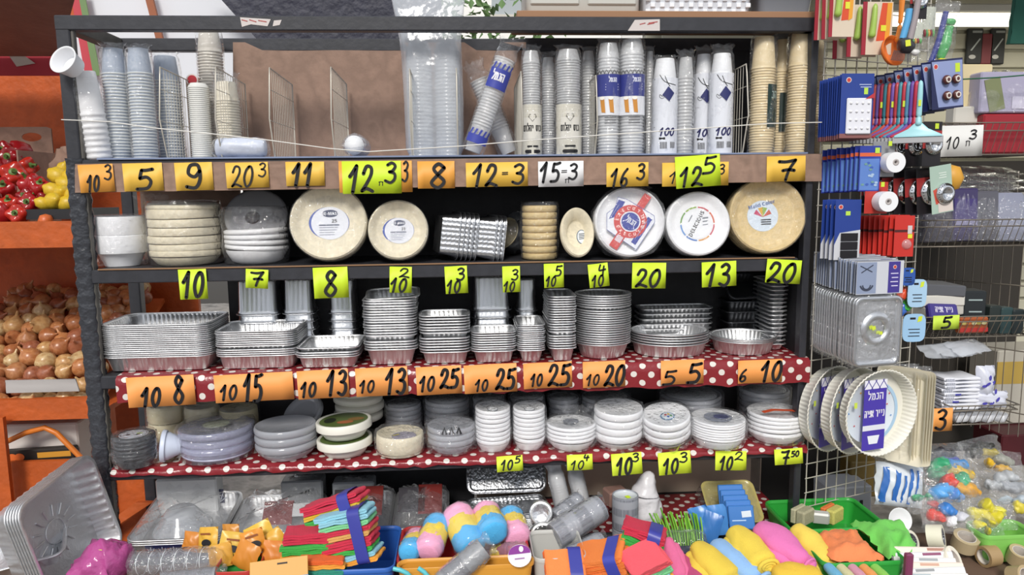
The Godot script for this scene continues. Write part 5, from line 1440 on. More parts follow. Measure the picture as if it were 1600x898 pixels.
func sachet(w: float, h: float, t: float, sd: int) -> ArrayMesh:            # small sealed pillow packet, face toward +z
	var g := G.new()
	for s in [1, -1]:
		var rs := []
		for i in 9:
			var p := PackedVector3Array()
			for k in 9:
				var u := k / 8.0 * 2 - 1
				var v := i / 8.0 * 2 - 1
				var f := pow(maxf(0.0, (1 - u * u) * (1 - v * v)), 0.55)
				p.append(Vector3(u * w / 2 * (1 - 0.05 * f), v * h / 2, s * t / 2 * f + 0.35 * t * noise.get_noise_3d(k * 60, i * 60, sd * 77)))
			rs.append(p)
		g.loft(rs, false)
	return g.done()
func counter_goods() -> void:
	# big roasting trays leaning at the near left end
	var A := at(143, 703, 0.08)
	var D := at(22, 797, 0.46)
	var B := at(170, 838, 0.12)
	var ax := (D - A)
	var az := (B - A)
	az -= ax.normalized() * az.dot(ax.normalized())
	var bs := frame_basis(ax, az)
	var len := ax.length()
	var wid := 0.36
	var mesh := tray_mesh(len / 2 - 0.01, wid / 2 - 0.01, 0.04, 0.07, 0.003, 0.009, 0.02, 0.0075)
	var mid := A + ax / 2 + az.normalized() * wid / 2
	if bs.y.dot(eye - mid) < 0: bs = Basis(-bs.x, -bs.y, bs.z)
	for k in 6:
		var o := solo("roasting_tray", "large foil roasting tray in the leaning stack before the wrapped post", "foil tray", mesh, M.foil, mid + bs.y * (-0.07 - 0.009 * k), bs, "large roasting trays leaning")
		if k == 0:
			var g := G.new()
			for j in 14:
				var an := TAU * j / 14
				g.tube([Vector3(cos(an) * 0.06, 0.003, sin(an) * 0.05), Vector3(cos(an) * 0.1, 0.003, sin(an) * 0.085)], 0.003, 5)
			for j in 20: g.tube([Vector3(cos(TAU * j / 20) * 0.045, 0.003, sin(TAU * j / 20) * 0.038), Vector3(cos(TAU * (j + 1) / 20) * 0.045, 0.003, sin(TAU * (j + 1) / 20) * 0.038)], 0.002, 5, false)
			part(o, "embossed_ribs", g.done(), M.foil)
	solo("ridged_tray", "ridged dark foil tray lying flat at the counter end behind the leaning trays", "foil tray", tray_mesh(0.14, 0.1, 0.03, 0.05, 0.003, 0.009, 0.02, 0.016), M.foil, Vector3(-1.45, YC + 0.16, 0.28), eul(12, 25, 4))
	solo("support_box", "cardboard box under the foil trays at the counter end", "box", bx(Vector3(0.2, 0.12, 0.2), 0.004), M.cardboard, Vector3(-1.5, YC + 0.065, 0.2))
	var pb := thing("pink_bag", "shiny pink plastic bag crumpled beside the leaning roasting trays", "bag", at(168, 880, 0.34))
	part(pb, "bag", blob([Vector3(-0.08, -0.08, 0.03), Vector3(-0.03, -0.02, 0.02), Vector3(0.02, 0.0, 0), Vector3(0.07, 0.0, 0)], [0.05, 0.07, 0.075, 0.03], 0.035, 16, 30), tri_map(mat(col("#b04f8c"), 0.16), null, M.crinkle, 6.0, 0.3))
	part(pb, "price_sticker", bx(Vector3(0.016, 0.012, 0.001)), flat("#c8d83a"), Vector3(0.0, 0.062, 0.045), eul(-40))
	# packs of foil trays under film
	tray_pack("foil tray pack with navy leaf sleeve holding an upturned clear bowl", 196, 345, 840, 0.05, 0.3, 1)
	tray_pack("foil tray pack with navy leaf sleeve under crumpled film and a dark red label", 350, 492, 838, 0.03, 0.28, 2)
	tray_pack("foil tray pack behind the striped cloth bundles with a dark panel", 500, 610, 826, 0.02, 0.26, 3)
	tray_pack("foil tray pack with navy leaf sleeve behind the wool rolls, red food picture", 612, 700, 822, 0.02, 0.26, 3)
	# clear stand-up packs at the back of the lower shelf
	for e in [[245, 340, 745, "white and grey printed pack standing behind the upturned clear bowl", "#c4c6c8"], [440, 505, 748, "clear wrapped grey pack standing behind the cloth bundles", "#7e8286"], [520, 585, 750, "clear wrapped pale pack standing behind the navy banded cloths", "#8f9499"]]:
		var p := at((e[0] + e[1]) / 2.0, e[2], -0.22)
		var w := span(e[0], e[1], e[2], -0.22)
		var h: float = p.y - Y5 - 0.003
		var o := thing("wrapped_pack", e[3], "pack", Vector3(p.x, Y5 + 0.002, -0.24))
		part(o, "box", bx(Vector3(w, h, 0.08), 0.006), flat(e[4], 0.4), Vector3(0, h / 2, 0))
		part(o, "film", crumple(w / 2 * 1.06, 0.048, h * 1.02, 0.012, int(e[0])), M.film)
	# clear printed roll
	var cr := thing("clear_roll", "clear cellophane roll with white grid lines beside the pink bag", "roll", at(212, 880, 0.36), eul(0, -6, 4))
	part(cr, "core", G.new().tube([Vector3(0, 0, 0), Vector3(0.25, 0, 0)], 0.034, 24).done(), M.film_grey)
	for k in 6: part(cr, "printed_ring", G.new().tube(ring_path(0.036, 0.02 + k * 0.04), 0.0012, 5, false).done(), flat("#dfe3e6"))
	part(cr, "plastic_sleeve", blob([Vector3(-0.02, 0, 0), Vector3(0.03, 0, 0), Vector3(0.22, 0, 0), Vector3(0.28, 0.01, 0)], [0.03, 0.04, 0.04, 0.02], 0.01, 40), M.film)
	var fr := can_roll("black and white floral gift roll in film below the cellophane roll", at(252, 912, 0.46), at(338, 902, 0.44), 0.032, "#8e9094", "gift_roll")
	part(fr, "floral_sleeve", bend(patch(G.new(), -0.1, 0.01, 0.1, fr.get_meta("h") * 0.95, 0.0, 16).done(), 0.0332), floral())
	part(fr, "plastic_sleeve", sleeve(0.035, fr.get_meta("h"), 0.03), M.film)
	bin("narrow red and green plastic basket under the sachets", 330, 400, 893, 0.46, 0.12, 0.08, "#3f9a48", 0, "#b8352f")
	# yellow and orange sachets
	var spots := [[325, 843, 0.3, 10, "#d9a83a", 0.075], [363, 852, 0.33, -14, "#d8b048", 0.08], [396, 846, 0.33, 12, "#d98f2e", 0.07], [408, 838, 0.28, 24, "#dcb43c", 0.085], [385, 868, 0.37, -18, "#cf8430", 0.08], [345, 868, 0.36, 6, "#d8a040", 0.07], [430, 846, 0.3, 34, "#d8a83c", 0.07], [430, 866, 0.36, -8, "#cf7c2c", 0.08], [360, 834, 0.26, 4, "#c98a3a", 0.06], [300, 846, 0.27, -5, "#c97f30", 0.06]]
	for k in spots.size():
		var e: Array = spots[k]
		var o := thing("snack_sachet", ["yellow sachet standing upright with a black and white picture", "small yellow and orange sachet in the pile beside the cellophane roll"][mini(k, 1)], "sachet", at(e[0], e[1], e[2]), eul(-18, rng.randf_range(-25, 25), e[3]), "" if k == 0 else "yellow sachets piled")
		var m := sachet(e[5], e[5] * 1.05, 0.022, k)
		part(o, "packet", m, flat(e[4], 0.35))
		if k < 3:
			part(o, "printed_picture", fan(fan(G.new(), ell(0.004, -0.008, 0.018, 0.011, 16)), ell(-0.004, -0.02, 0.008, 0.005, 10)).done(), M.ink, Vector3(0, 0, 0.0135), eul(0))
			part(o, "printed_title", fan(G.new(), rect(-0.02, 0.016, 0.018, 0.022)).done(), flat("#8a4a1e"), Vector3(0, 0, 0.0125))
	# cards
	var cd := thing("hang_card", "orange and blue printed hang card with a euro slot in front of the sachets", "card", at(436, 900, 0.47), eul(-32, 4, 3))
	part(cd, "card", bx(Vector3(0.17, 0.1, 0.003), 0.001), flat("#cf9a44", 0.5))
	part(cd, "blue_field", bx(Vector3(0.172, 0.05, 0.001)), flat("#4f86c8", 0.5), Vector3(0, -0.03, 0.002))
	part(cd, "euro_slot", bx(Vector3(0.03, 0.005, 0.001)), flat("#2b1d12"), Vector3(0.01, 0.036, 0.0016))
	part(cd, "white_mark", bx(Vector3(0.04, 0.012, 0.001), 0.0004), flat("#e8ecf2"), Vector3(0.05, -0.018, 0.003), eul(0, 0, 6))
	part(cd, "white_mark", bx(Vector3(0.05, 0.006, 0.001), 0.0004), flat("#dfe6ee"), Vector3(-0.05, -0.024, 0.003), eul(0, 0, 30))
	# red basket with wool rolls, orange basket before it
	bin("red plastic basket full of tricolour wool rolls", 618, 830, 876, 0.4, 0.26, 0.13, "#b33030")
	bin("orange plastic basket with slots in front of the red basket", 618, 836, 884, 0.47, 0.06, 0.15, "#d99a3c", 6)
	var P := "#f0a9cb"
	var Yw := "#e6cb4a"
	var Bl := "#4fb0e6"
	for e in [[712, 800, 738, 855, 0.28, 0.053, [P, Yw, Bl], "pink, yellow and blue wool roll, tallest in the basket"], [758, 800, 772, 832, 0.27, 0.05, [P, Yw, Bl], "pink, yellow and blue wool roll behind the tag, blue end outward"], [685, 815, 668, 862, 0.3, 0.045, [Bl, Yw, P], "blue, yellow and pink wool roll, pink end down in the basket"], [652, 838, 638, 864, 0.3, 0.036, [P, Yw, Bl], "small pink, yellow and blue wool roll in the basket corner"], [795, 805, 808, 842, 0.22, 0.048, [Bl, Yw, P], "blue, yellow and pink wool roll beside the foil cups"], [775, 862, 818, 862, 0.33, 0.03, [Yw, "#b06a78", "#b06a78"], "yellow and dusty pink wool roll at the bottom of the basket"]]:
		puff(e[7], at(e[0], e[1], e[4] - 0.06), at(e[2], e[3], e[4] + 0.06), e[5], e[6])
	var tg := thing("round_tag", "round white and purple paper tag hanging on the orange basket", "tag", at(812, 868, 0.485), eul(-12, 0, 4))
	part(tg, "disc", fan(G.new(), ell(0, 0, 0.036, 0.034)).done(), flat("#e9e7ec", 0.5))
	var purple := []
	for k in 13: purple.append(Vector2(cos(PI * k / 12) * 0.034, 0.006 + sin(PI * k / 12) * 0.027))
	part(tg, "purple_print", fan(G.new(), purple, 0.0008).done(), flat("#8a3a94", 0.5))
	part(tg, "white_print", fan(G.new(), ell(0.006, 0.02, 0.007, 0.009, 12), 0.0014).done(), flat("#e9e7ec"))
	part(tg, "print_line", fan(G.new(), rect(-0.016, -0.01, 0.014, -0.006), 0.001).done(), flat("#a07aa8"))
	var gr := can_roll("grey film roll with a black and white floral sleeve across the orange basket", at(690, 912, 0.5), at(756, 856, 0.46), 0.034, "#8e9094")
	part(gr, "floral_sleeve", bend(patch(G.new(), -0.1, 0.02, 0.1, gr.get_meta("h") * 0.55, 0.0, 16).done(), 0.0352), floral())
	part(gr, "plastic_sleeve", sleeve(0.036, gr.get_meta("h"), 0.03), M.film)
	for e in [[626, 892, 30], [662, 895, -50]]:
		solo("turquoise_clip", "turquoise plastic clip lying on the orange basket rim", "clip", G.new().tube([Vector3(-0.02, 0.012, 0), Vector3(0.0, 0.006, 0.004), Vector3(0.018, -0.008, 0.004), Vector3(0.024, -0.022, 0)], 0.007, 8).done(), flat("#5fc0c8", 0.35), at(e[0], e[1], 0.5), eul(0, 0, e[2] * 0.3), "turquoise clips")
	# stacked foil sheets and foil cups
	for k in 10:
		solo("foil_platter", "flat foil platter in the bright pile under the bowl shelf", "foil platter", tray_mesh(0.15, 0.08, 0.025, 0.014, 0.001, 0.008, 0.01), M.foil_rough, Vector3(at(792, 780, -0.14).x, Y5 + 0.004 + k * 0.0065, -0.13), eul(0, rng.randfn(0, 2)), "bright foil platters")
	for k in 3:
		solo("foil_sheet_tray", "foil platter leaning against the rack back above the bright pile", "foil platter", tray_mesh(0.15, 0.07, 0.025, 0.014, 0.001, 0.008, 0.01), M.foil_rough, Vector3(at(790, 760, -0.3).x, Y5 + 0.15 + 0.004 * k, -0.27 + 0.012 * k), eul(58, 0, 0), "leaning foil platters")
	for e in [[845, 802, 0.16, "small round foil cup pack facing out, upper one", 0.04], [849, 839, 0.22, "small round foil cup pack facing out, lower one", 0.046]]:
		var o := thing("foil_cup_pack", e[3], "foil cups", at(e[0], e[1], e[2]), eul(74, -6, 0))
		for k in 6: part(o, "foil_cup", tray_mesh(e[4] - 0.007, e[4] - 0.007, -1.0, 0.03, 0.0012, 0.007, 0.012), M.foil, Vector3(0, -0.03 - k * 0.007, 0))
		part(o, "foil_lid", rev([[0, 0.0], [e[4] * 0.7, 0.001], [e[4] * 0.74, 0.002], [e[4] * 0.78, 0.0]], 28), M.foil_rough, Vector3(0, -0.012, 0))
	for e in [[866, 838, 938, 792, 0.2, 0.046, "grey printed cylinder pack lying aslant above the striped cloths"], [866, 884, 940, 846, 0.28, 0.036, "grey printed cylinder pack lying below the other, behind the orange cloths"], [866, 810, 905, 780, 0.08, 0.03, "small dark grey cylinder pack behind the slanted grey cylinders"]]:
		var o := can_roll(e[6], at(e[0], e[1], e[4] + 0.04), at(e[2], e[3], e[4] - 0.04), e[5], "")
		part(o, "end_cap", rev([[0, 0], [e[5] * 0.9, 0], [e[5] * 0.94, 0.002], [e[5] * 0.94, 0.004]], 28), M.foil_smooth, Vector3(0, o.get_meta("h") - 0.004, 0))
		part(o, "plastic_sleeve", sleeve(e[5] + 0.001, o.get_meta("h"), 0.015, 0.5), M.film)
	var cn := at(977, 822, 0.1)
	var can := can_roll("upright grey can with a glassy lid and neon sticker on the dotted cloth", cn, at(977, 772, 0.1), 0.047, "")
	part(can, "lid_glass", rev([[0, 0], [0.04, 0], [0.043, 0.006]], 28), flat("#c3c8cc", 0.15), Vector3(0, can.get_meta("h") - 0.01, 0))
	part(can, "price_sticker", bx(Vector3(0.016, 0.001, 0.02)), flat("#c6e02c"), Vector3(0.008, can.get_meta("h") - 0.007, 0.006), eul(0, 15))
	var lower := can_roll("second grey can under the glassy-lidded can", at(977, 862, 0.1), at(977, 823, 0.1), 0.047, "")
	solo("small_crate", "small white and brown wooden box behind the upright grey can", "box", bx(Vector3(0.08, 0.06, 0.07), 0.006), flat("#8a6a60", 0.6), at(962, 775, -0.03), eul(0, 15, 0))
	# bags of cups, white bag
	for e in [[868, 905, 742, 790, "clear bag of thin cups leaning beside the foil platters", 0.028], [905, 930, 745, 790, "clear bag of ribbed cups leaning beside the other cup bag", 0.027]]:
		var a := at(e[1], e[3], 0.0)
		var o := thing("cup_roll", e[4], "cups", Vector3(at((e[0] + e[1]) / 2.0, 780, -0.08).x, Y5 + 0.01, -0.08), eul(-10, 0, 12))
		part(o, "cup_stack", cups_mesh(e[5], 0.2, 0.01, 0.03, true), flat("#c8c6c4", 0.4))
		part(o, "plastic_sleeve", sleeve(e[5] + 0.002, 0.2, 0.04), M.film_white)
	var wb := thing("white_bag", "white plastic bag standing on the dotted cloth beside the grey can", "bag", Vector3(at(1012, 800, -0.05).x, Y5 + 0.06, -0.06))
	part(wb, "bag", blob([Vector3(0.02, -0.05, 0), Vector3(0.0, 0.0, 0), Vector3(-0.01, 0.06, 0), Vector3(0.0, 0.12, 0), Vector3(0.01, 0.16, 0)], [0.05, 0.062, 0.055, 0.03, 0.012], 0.012, 12, 28), tri_map(mat(col("#dedce0"), 0.3), null, M.crinkle, 4.0, 0.2))
	# yellow tinted bowl, blue packs, green picks
	var yb := thing("square_bowl", "yellowish clear square bowl in film standing at the back", "bowl", Vector3(at(1140, 800, -0.1).x, Y5 + 0.02, -0.12), eul(35, 0, 0))
	part(yb, "bowl", G.new().loft([rr(0.06, 0.05, 0.02, 0.0, 1, 1, 5), rr(0.06, 0.05, 0.02, 0.0, 1, 1, 5), rr(0.098, 0.085, 0.03, 0.07, 1, 1, 5), rr(0.106, 0.093, 0.03, 0.072, 1, 1, 5)], true, true).done(), flat("#b5a868", 0.25))
	part(yb, "film", crumple(0.11, 0.1, 0.09, 0.012, 5), M.film)
	for e in [[1096, 815, 0.1, "#3f7fc4", 20], [1110, 824, 0.12, "#3a74ba", -15], [1122, 812, 0.08, "#4a88cc", 5]]:
		solo("blue_packet", "thin blue packet standing in the bunch beside the green straws", "packet", sachet(0.07, 0.11, 0.015, int(e[0])), flat(e[3], 0.3), at(e[0], e[1], e[2]), eul(-15, rng.randf_range(-30, 30), e[4]), "blue packets in a bunch")
	for k in 5:
		var o := thing("blue_box", "blue flat carton in the row leaning before the yellowish bowl", "carton", at(1158, 808, 0.08) + Vector3(-0.002 * k, 0.011 * k, -0.022 * k), eul(-20, -8, 3), "blue cartons in a row")
		part(o, "carton", bx(Vector3(0.092, 0.085, 0.018), 0.003), flat("#3b78c0", 0.35))
		if k == 0:
			part(o, "white_label", bx(Vector3(0.034, 0.022, 0.001)), flat("#d6dfe8"), Vector3(0.018, 0.012, 0.0095), eul(0, 0, 4))
			part(o, "printed_stripe", bx(Vector3(0.05, 0.004, 0.001)), flat("#b6d0ec"), Vector3(-0.01, -0.01, 0.0095))
	var gp := thing("green_straws", "clear pack of bright green pronged picks standing behind the pink cloth", "picks", at(1068, 852, 0.16))
	for k in 34:
		var x := -0.07 + 0.14 * (k % 17) / 16.0
		var zz := -0.03 * (k / 17)
		var tip := Vector3(x * 1.15 + rng.randfn(0, 0.006) - 0.02, 0.1 + rng.randfn(0, 0.008), zz - 0.02)
		part(gp, "pick", G.new().tube([Vector3(x, 0, zz), Vector3(x, 0, zz).lerp(tip, 0.6) + Vector3(0.003, 0, 0), tip], 0.003, 5).done(), flat(["#79b83a", "#8fc94a", "#68a634"][k % 3], 0.35))
	part(gp, "clear_box", crumple(0.085, 0.045, 0.055, 0.008, 9), M.film)
	part(gp, "navy_base", bx(Vector3(0.17, 0.018, 0.08), 0.004), flat("#2b2a52"), Vector3(0, -0.012, 0))
	var dk := thing("dark_carton", "dark maroon carton with a black and white chequered panel behind the pink folded cloth", "carton", at(1010, 852, 0.17), eul(-20, 0, 2))
	part(dk, "box", bx(Vector3(0.12, 0.06, 0.05), 0.003), flat("#4a1f26", 0.4))
	for k in 12:
		part(dk, "chequer", bx(Vector3(0.008, 0.01, 0.001)), flat("#d8d8d8" if (k + k / 4) % 2 else "#1c1c20"), Vector3(0.015 + (k % 4) * 0.009, 0.018 - (k / 4) * 0.012, 0.0257))
	part(dk, "orange_ring", band(G.new(), Vector2(-0.022, -0.008), 0.01, 0.017, 0, 360).done(), flat("#c98a5a"), Vector3(0, 0, 0.0262))
func ring_path(r: float, x: float) -> Array:
	var p := []
	for k in 25: p.append(Vector3(x, cos(TAU * k / 24) * r, sin(TAU * k / 24) * r))
	return p
func floral() -> StandardMaterial3D:
	if M.has("floral"): return M.floral
	M.floral = mat(Color.WHITE, 0.35)
	var im := Image.create(128, 128, false, Image.FORMAT_RGB8)
	for y in 128:
		for x in 128:
			im.set_pixel(x, y, col("#1f1f26") if absf(noise.get_noise_2d(x * 12.0, y * 12.0 + 300)) > 0.16 else col("#c4c6cc"))
	M.floral.albedo_texture = ImageTexture.create_from_image(im)
	return M.floral

# ---------------------------------------------------------------- folded and rolled cloths, bags and tapes at the right of the counter
# one folded cloth: its layers wind to and fro across x, drawn out along z
func fold_mesh(w: float, layers: int, t: float, depth: float, sd: int) -> ArrayMesh:
	var pts := PackedVector2Array()
	for k in layers:
		var y := k * t * 1.12
		var a := -w / 2 if k % 2 == 0 else w / 2
		var b := -a
		for j in 7: pts.append(Vector2(lerpf(a, b, j / 6.0), y))
		if k < layers - 1:
			for j in range(1, 4):
				var an := PI * j / 4.0
				pts.append(Vector2(b + signf(b) * sin(an) * t * 0.56, y + t * 0.56 * (1 - cos(an))))
	var n := pts.size()
	var rs := []
	for s in 6:
		var z := depth / 2 - depth * s / 5.0
		var up := PackedVector3Array()
		var down := PackedVector3Array()
		for i in n:
			var tg := (pts[mini(i + 1, n - 1)] - pts[maxi(i - 1, 0)]).normalized()
			var nr := Vector2(-tg.y, tg.x) * t * 0.5
			var wob := Vector3(0.004 * noise.get_noise_3d(i * 9, s * 60, sd * 90), 0.006 * noise.get_noise_3d(pts[i].x * 900, s * 50, sd * 90), 0.007 * noise.get_noise_3d(i * 16, sd * 33, 7))
			up.append(Vector3(pts[i].x + nr.x, pts[i].y + nr.y + t / 2, z) + wob)
			down.append(Vector3(pts[i].x - nr.x, pts[i].y - nr.y + t / 2, z) + wob)
		down.reverse()
		up.append_array(down)
		rs.append(up)
	var g := G.new()
	g.loft(rs)
	for e in [0, 5]:
		var r: PackedVector3Array = rs[e]
		for i in n - 1: g.quad(r[i], r[i + 1], r[2 * n - 2 - i], r[2 * n - 1 - i])
	return g.done()
func bundle(label: String, pos: Vector3, b: Basis, w: float, depth: float, cols: Array, t := 0.0075, belt := "") -> Node3D:
	var o := thing("cloth_bundle", label, "cloths", pos, b, "")
	var y := 0.0
	for k in cols.size():
		var lay: int = 2 if t < 0.012 else 3
		part(o, "cloth", fold_mesh(w * rng.randf_range(0.92, 1.0), lay, t, depth * rng.randf_range(0.93, 1.0), k + int(pos.x * 90)), fabric(cols[k]), Vector3(rng.randfn(0, 0.004), y, rng.randfn(0, 0.003)))
		y += t * 1.12 * lay + 0.0015
	if belt:
		var rs := []
		for x in [-0.02, 0.02]: rs.append(transform_ring(rr(depth / 2 + 0.006, y / 2 + 0.005, 0.02, 0.0, 3, 2, 5), Transform3D(Basis(Vector3(0, 0, 1), Vector3(1, 0, 0), Vector3(0, 1, 0)), Vector3(x + w * 0.28, y / 2, 0))))
		part(o, "printed_belt", G.new().loft(rs).done(), flat(belt, 0.4))
	return o
func transform_ring(r: PackedVector3Array, t: Transform3D) -> PackedVector3Array:
	for i in r.size(): r[i] = t * r[i]
	return r
# a thick soft towel rolled up: flattened body and a spiral of layers at its near end
func towel(label: String, pts: Array, rad: Array, hex: String, spiral := true, fl := 0.75) -> void:
	var P := []
	for e in pts: P.append(at(e[0], e[1], e[2]))
	var o := thing("rolled_cloth", label, "cloth", P[-1])
	var L := []
	for p in P: L.append(p - P[-1])
	part(o, "body", blob(L, rad, 0.012, 9, 36, fl, int(pts[0][0])), fabric(hex))
	for k in 2:                                                   # loose overlapping layer along the flank
		var S := []
		for p in L: S.append(p + Vector3(0.02 - 0.045 * k, -0.012 - 0.006 * k, 0.012))
		var q := rad.map(func(r): return r * 0.8)
		part(o, "layer", blob(S, q, 0.012, 12, 28, fl * 0.8, int(pts[0][0]) + 9 + k), fabric(hex))
	if spiral:
		var g := G.new()
		var dir: Vector3 = (L[-1] - L[-2]).normalized()
		var x := dir.cross(Vector3.UP).normalized()
		var y := x.cross(dir)
		var path := []
		for k in 42:
			var a := k * 0.42
			var r: float = rad[-1] * (0.12 + 0.9 * k / 42.0)
			path.append(L[-1] + dir * (0.002 + rad[-1] * 0.1) + x * cos(a) * r + y * sin(a) * r * fl)
		g.tube(path, rad[-1] * 0.16, 7)
		part(o, "rolled_end", g.done(), fabric(hex))
# draped flat cloth with soft folds over a bin: four corner pixels
func drape(label: String, q: Array, hex: String, bump := 0.02, sd := 0) -> void:
	var c := []
	for e in q: c.append(at(e[0], e[1], e[2]))
	var o: Vector3 = (c[0] + c[1] + c[2] + c[3]) / 4
	var g := G.new()
	for s in [0.0, -0.014]:
		var rs := []
		for i in 17:
			var p := PackedVector3Array()
			for j in 17:
				var u := j / 16.0
				var v := i / 16.0
				var pt: Vector3 = c[0].lerp(c[1], u).lerp(c[3].lerp(c[2], u), v) - o
				var edge := minf(minf(u, 1 - u), minf(v, 1 - v))
				pt.y += bump * (0.7 * smoothstep(0.0, 0.25, edge) + noise.get_noise_3d(pt.x * 700 + sd * 50, v * 60, pt.z * 500 + u * 60) * 0.9) + (s if edge > 0.0 else -0.006)
				pt += Vector3(noise.get_noise_2d(i * 30, sd * 50 + 4), 0, noise.get_noise_2d(j * 30, sd * 50)) * 0.012 * (1.0 if edge < 0.03 else 0.0)
				p.append(pt)
			rs.append(p)
		g.loft(rs, false)
	var n := thing("draped_cloth", label, "cloth", o)
	part(n, "cloth", g.done(), fabric(hex))
func counter_cloths() -> void:
	var R := "#c9304a"
	var Gn := "#3fae4a"
	var Og := "#f0a23c"
	var Do := "#e8672c"
	var Lb := "#8fc9dc"
	var Mn := "#7fce94"
	var Tn := "#d9a55e"
	var Nv := "#3a3f98"
	# blue bin with striped cloth bundles
	bin("blue plastic bin holding the striped cloth bundles", 490, 616, 890, 0.42, 0.3, 0.12, "#2f62b4")
	bundle("low bundle of red, green and orange folded cloths beside the sachets", at(484, 868, 0.33) + Vector3(0, -0.03, 0), eul(-6, 6, -1), 0.17, 0.1, [Do, Og, Og, Gn, Gn, R, R], 0.0068)
	bundle("tilted bundle of rainbow folded cloths with a navy belt in the blue bin", at(555, 876, 0.34), eul(-8, -10, 14), 0.17, 0.1, [Og, Lb, Gn, R, R, Tn, R, Mn, Lb, Lb], 0.0068, Nv)
	bundle("top bundle of red, yellow and green cloths wrapped in a navy belt", at(535, 828, 0.27), eul(-8, -14, 20), 0.2, 0.09, [Do, Og, Og, Gn, "#d8b83a", R, R], 0.0066, Nv)
	bundle("bottom bundle of orange and green cloths under the red and green bundle", at(506, 892, 0.38) + Vector3(0, -0.01, 0), eul(-6, 4, -4), 0.13, 0.09, [Gn, "#2f8f7a", Og, Do], 0.0062)
	# grey bin and cloths at the middle
	bin("pale grey plastic bin with red and orange cloths", 834, 918, 872, 0.44, 0.2, 0.12, "#bdbdb8")
	bundle("red and orange cloth pack with blue belt inside the pale grey bin", at(880, 892, 0.42), eul(35, 0, 0), 0.12, 0.1, [R, Do, "#f08a4a"], 0.008, Nv)
	bundle("orange cloth bundle with a blue printed belt beside the pale grey bin", at(950, 894, 0.42), eul(10, -20, 20), 0.16, 0.12, ["#f0853e", "#f0853e", "#ee7d36", "#f0853e"], 0.009, "#3d47a8")
	bundle("rainbow cloth bundle with a blue belt resting on the orange bundle", at(995, 872, 0.4), eul(-4, -20, -12), 0.13, 0.09, [Do, Og, Mn, Gn, Gn, R, R], 0.0066, Nv)
	bundle("fan of mint, blue and red folded cloths spilling from the counter edge", at(1010, 900, 0.46), eul(20, 20, 18), 0.12, 0.1, [Og, Lb, Mn, Mn, "#ea5a66", "#ea5a66"], 0.007)
	towel("pink folded cloth standing beside the rainbow bundle", [[1038, 840, 0.34], [1052, 868, 0.38], [1064, 905, 0.44]], [0.024, 0.026, 0.026], "#dc6a98", false)
	towel("deep pink folded cloth beneath the first yellow roll", [[1060, 868, 0.34], [1078, 890, 0.4], [1090, 915, 0.46]], [0.03, 0.03, 0.03], "#b84a78", false)
	# towels
	towel("yellow folded cloth lying between the pink cloth and the light blue cloth", [[1086, 852, 0.32], [1108, 872, 0.38], [1140, 910, 0.46]], [0.034, 0.05, 0.055], "#e3c54a", false)
	towel("light blue folded cloth lying between two yellow cloths", [[1116, 846, 0.28], [1142, 870, 0.36], [1190, 905, 0.46]], [0.034, 0.045, 0.04], "#8fb8e8", true)
	towel("yellow rolled cloth with a spiral end lying on the blue cloth", [[1146, 828, 0.26], [1168, 852, 0.34], [1198, 884, 0.44]], [0.035, 0.055, 0.042], "#e6ca4e", true)
	towel("bright pink rolled cloth with a spiral end between yellow cloths", [[1185, 822, 0.26], [1215, 845, 0.34], [1262, 880, 0.44]], [0.04, 0.06, 0.03], "#dd74b0", true)
	towel("yellow cloth underneath the bright pink roll", [[1240, 824, 0.24], [1268, 850, 0.32], [1296, 888, 0.42]], [0.035, 0.045, 0.036], "#ecd05a", true)
	towel("crumpled deep yellow cloth at the counter edge below the rolls", [[1205, 898, 0.46], [1240, 895, 0.47], [1280, 900, 0.46]], [0.03, 0.04, 0.035], "#e0b93e", false)
	# green bins
	bin("long green plastic bin with sponges behind the coloured cloths", 1238, 1392, 826, 0.2, 0.26, 0.1, "#2f9e3c")
	bin("green plastic bin under the orange and green cloths", 1288, 1420, 878, 0.46, 0.24, 0.12, "#2c9a3a")
	drape("orange cloth spread over the green bin", [[1270, 828, 0.22], [1338, 826, 0.22], [1384, 874, 0.44], [1300, 874, 0.44]], "#f08a56", 0.03, 2)
	drape("bright green cloth spread over the green bin beside the tape rolls", [[1328, 812, 0.18], [1412, 814, 0.18], [1440, 862, 0.4], [1390, 872, 0.42]], "#74cc5c", 0.03, 5)
	var ci := 0
	for e in [[1306, "#6fb4d8"], [1324, "#d8d0a0"], [1342, "#d89ab0"], [1360, "#f0a25c"], [1378, "#8fcf5c"]]:
		solo("small_roll", "small pastel cloth roll in the row along the green bin front, %s" % ["blue", "cream", "pink", "orange", "green"][ci], "cloth roll", blob([Vector3(0, 0, 0.04), Vector3(0, 0, 0), Vector3(0, 0, -0.06)], [0.016, 0.017, 0.016], 0.002, 30), fabric(e[1]), at(e[0], 898, 0.5), Basis.IDENTITY, "pastel rolls")
		ci += 1
	for e in [[1258, 806, "#a8a486", "#b8b494", "pale sponge block in the long green bin", 0.13], [1304, 804, "#c9c26a", "#e07a3c", "yellow and orange sponge block in the long green bin", 0.1]]:
		var o := thing("sponge", e[4], "sponge", at(e[0], e[1], e[5]), eul(0, 35, 0))
		var sp := tri_map(mat(col(e[2]), 0.95), M.mottle, M.fine, 12.0, 1.0)
		part(o, "foam", bx(Vector3(0.075, 0.055, 0.035), 0.006), sp)
		part(o, "scouring_layer", bx(Vector3(0.075, 0.055, 0.02), 0.004), tri_map(mat(col(e[3]), 0.95), M.mottle, M.fine, 12.0, 1.0), Vector3(0, 0, -0.028) if e[0] < 1280 else Vector3(0.0, 0, -0.028))
	solo("sponge", "white wrapped sponge between the two sponge blocks", "sponge", bx(Vector3(0.06, 0.045, 0.03), 0.006), flat("#b6b6b0", 0.3), at(1282, 808, 0.12), eul(10, -20, 0))
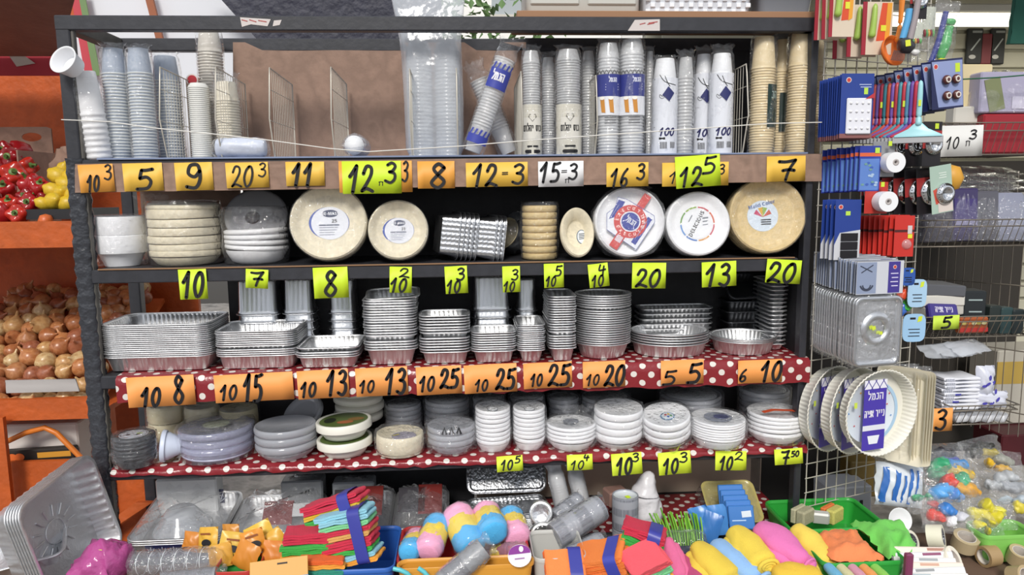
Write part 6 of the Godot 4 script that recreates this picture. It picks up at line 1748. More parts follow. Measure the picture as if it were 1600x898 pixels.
	# tapes
	for e in [[1416, 846, 0.24, 0.036, "#e6e2d2", "white masking tape roll half under the green cloth", 60, 30], [1462, 838, 0.27, 0.04, "#e9e4d0", "white masking tape roll with printed core beside the paper packets", 76, 52], [1480, 876, 0.4, 0.044, "#e6e1d0", "white tape roll tipped behind the paper packets", 58, 35], [1508, 846, 0.24, 0.042, "#b9a886", "tan tape roll lying flat with a dark centre", 18, 0], [1545, 868, 0.3, 0.036, "#a58a62", "brown parcel tape roll standing on edge", 88, 100], [1590, 868, 0.32, 0.032, "#b5a27c", "tan tape roll at the counter end, lying flat", 22, 0], [1592, 900, 0.42, 0.034, "#b39d76", "tan tape roll tipped at the counter end", 60, 20]]:
		var o := thing("tape_roll", e[5], "tape", at(e[0], e[1], e[2]), eul(0, e[7]) * eul(e[6]))
		var h: float = 0.048
		part(o, "tape", rev([[e[3] * 0.72, 0], [e[3], 0], [e[3], 0], [e[3], h], [e[3], h], [e[3] * 0.72, h], [e[3] * 0.72, h]], 36), flat(e[4], 0.45), Vector3(0, -h / 2, 0))
		part(o, "core", rev([[e[3] * 0.72, 0], [e[3] * 0.72, h], [e[3] * 0.72, h], [e[3] * 0.66, h], [e[3] * 0.66, h], [e[3] * 0.66, 0]], 36), floral() if e[0] == 1462 or e[0] == 1416 else flat("#cfc6bd", 0.7), Vector3(0, -h / 2, 0))
	# stack of paper packets
	for k in 6:
		var o := thing("paper_packet", "flat white paper packet in the leaning row beside the green bin", "packet", at(1474, 905, 0.5) + Vector3(-0.01 + 0.006 * (k % 3) - 0.003 * k, -0.034 + 0.009 * k, -0.017 * k), eul(-35, -4, rng.randfn(0, 1)), "white paper packets")
		part(o, "packet", bx(Vector3(0.2, 0.1, 0.012), 0.003), flat(["#e4e2df", "#dfe0e2", "#e9d9cc", "#e4e2df", "#dcdde0", "#ead8cc"][k], 0.5))
		part(o, "printed_stripe", bx(Vector3(0.06, 0.008, 0.0135)), flat(["#a8b4b8", "#8f9294", "#c9a08c", "#9aa0a4", "#8a4a6a", "#a87a6a"][k]), Vector3(-0.05 + 0.02 * k, 0.042, 0))
	solo("maroon_packet", "narrow maroon packet standing at the end of the white paper packets", "packet", bx(Vector3(0.025, 0.09, 0.02), 0.004), flat("#7e3a5a", 0.4), at(1419, 885, 0.49))
	# bags of gloves, pegs and packets behind
	var wb := thing("printed_bag", "white bag with blue printed stripes standing before the wire grid", "bag", at(1404, 757, 0.05), eul(-12, -8, -4))
	part(wb, "bag", sachet(0.17, 0.16, 0.07, 3), flat("#d6dde4", 0.3))
	for e in [[-0.06, 0.0, 0.022, 0.13], [-0.02, 0.0, 0.018, 0.12], [0.005, -0.01, 0.008, 0.1], [0.03, 0.0, 0.012, 0.13], [0.055, 0.0, 0.008, 0.12]]:
		var g := G.new()
		var rs := []
		for i in 9:
			var v := i / 8.0 * 2 - 1
			var p := PackedVector3Array()
			for j in 3:
				var x: float = e[0] + e[2] * (j / 2.0 - 0.5) + 0.006 * sin(v * 2.2)
				var y: float = e[1] + v * e[3] / 2
				var f := pow(maxf(0.0, (1 - pow(x / 0.085, 2)) * (1 - pow(y / 0.08, 2))), 0.55)
				p.append(Vector3(x, y, 0.035 * f + 0.0125 * noise.get_noise_3d((x / 0.085 + 1) * 4 * 60, (y / 0.08 + 1) * 4 * 60, 231) + 0.004))
			rs.append(p)
		g.loft(rs, false)
		part(wb, "blue_stripe", g.done(), flat("#2f68b4", 0.3))
	var gl := [[1480, 735, -0.02, 0.1, ["#3fa878", "#d8b43a", "#4a90d0", "#3fa878"], "bag of green, yellow and blue rubber gloves, top of the heap"], [1490, 762, 0.08, 0.11, ["#4a8fd8", "#d8a03a", "#3fa878", "#d8483a", "#5aa0dc"], "bag of blue, green and red rubber gloves in the middle of the heap"], [1450, 780, 0.1, 0.07, ["#3fa070", "#c8403a", "#3fa070"], "small bag of green and red clothes pegs beside the striped bag"], [1480, 806, 0.2, 0.08, ["#d8402f", "#e6e6ea", "#c8c8d0", "#3f80cc"], "bag of red and white packets at the foot of the heap"], [1545, 800, 0.18, 0.085, ["#d8cc3a", "#d0c434", "#e0d850", "#d8cc3a"], "bag of yellow sponges cloths at the foot of the heap"], [1540, 822, 0.22, 0.06, ["#d4c83c", "#cabf36", "#d4c83c"], "loose yellow bundle below the yellow bag"], [1568, 755, 0.0, 0.08, ["#b4b8bc", "#9ca0a6", "#b4b8bc"], "silver steel wool packets in a clear bag"], [1585, 785, 0.1, 0.07, ["#a8b8c4", "#d8c848", "#b0bcc6"], "silver and yellow packets in a clear bag"], [1560, 725, -0.1, 0.075, ["#e0b42a", "#d8a828", "#8a8c80"], "yellow printed packet bag on the far side of the heap"], [1470, 716, -0.12, 0.08, ["#2a2a30", "#3848b0", "#2c2c34"], "black and blue bag behind the glove bags"], [1535, 706, -0.16, 0.08, ["#34342f", "#a89a4a", "#30302c"], "dark bag with a yellowish strip behind the glove bags"]]
	for e in gl:
		var o := thing("goods_bag", e[5], "bag", at(e[0], e[1], e[2]), eul(-30, rng.randf_range(-15, 15), rng.randf_range(-12, 12)))
		var s: float = e[3]
		for k in e[4].size():
			var a: float = TAU * k / e[4].size() + s * 40
			var c := Vector3(cos(a) * s * 0.45, sin(a) * s * 0.25, 0.01 * (k % 2))
			var d := Vector3(cos(a * 1.7) * s * 0.55, sin(a * 1.3) * s * 0.22, 0.004)
			part(o, "content", blob([c - d, c - d * 0.3, c + d * 0.4, c + d], [s * 0.16, s * 0.34, s * 0.3, s * 0.16], 0.03, 18, 16, 0.75, k + int(e[0])), flat(e[4][k], 0.4))
		part(o, "clear_bag", sachet(s * 2.3, s * 1.5, s * 0.75, int(e[1])), M.film)
	solo("white_bowl", "plain white round lid leaning behind the bright green cloth", "lid", rev([[0, 0], [0.035, 0], [0.042, 0.008], [0.044, 0.008], [0.036, -0.004], [0, -0.004]], 28), M.white, at(1405, 812, 0.14), eul(70, 0, 0))
	bin("pale green plastic basket at the counter end behind the tape rolls", 1540, 1625, 836, 0.3, 0.12, 0.1, "#7fc05a", 0)

# ---------------------------------------------------------------- goods hanging on the wire grid at the end of the rack
var grid: Node3D
func hang(called: String, label: String, cat: String, q: Array, zf: float, n: int, back: Vector3, make: Callable, yaw := 0.0, hook := true, leanz := 0.0) -> Node3D:
	var c := at((q[0] + q[2]) / 2.0, (q[1] + q[3]) / 2.0, zf)
	var w := span(q[0], q[2], (q[1] + q[3]) / 2.0, zf) / maxf(0.3, cos(deg_to_rad(yaw)))
	var h := at(q[0], q[1], zf).y - at(q[0], q[3], zf).y
	var group := "" if n == 1 else "hanging row: " + label
	var o := thing(called, label, cat, c, eul(0, yaw, leanz), group)
	make.call(o, w, h)
	for k in range(1, n):
		var d := o.duplicate()
		d.name = numbered(called)
		add_child(d)
		d.position = c + back * k / maxf(1, n - 1) + Vector3(rng.randfn(0, 0.001), rng.randfn(0, 0.0012), 0)
		d.rotation.z += rng.randfn(0, 0.012)
	if hook:
		var top := c + Vector3(0, h * 0.42, 0)
		part(grid, "hook", G.new().tube([top + Vector3(0, 0.012, 0.03) , top + Vector3(0, 0.0, 0.022), top, top + back, top + back + Vector3(0, 0, -0.02)], 0.0024, 6).done(), M.wire)
	return o
func badge(o: Node3D, x: float, y: float, z: float, r: float) -> void:
	part(o, "badge_ring", fan(G.new(), ell(x, y, r, r, 16), z).done(), flat("#e2d6d0"))
	part(o, "badge", fan(G.new(), ell(x, y, r * 0.75, r * 0.75, 16), z + 0.0005).done(), flat("#c5423a"))
func lines(o: Node3D, x0: float, x1: float, y: float, n: int, step: float, z: float, m: Material, t := 0.0014) -> void:
	for k in n: part(o, "print_line", fan(G.new(), rect(x0 + 0.004 * (k % 2), y - k * step - t, x1, y - k * step + t), z).done(), m)
func chrome_disc(o: Node3D, pos: Vector3, r: float) -> void:
	var d := part(o, "chrome_strainer", rev([[0, 0.004], [r * 0.4, 0.004], [r * 0.45, 0.01], [r * 0.7, 0.014], [r * 0.75, 0.009], [r * 0.95, 0.006], [r, 0.0], [r * 0.98, -0.002]], 32), mat(col("#dfe1e4"), 0.15, 1.0), pos, eul(90))
	for k in 24: part(d, "hole", G.new().tube([Vector3(cos(TAU * k / 24) * r * 0.86, 0.006, sin(TAU * k / 24) * r * 0.86), Vector3(cos(TAU * k / 24) * r * 0.86, 0.0085, sin(TAU * k / 24) * r * 0.86)], r * 0.045, 5).done(), flat("#3a3436"))
func hanging_grid() -> void:
	grid = thing("wire_grid", "white wire grid panel at the end of the rack carrying hooks of small goods", "wire grid", Vector3(1.272, 0, 0.0))
	var dir := Vector3(0.49, 0, -0.18)
	for k in 11:
		var p := dir * k / 10.0
		var bent := Vector3(-0.01, 0, 0.005) if k == 0 else Vector3.ZERO
		part(grid, "wire", G.new().tube([p + Vector3(0, 0.497, 0) + bent * 0.5, p + Vector3(0, 0.56, 0) - bent * 0.3, p + Vector3(0, 0.62, 0), p + Vector3(0, 2.45, 0)], 0.0025, 6).done(), M.wire)
	for k in 34:
		var y := 0.5 + k * 0.057
		part(grid, "wire", G.new().tube([Vector3(-0.006, y, 0.004), dir + Vector3(0, y, 0.004)], 0.0022, 6).done(), M.wire)
	var navy := flat("#26408f", 0.35)
	var white := flat("#e3e4ec", 0.4)
	hang("hook_card", "blue card with sixteen white adhesive hooks hanging beside the beige cups", "card", [1313, 115, 1364, 216], 0.16, 11, Vector3(0.0, -0.004, -0.15), func(o, w, h):
		part(o, "card", bx(Vector3(w, h, 0.002), 0.0006), navy)
		part(o, "blister", bx(Vector3(w * 0.76, h * 0.56, 0.008), 0.003), white, Vector3(w * 0.05, -h * 0.16, 0.005))
		part(o, "red_corner", fan(G.new(), [Vector2(w * 0.2, h * 0.1), Vector2(w * 0.49, h * 0.2), Vector2(w * 0.49, h * 0.12)], 0.0095).done(), flat("#b8323c"))
		part(o, "bottom_edge", bx(Vector3(w, h * 0.07, 0.001)), flat("#8a5a58", 0.4), Vector3(0, -h * 0.465, 0.0012))
		badge(o, -w * 0.28, h * 0.4, 0.0016, 0.009)
		lines(o, w * 0.05, w * 0.42, h * 0.33, 2, 0.008, 0.0016, flat("#aebbe0"))
		part(o, "price_sticker", fan(G.new(), rect(w * 0.2, h * 0.18, w * 0.32, h * 0.28), 0.0017).done(), flat("#b8dc50"))
		for r in 4:
			for c in 4: part(o, "hook", bx(Vector3(0.008, 0.007, 0.006), 0.002), M.white, Vector3(-w * 0.22 + c * w * 0.18, h * 0.04 - r * h * 0.13, 0.011)))
	hang("air_freshener", "blue card of toilet fresheners with a water picture, in a hanging row", "card", [1342, 228, 1375, 299], 0.14, 9, Vector3(-0.06, -0.004, -0.14), func(o, w, h):
		part(o, "card", bx(Vector3(w, h, 0.004), 0.001), flat("#2f3f9c", 0.35))
		part(o, "picture", fan(G.new(), rect(-w * 0.46, -h * 0.47, w * 0.44, h * 0.22), 0.0024).done(), flat("#5f83c8", 0.35))
		part(o, "orange_band", fan(G.new(), rect(-w * 0.5, h * 0.27, w * 0.5, h * 0.35), 0.0026).done(), flat("#d8643c"))
		for k in 14: part(o, "printed_splash", fan(G.new(), ell(rng.randf_range(-0.35, 0.35) * w, rng.randf_range(-0.4, 0.15) * h, 0.006, 0.004, 8), 0.0028 + 0.0001 * k).done(), flat(["#a8c0dc", "#6f9a98", "#3f5fb4"][k % 3]))
		part(o, "price_sticker", fan(G.new(), rect(w * 0.2, h * 0.34, w * 0.42, h * 0.46), 0.0042).done(), flat("#b8dc50")))
	hang("felt_pad_card", "blue card with three black felt squares hanging low beside red cards", "card", [1304, 312, 1344, 406], 0.13, 4, Vector3(-0.012, 0, -0.07), func(o, w, h):
		part(o, "card", bx(Vector3(w, h, 0.002), 0.0006), navy)
		part(o, "white_field", fan(G.new(), [Vector2(-w * 0.5, -h * 0.5), Vector2(w * 0.5, -h * 0.5), Vector2(w * 0.5, 0.0), Vector2(-w * 0.3, -h * 0.05), Vector2(-w * 0.5, -h * 0.25)], 0.0016).done(), flat("#c9cbd0"))
		for k in 3: part(o, "felt_square", bx(Vector3(w * 0.66, h * 0.13, 0.004), 0.001), flat("#1d1b20", 0.9), Vector3(w * 0.07, -h * 0.12 - k * h * 0.145, 0.004))
		part(o, "price_sticker", fan(G.new(), rect(-w * 0.1, h * 0.24, w * 0.08, h * 0.31), 0.0017).done(), flat("#b8dc50"))
		badge(o, -w * 0.3, h * 0.38, 0.0016, 0.008))
	hang("red_card", "red card with a round clear blister in the hanging row above the burner liners", "card", [1397, 337, 1428, 401], 0.12, 8, Vector3(-0.075, -0.002, -0.1), func(o, w, h):
		part(o, "card", bx(Vector3(w, h, 0.002), 0.0006), flat("#c8342c", 0.35))
		part(o, "dark_band", fan(G.new(), rect(-w * 0.5, h * 0.1, w * 0.5, h * 0.16), 0.0016).done(), flat("#4a1c1c"))
		part(o, "blister", rev([[0, 0.008], [0.012, 0.008], [0.016, 0.004], [0.018, 0.0]], 20), film(0.4, Color(0.9, 0.75, 0.75)), Vector3(w * 0.15, -h * 0.2, 0.001), eul(90))
		part(o, "price_sticker", fan(G.new(), rect(w * 0.18, -h * 0.05, w * 0.4, h * 0.05), 0.0018).done(), flat("#dfe03c"))
		part(o, "picture", fan(G.new(), rect(w * 0.16, h * 0.06, w * 0.38, h * 0.26), 0.0018).done(), flat("#cfc4c4")))
	hang("knob_card", "dark blue card with four brown drawer knobs hanging before the cream carton", "card", [1452, 92, 1508, 170], 0.1, 9, Vector3(-0.14, -0.035, -0.2), func(o, w, h):
		part(o, "card", bx(Vector3(w, h, 0.002), 0.0006), flat("#1d2450", 0.35))
		part(o, "pale_field", fan(G.new(), [Vector2(-w * 0.48, h * 0.46), Vector2(w * 0.48, h * 0.46), Vector2(w * 0.48, -h * 0.46), Vector2(-w * 0.3, -h * 0.46)], 0.0015).done(), flat("#8f9cc8"))
		badge(o, -w * 0.36, h * 0.36, 0.002, 0.0095)
		part(o, "price_sticker", fan(G.new(), rect(w * 0.25, h * 0.22, w * 0.4, h * 0.4), 0.002).done(), flat("#c8e03c"))
		for k in 4:
			var kn := part(o, "knob", rev([[0, 0.016], [0.01, 0.016], [0.015, 0.012], [0.016, 0.006], [0.012, 0.0]], 20), flat("#5a2f2c", 0.3), Vector3(-w * 0.08 + (k % 2) * w * 0.3, h * 0.08 - (k / 2) * h * 0.32, 0.002), eul(90))
			part(kn, "knob_ring", rev([[0.006, 0.0165], [0.0095, 0.0175], [0.011, 0.0162]], 18), flat("#d8cfc8", 0.3)), 10, true, 6)
	# dustpan brushes, one per colour
	var hues := ["#9fd4dc", "#b8304a", "#6a4aa0", "#5a8fb0", "#c03a4a", "#4a8fa0", "#b8404a", "#7a5ab0", "#c8503a", "#3f7f90", "#b0304a", "#7058a0", "#b84a4a"]
	for k in 13:
		var p := at(1439, 125, 0.18).lerp(at(1368, 131, 0.02), k / 12.0)
		var o := thing("window_squeegee", "%s handled squeegee hanging in the coloured row" % ["aqua", "crimson", "purple", "steel blue", "red", "teal", "rust red", "violet", "orange red", "dark teal", "dark crimson", "dusty purple", "faded red"][k], "squeegee", p, eul(0, -28, 0), "squeegees in a row")
		var m := flat(hues[k], 0.35)
		var path := []
		for e in [[0, 0], [0.002, -0.03], [0.002, -0.08], [0.0, -0.12], [0.008, -0.145]]: path.append(Vector3(0, e[1], e[0]))
		part(o, "handle", blob([Vector3(0, 0, 0), Vector3(0, -0.05, 0.003), Vector3(0, -0.11, 0), Vector3(0, -0.15, 0.006)], [0.007, 0.0085, 0.009, 0.011], 0.0, 1, 10), m)
		part(o, "head", G.new().loft([rr(0.012, 0.006, 0.004, -0.14, 1, 1, 3), rr(0.03, 0.007, 0.004, -0.158, 1, 1, 3), rr(0.07, 0.008, 0.004, -0.178, 1, 1, 3), rr(0.072, 0.008, 0.004, -0.184, 1, 1, 3)], true, true, true).done(), m)
		part(o, "rubber_blade", bx(Vector3(0.15, 0.022, 0.005), 0.001), flat("#8f9094", 0.4), Vector3(0, -0.194, 0.004), eul(-12))
		if k in [0, 4, 7, 10]: part(o, "price_sticker", bx(Vector3(0.008, 0.02, 0.001)), flat("#cfe03c"), Vector3(0, -0.075, 0.0115))
	part(grid, "hook", G.new().tube([at(1444, 122, 0.2), at(1439, 125, 0.18), at(1366, 130, 0.0)], 0.0025, 6).done(), M.wire)
	# strainers
	var sink := func(o, w, h):
		part(o, "card", bx(Vector3(w, h, 0.002), 0.0006), flat("#201c20", 0.35))
		part(o, "red_field", fan(G.new(), rect(-w * 0.5, -h * 0.1, w * 0.5, h * 0.3), 0.0015).done(), flat("#a02c2c"))
		chrome_disc(o, Vector3(w * 0.05, -h * 0.02, 0.004), minf(w * 0.46, h * 0.3))
		part(o, "price_sticker", fan(G.new(), rect(w * 0.1, h * 0.34, w * 0.3, h * 0.46), 0.002).done(), flat("#c8e03c"))
	hang("strainer_card", "black and red card with a chrome sink strainer in the upper hanging row", "card", [1440, 190, 1472, 260], 0.08, 4, Vector3(-0.1, 0.0, -0.14), sink, 8)
	hang("strainer_card", "black and red card with a chrome sink strainer in the lower hanging row", "card", [1430, 262, 1476, 334], 0.06, 6, Vector3(-0.13, 0.002, -0.14), sink, 8, true, 5)
	hang("strainer_card", "pale green and red card with a chrome sink strainer before the lower row", "card", [1452, 258, 1490, 333], 0.09, 1, Vector3(0, 0, -0.1), func(o, w, h):
		part(o, "card", bx(Vector3(w, h, 0.002), 0.0006), flat("#a9c0b2", 0.4))
		part(o, "red_field", fan(G.new(), [Vector2(-w * 0.4, 0.0), Vector2(-w * 0.1, 0.01), Vector2(0.0, -h * 0.3), Vector2(-w * 0.3, -h * 0.3)], 0.0015).done(), flat("#c8503f"))
		part(o, "white_field", fan(G.new(), rect(-w * 0.2, -h * 0.48, w * 0.48, -h * 0.28), 0.0016).done(), flat("#d9cdc6"))
		lines(o, -w * 0.1, w * 0.25, h * 0.34, 3, 0.008, 0.0016, flat("#dfe8e0"))
		chrome_disc(o, Vector3(w * 0.12, -h * 0.1, 0.004), w * 0.42), 10, false, 8)
	# tapes in bags
	for e in [[1374, 222, 1409, 278, 1396, 256, 0.16, "#8f9094", "white tape roll in a grey hanging bag"], [1362, 286, 1398, 336, 1384, 312, 0.17, "#b8352c", "white tape roll hanging in front of red cards"]]:
		hang("tape_pack", e[8], "tape", [e[0], e[1], e[2], e[3]], e[6], 1, Vector3(0, 0, -0.15), func(o, w, h):
			part(o, "backing", bx(Vector3(w, h, 0.003), 0.001), flat(e[7], 0.35), Vector3(-w * 0.1, 0.004, -0.03))
			part(o, "roll", rev([[0.011, 0], [0.034, 0], [0.034, 0], [0.034, 0.045], [0.034, 0.045], [0.011, 0.045], [0.011, 0.045], [0.011, 0]], 30), M.white, Vector3(0.008, -0.008, -0.026), eul(90))
			part(o, "core", rev([[0.005, 0], [0.011, 0], [0.011, 0], [0.011, 0.0455], [0.005, 0.0455], [0.005, 0]], 24), flat("#b0aaa8"), Vector3(0.008, -0.008, -0.026), eul(90))
			part(o, "price_sticker", bx(Vector3(0.012, 0.016, 0.001)), flat("#c8e03c"), Vector3(-0.004, h * 0.46, 0.0)))
	# burner liners
	hang("burner_liner_pack", "square foil burner liner under a printed header in the long hanging row", "foil liner", [1331, 408, 1411, 574], 0.22, 18, Vector3(-0.03, 0.012, -0.24), func(o, w, h):
		part(o, "header_card", bx(Vector3(w, h * 0.31, 0.002), 0.0006), flat("#5a5d66", 0.35), Vector3(0, h * 0.345, 0.002))
		part(o, "header_field", fan(G.new(), rect(-w * 0.495, h * 0.193, w * 0.495, h * 0.497), 0.0032).done(), flat("#c9ccd4", 0.35))
		part(o, "burner_picture", fan(G.new(), rect(-w * 0.49, h * 0.2, -w * 0.08, h * 0.49), 0.0036).done(), flat("#8d99b4", 0.4))
		part(o, "burner_grate", band(band(G.new(), Vector2(-w * 0.28, h * 0.28), 0.012, 0.017, 180, 360), Vector2(-w * 0.28, h * 0.3), 0.022, 0.028, 200, 340).done(), flat("#3a4052"), Vector3(0, 0, 0.004))
		part(o, "burner_grate", bx(Vector3(0.05, 0.003, 0.001)), flat("#3a4052"), Vector3(-w * 0.28, h * 0.43, 0.0042), eul(0, 0, 30))
		part(o, "burner_grate", bx(Vector3(0.05, 0.003, 0.001)), flat("#3a4052"), Vector3(-w * 0.3, h * 0.43, 0.0044), eul(0, 0, -25))
		part(o, "purple_panel", fan(G.new(), rect(w * 0.17, h * 0.2, w * 0.42, h * 0.49), 0.0036).done(), flat("#43388c", 0.4))
		lines(o, w * 0.22, w * 0.38, h * 0.38, 4, 0.014, 0.004, flat("#cfcbe6"), 0.0017)
		badge(o, w * 0.3, h * 0.44, 0.004, 0.007)
		part(o, "liner", tray_mesh(w * 0.46, h * 0.31, 0.02, 0.012, 0.0, 0.006, 0.012), M.foil_smooth, Vector3(0.002, -h * 0.16, -0.006), eul(90))
		part(o, "liner_ring", rev([[w * 0.17, 0.001], [w * 0.2, 0.008], [w * 0.26, 0.01], [w * 0.3, 0.006], [w * 0.33, 0.0]], 36), M.foil_smooth, Vector3(0.002, -h * 0.14, -0.005), eul(90))
		part(o, "film", sachet(w * 1.04, h * 0.68, 0.02, 4), M.film, Vector3(0, -h * 0.16, 0.002))
		part(o, "price_sticker", bx(Vector3(0.014, 0.013, 0.001)), flat("#cfe03c"), Vector3(-w * 0.12, -h * 0.12, 0.0135), eul(0, 0, 20))
		part(o, "price_sticker", bx(Vector3(0.013, 0.011, 0.001)), flat("#cfe03c"), Vector3(0.006, -h * 0.17, 0.0135)), 8)
	# round baking pans with paper sheets
	for e in [[1334, 578, 1420, 712, 0.2, "round ribbed baking paper pan with a purple label hanging in front"], [1296, 574, 1378, 708, 0.1, "round ribbed baking paper pan hanging second on the hook"], [1262, 572, 1342, 704, 0.0, "round ribbed baking paper pan hanging last on the hook"]]:
		hang("baking_pan", e[5], "baking pan", [e[0], e[1], e[2], e[3]], e[4], 1, Vector3(-0.04, 0, -0.2), func(o, w, h):
			var r: float = h / 2
			part(o, "pan", fluted(r, 0.05), flat("#e3e1d6", 0.5), Vector3(0, 0, -0.045), eul(90))
			part(o, "paper_sheet", rev([[0, 0], [r * 0.72, 0], [r * 0.73, 0.001]], 40), flat("#d9e2ea", 0.5), Vector3(-r * 0.16, 0, -0.02), eul(90))
			part(o, "blue_edge", band(G.new(), Vector2(-r * 0.16, 0), r * 0.66, r * 0.74, -70, 80).done(), flat("#a9c8e0"), Vector3(0, 0, -0.018))
			for k in 18: part(o, "printed_dot", fan(G.new(), ell(-r * 0.16 + cos(k * 2.4) * r * 0.64 * sqrt((k + 1) / 18.0), sin(k * 2.4) * r * 0.64 * sqrt((k + 1) / 18.0), 0.003, 0.003, 8)).done(), flat(["#c8404a", "#5a8fc8", "#d8a03a", "#6aa85a"][k % 4]), Vector3(0, 0, -0.0172))
			var l := part(o, "label", bx(Vector3(r * 0.62, r * 1.6, 0.001)), flat("#4a3aa8", 0.4), Vector3(-r * 0.22, -0.004, 0.004))
			part(l, "label_gap", bx(Vector3(r * 0.62, r * 0.12, 0.001)), flat("#dfe0ea"), Vector3(0, -r * 0.28, 0.0008))
			part(l, "bowl_picture", fan(G.new(), [Vector2(-0.026, 0.016), Vector2(0.026, 0.016), Vector2(0.018, -0.014), Vector2(-0.018, -0.014)]).done(), flat("#e6eaf2"), Vector3(0, -r * 0.57, 0.0008))
			part(l, "lattice_field", bx(Vector3(r * 0.62, r * 0.2, 0.001)), flat("#e6e6f0"), Vector3(0, r * 0.72, 0.0006))
			for k in 6: part(l, "lattice", bx(Vector3(0.0025, r * 0.26, 0.001)), flat("#3a3290"), Vector3((k - 2.5) * 0.016, r * 0.72, 0.0012), eul(0, 0, 35 if k % 2 else -35))
			hebrew(l, "הנמל", Vector3(0, r * 0.45, 0.0012), r * 0.44, r * 0.15, flat("#eceaf6"))
			hebrew(l, "נייר אפיה", Vector3(0, r * 0.05, 0.0012), r * 0.56, r * 0.15, flat("#eceaf6"))
			part(o, "price_sticker", bx(Vector3(0.012, 0.02, 0.001)), flat("#c8dc50"), Vector3(-r * 0.74, r * 0.25, 0.003)), 14 if e[0] == 1334 else 30)
	for e in [[1402, 572, 1422, 716, 0.04, "cream rectangular tray pack hanging beside the baking pans"], [1419, 576, 1441, 722, 0.07, "cream rectangular tray pack with a pink edge, outermost on the grid"]]:
		hang("tray_bundle", e[5], "trays", [e[0], e[1], e[2], e[3]], e[4], 1, Vector3(-0.02, 0, -0.2), func(o, w, h):
			for k in 4: part(o, "tray", G.new().loft([rr(0.05, h * 0.4, 0.012, 0.0, 1, 1, 4), rr(0.05, h * 0.4, 0.012, 0.0, 1, 1, 4), rr(0.062, h * 0.48, 0.016, 0.02, 1, 1, 4), rr(0.066, h * 0.5, 0.018, 0.022, 1, 1, 4)], true, true).done(), flat("#e8e1cd", 0.5), Vector3(-0.03 + k * 0.01, 0, 0), eul(0, -48) * eul(90))
			part(o, "film", sachet(w * 2.0, h * 1.04, 0.07, 6), M.film), 0)
	# small blue cards
	for e in [[1408, 418, 1430, 446, 0.1, "#2f58a8", "small dark blue card above the pale blue cards"], [1418, 436, 1448, 480, 0.1, "#a9cbe6", "pale blue curved card with fruit colours, upper one"], [1410, 490, 1446, 534, 0.12, "#9cc4e6", "pale blue curved card with black lettering, lower one"]]:
		hang("small_card", e[6], "card", [e[0], e[1], e[2], e[3]], e[4], 1, Vector3(-0.03, 0, -0.2), func(o, w, h):
			var pts := []
			for k in 20: pts.append(Vector2(signf(cos(TAU * k / 20)) * pow(absf(cos(TAU * k / 20)), 0.5) * w / 2, signf(sin(TAU * k / 20)) * pow(absf(sin(TAU * k / 20)), 0.5) * h / 2))
			part(o, "card", fan(fan(G.new(), pts, 0.001), pts, -0.001).done(), flat(e[5], 0.45))
			lines(o, -w * 0.25, w * 0.25, -h * 0.05, 3, h * 0.12, 0.0016, M.ink, 0.0016)
			part(o, "price_sticker", fan(G.new(), [Vector2(w * 0.12, h * 0.2), Vector2(w * 0.3, h * 0.24), Vector2(w * 0.34, h * 0.42), Vector2(w * 0.16, h * 0.4)], 0.0018).done(), flat("#cfe03c"))
			part(o, "hang_hole", fan(G.new(), rect(-w * 0.2, h * 0.3, w * 0.04, h * 0.37), 0.0018).done(), M.ink))
	for e in [[1412, 458, "#e0522f", "bright red rubber fruit toy in the hanging bag"], [1418, 476, "#4ab84a", "bright green rubber fruit toy in the hanging bag"], [1408, 484, "#3a68c0", "bright blue rubber fruit toy in the hanging bag"]]:
		solo("rubber_toy", e[3], "toy", blob([Vector3(-0.012, -0.02, 0), Vector3(0, 0, 0), Vector3(0.012, 0.022, 0)], [0.014, 0.02, 0.012], 0.008, 30), flat(e[2], 0.3), at(e[0], e[1], 0.07), Basis.IDENTITY, "")
	# kitchen tools at the top
	var peel := func(o, w, h):
		part(o, "card", bx(Vector3(w, h, 0.002), 0.0006), flat("#d9c9b4", 0.4))
		part(o, "red_edge", bx(Vector3(w * 0.14, h, 0.003)), flat("#9e2436"), Vector3(-w * 0.45, 0, 0))
		part(o, "green_tool", blob([Vector3(-w * 0.16, h * 0.46, 0.01), Vector3(-w * 0.2, h * 0.1, 0.012), Vector3(-w * 0.24, -h * 0.2, 0.01)], [0.008, 0.01, 0.012], 0.0, 1, 12), flat("#a3c25a", 0.35))
		part(o, "food_picture", fan(G.new(), [Vector2(w * 0.12, h * 0.48), Vector2(w * 0.46, h * 0.48), Vector2(w * 0.34, -h * 0.22), Vector2(-w * 0.04, -h * 0.24)], 0.0016).done(), flat("#d8502c"))
		part(o, "food_picture", fan(G.new(), [Vector2(w * 0.3, h * 0.48), Vector2(w * 0.46, h * 0.48), Vector2(w * 0.4, -h * 0.2), Vector2(w * 0.24, -h * 0.24)], 0.0022).done(), flat("#e6a032"))
		part(o, "price_sticker", fan(G.new(), rect(w * 0.1, -h * 0.05, w * 0.28, h * 0.06), 0.0028).done(), flat("#e0e03c"))
	hang("peeler_card", "red edged card with a green peeler and flame coloured picture, upper row", "card", [1297, -40, 1336, 58], 0.12, 3, Vector3(-0.02, 0.0, -0.06), peel, 0)
	hang("peeler_card", "red edged card with a green peeler and flame coloured picture, row beside the orange ladle", "card", [1348, 3, 1394, 86], 0.08, 3, Vector3(-0.06, 0.0, -0.08), peel, 0)
	var pan := thing("orange_pan", "round orange plastic scoop with a long handle hanging by the dish brush", "scoop", at(1394, 80, 0.1), eul(0, 20, 0))
	part(pan, "bowl", rev([[0, -0.02], [0.025, -0.018], [0.044, -0.004], [0.05, 0.008], [0.052, 0.008], [0.047, -0.006], [0.026, -0.022], [0, -0.024]], 32), flat("#e8772c", 0.35), Vector3.ZERO, eul(80))
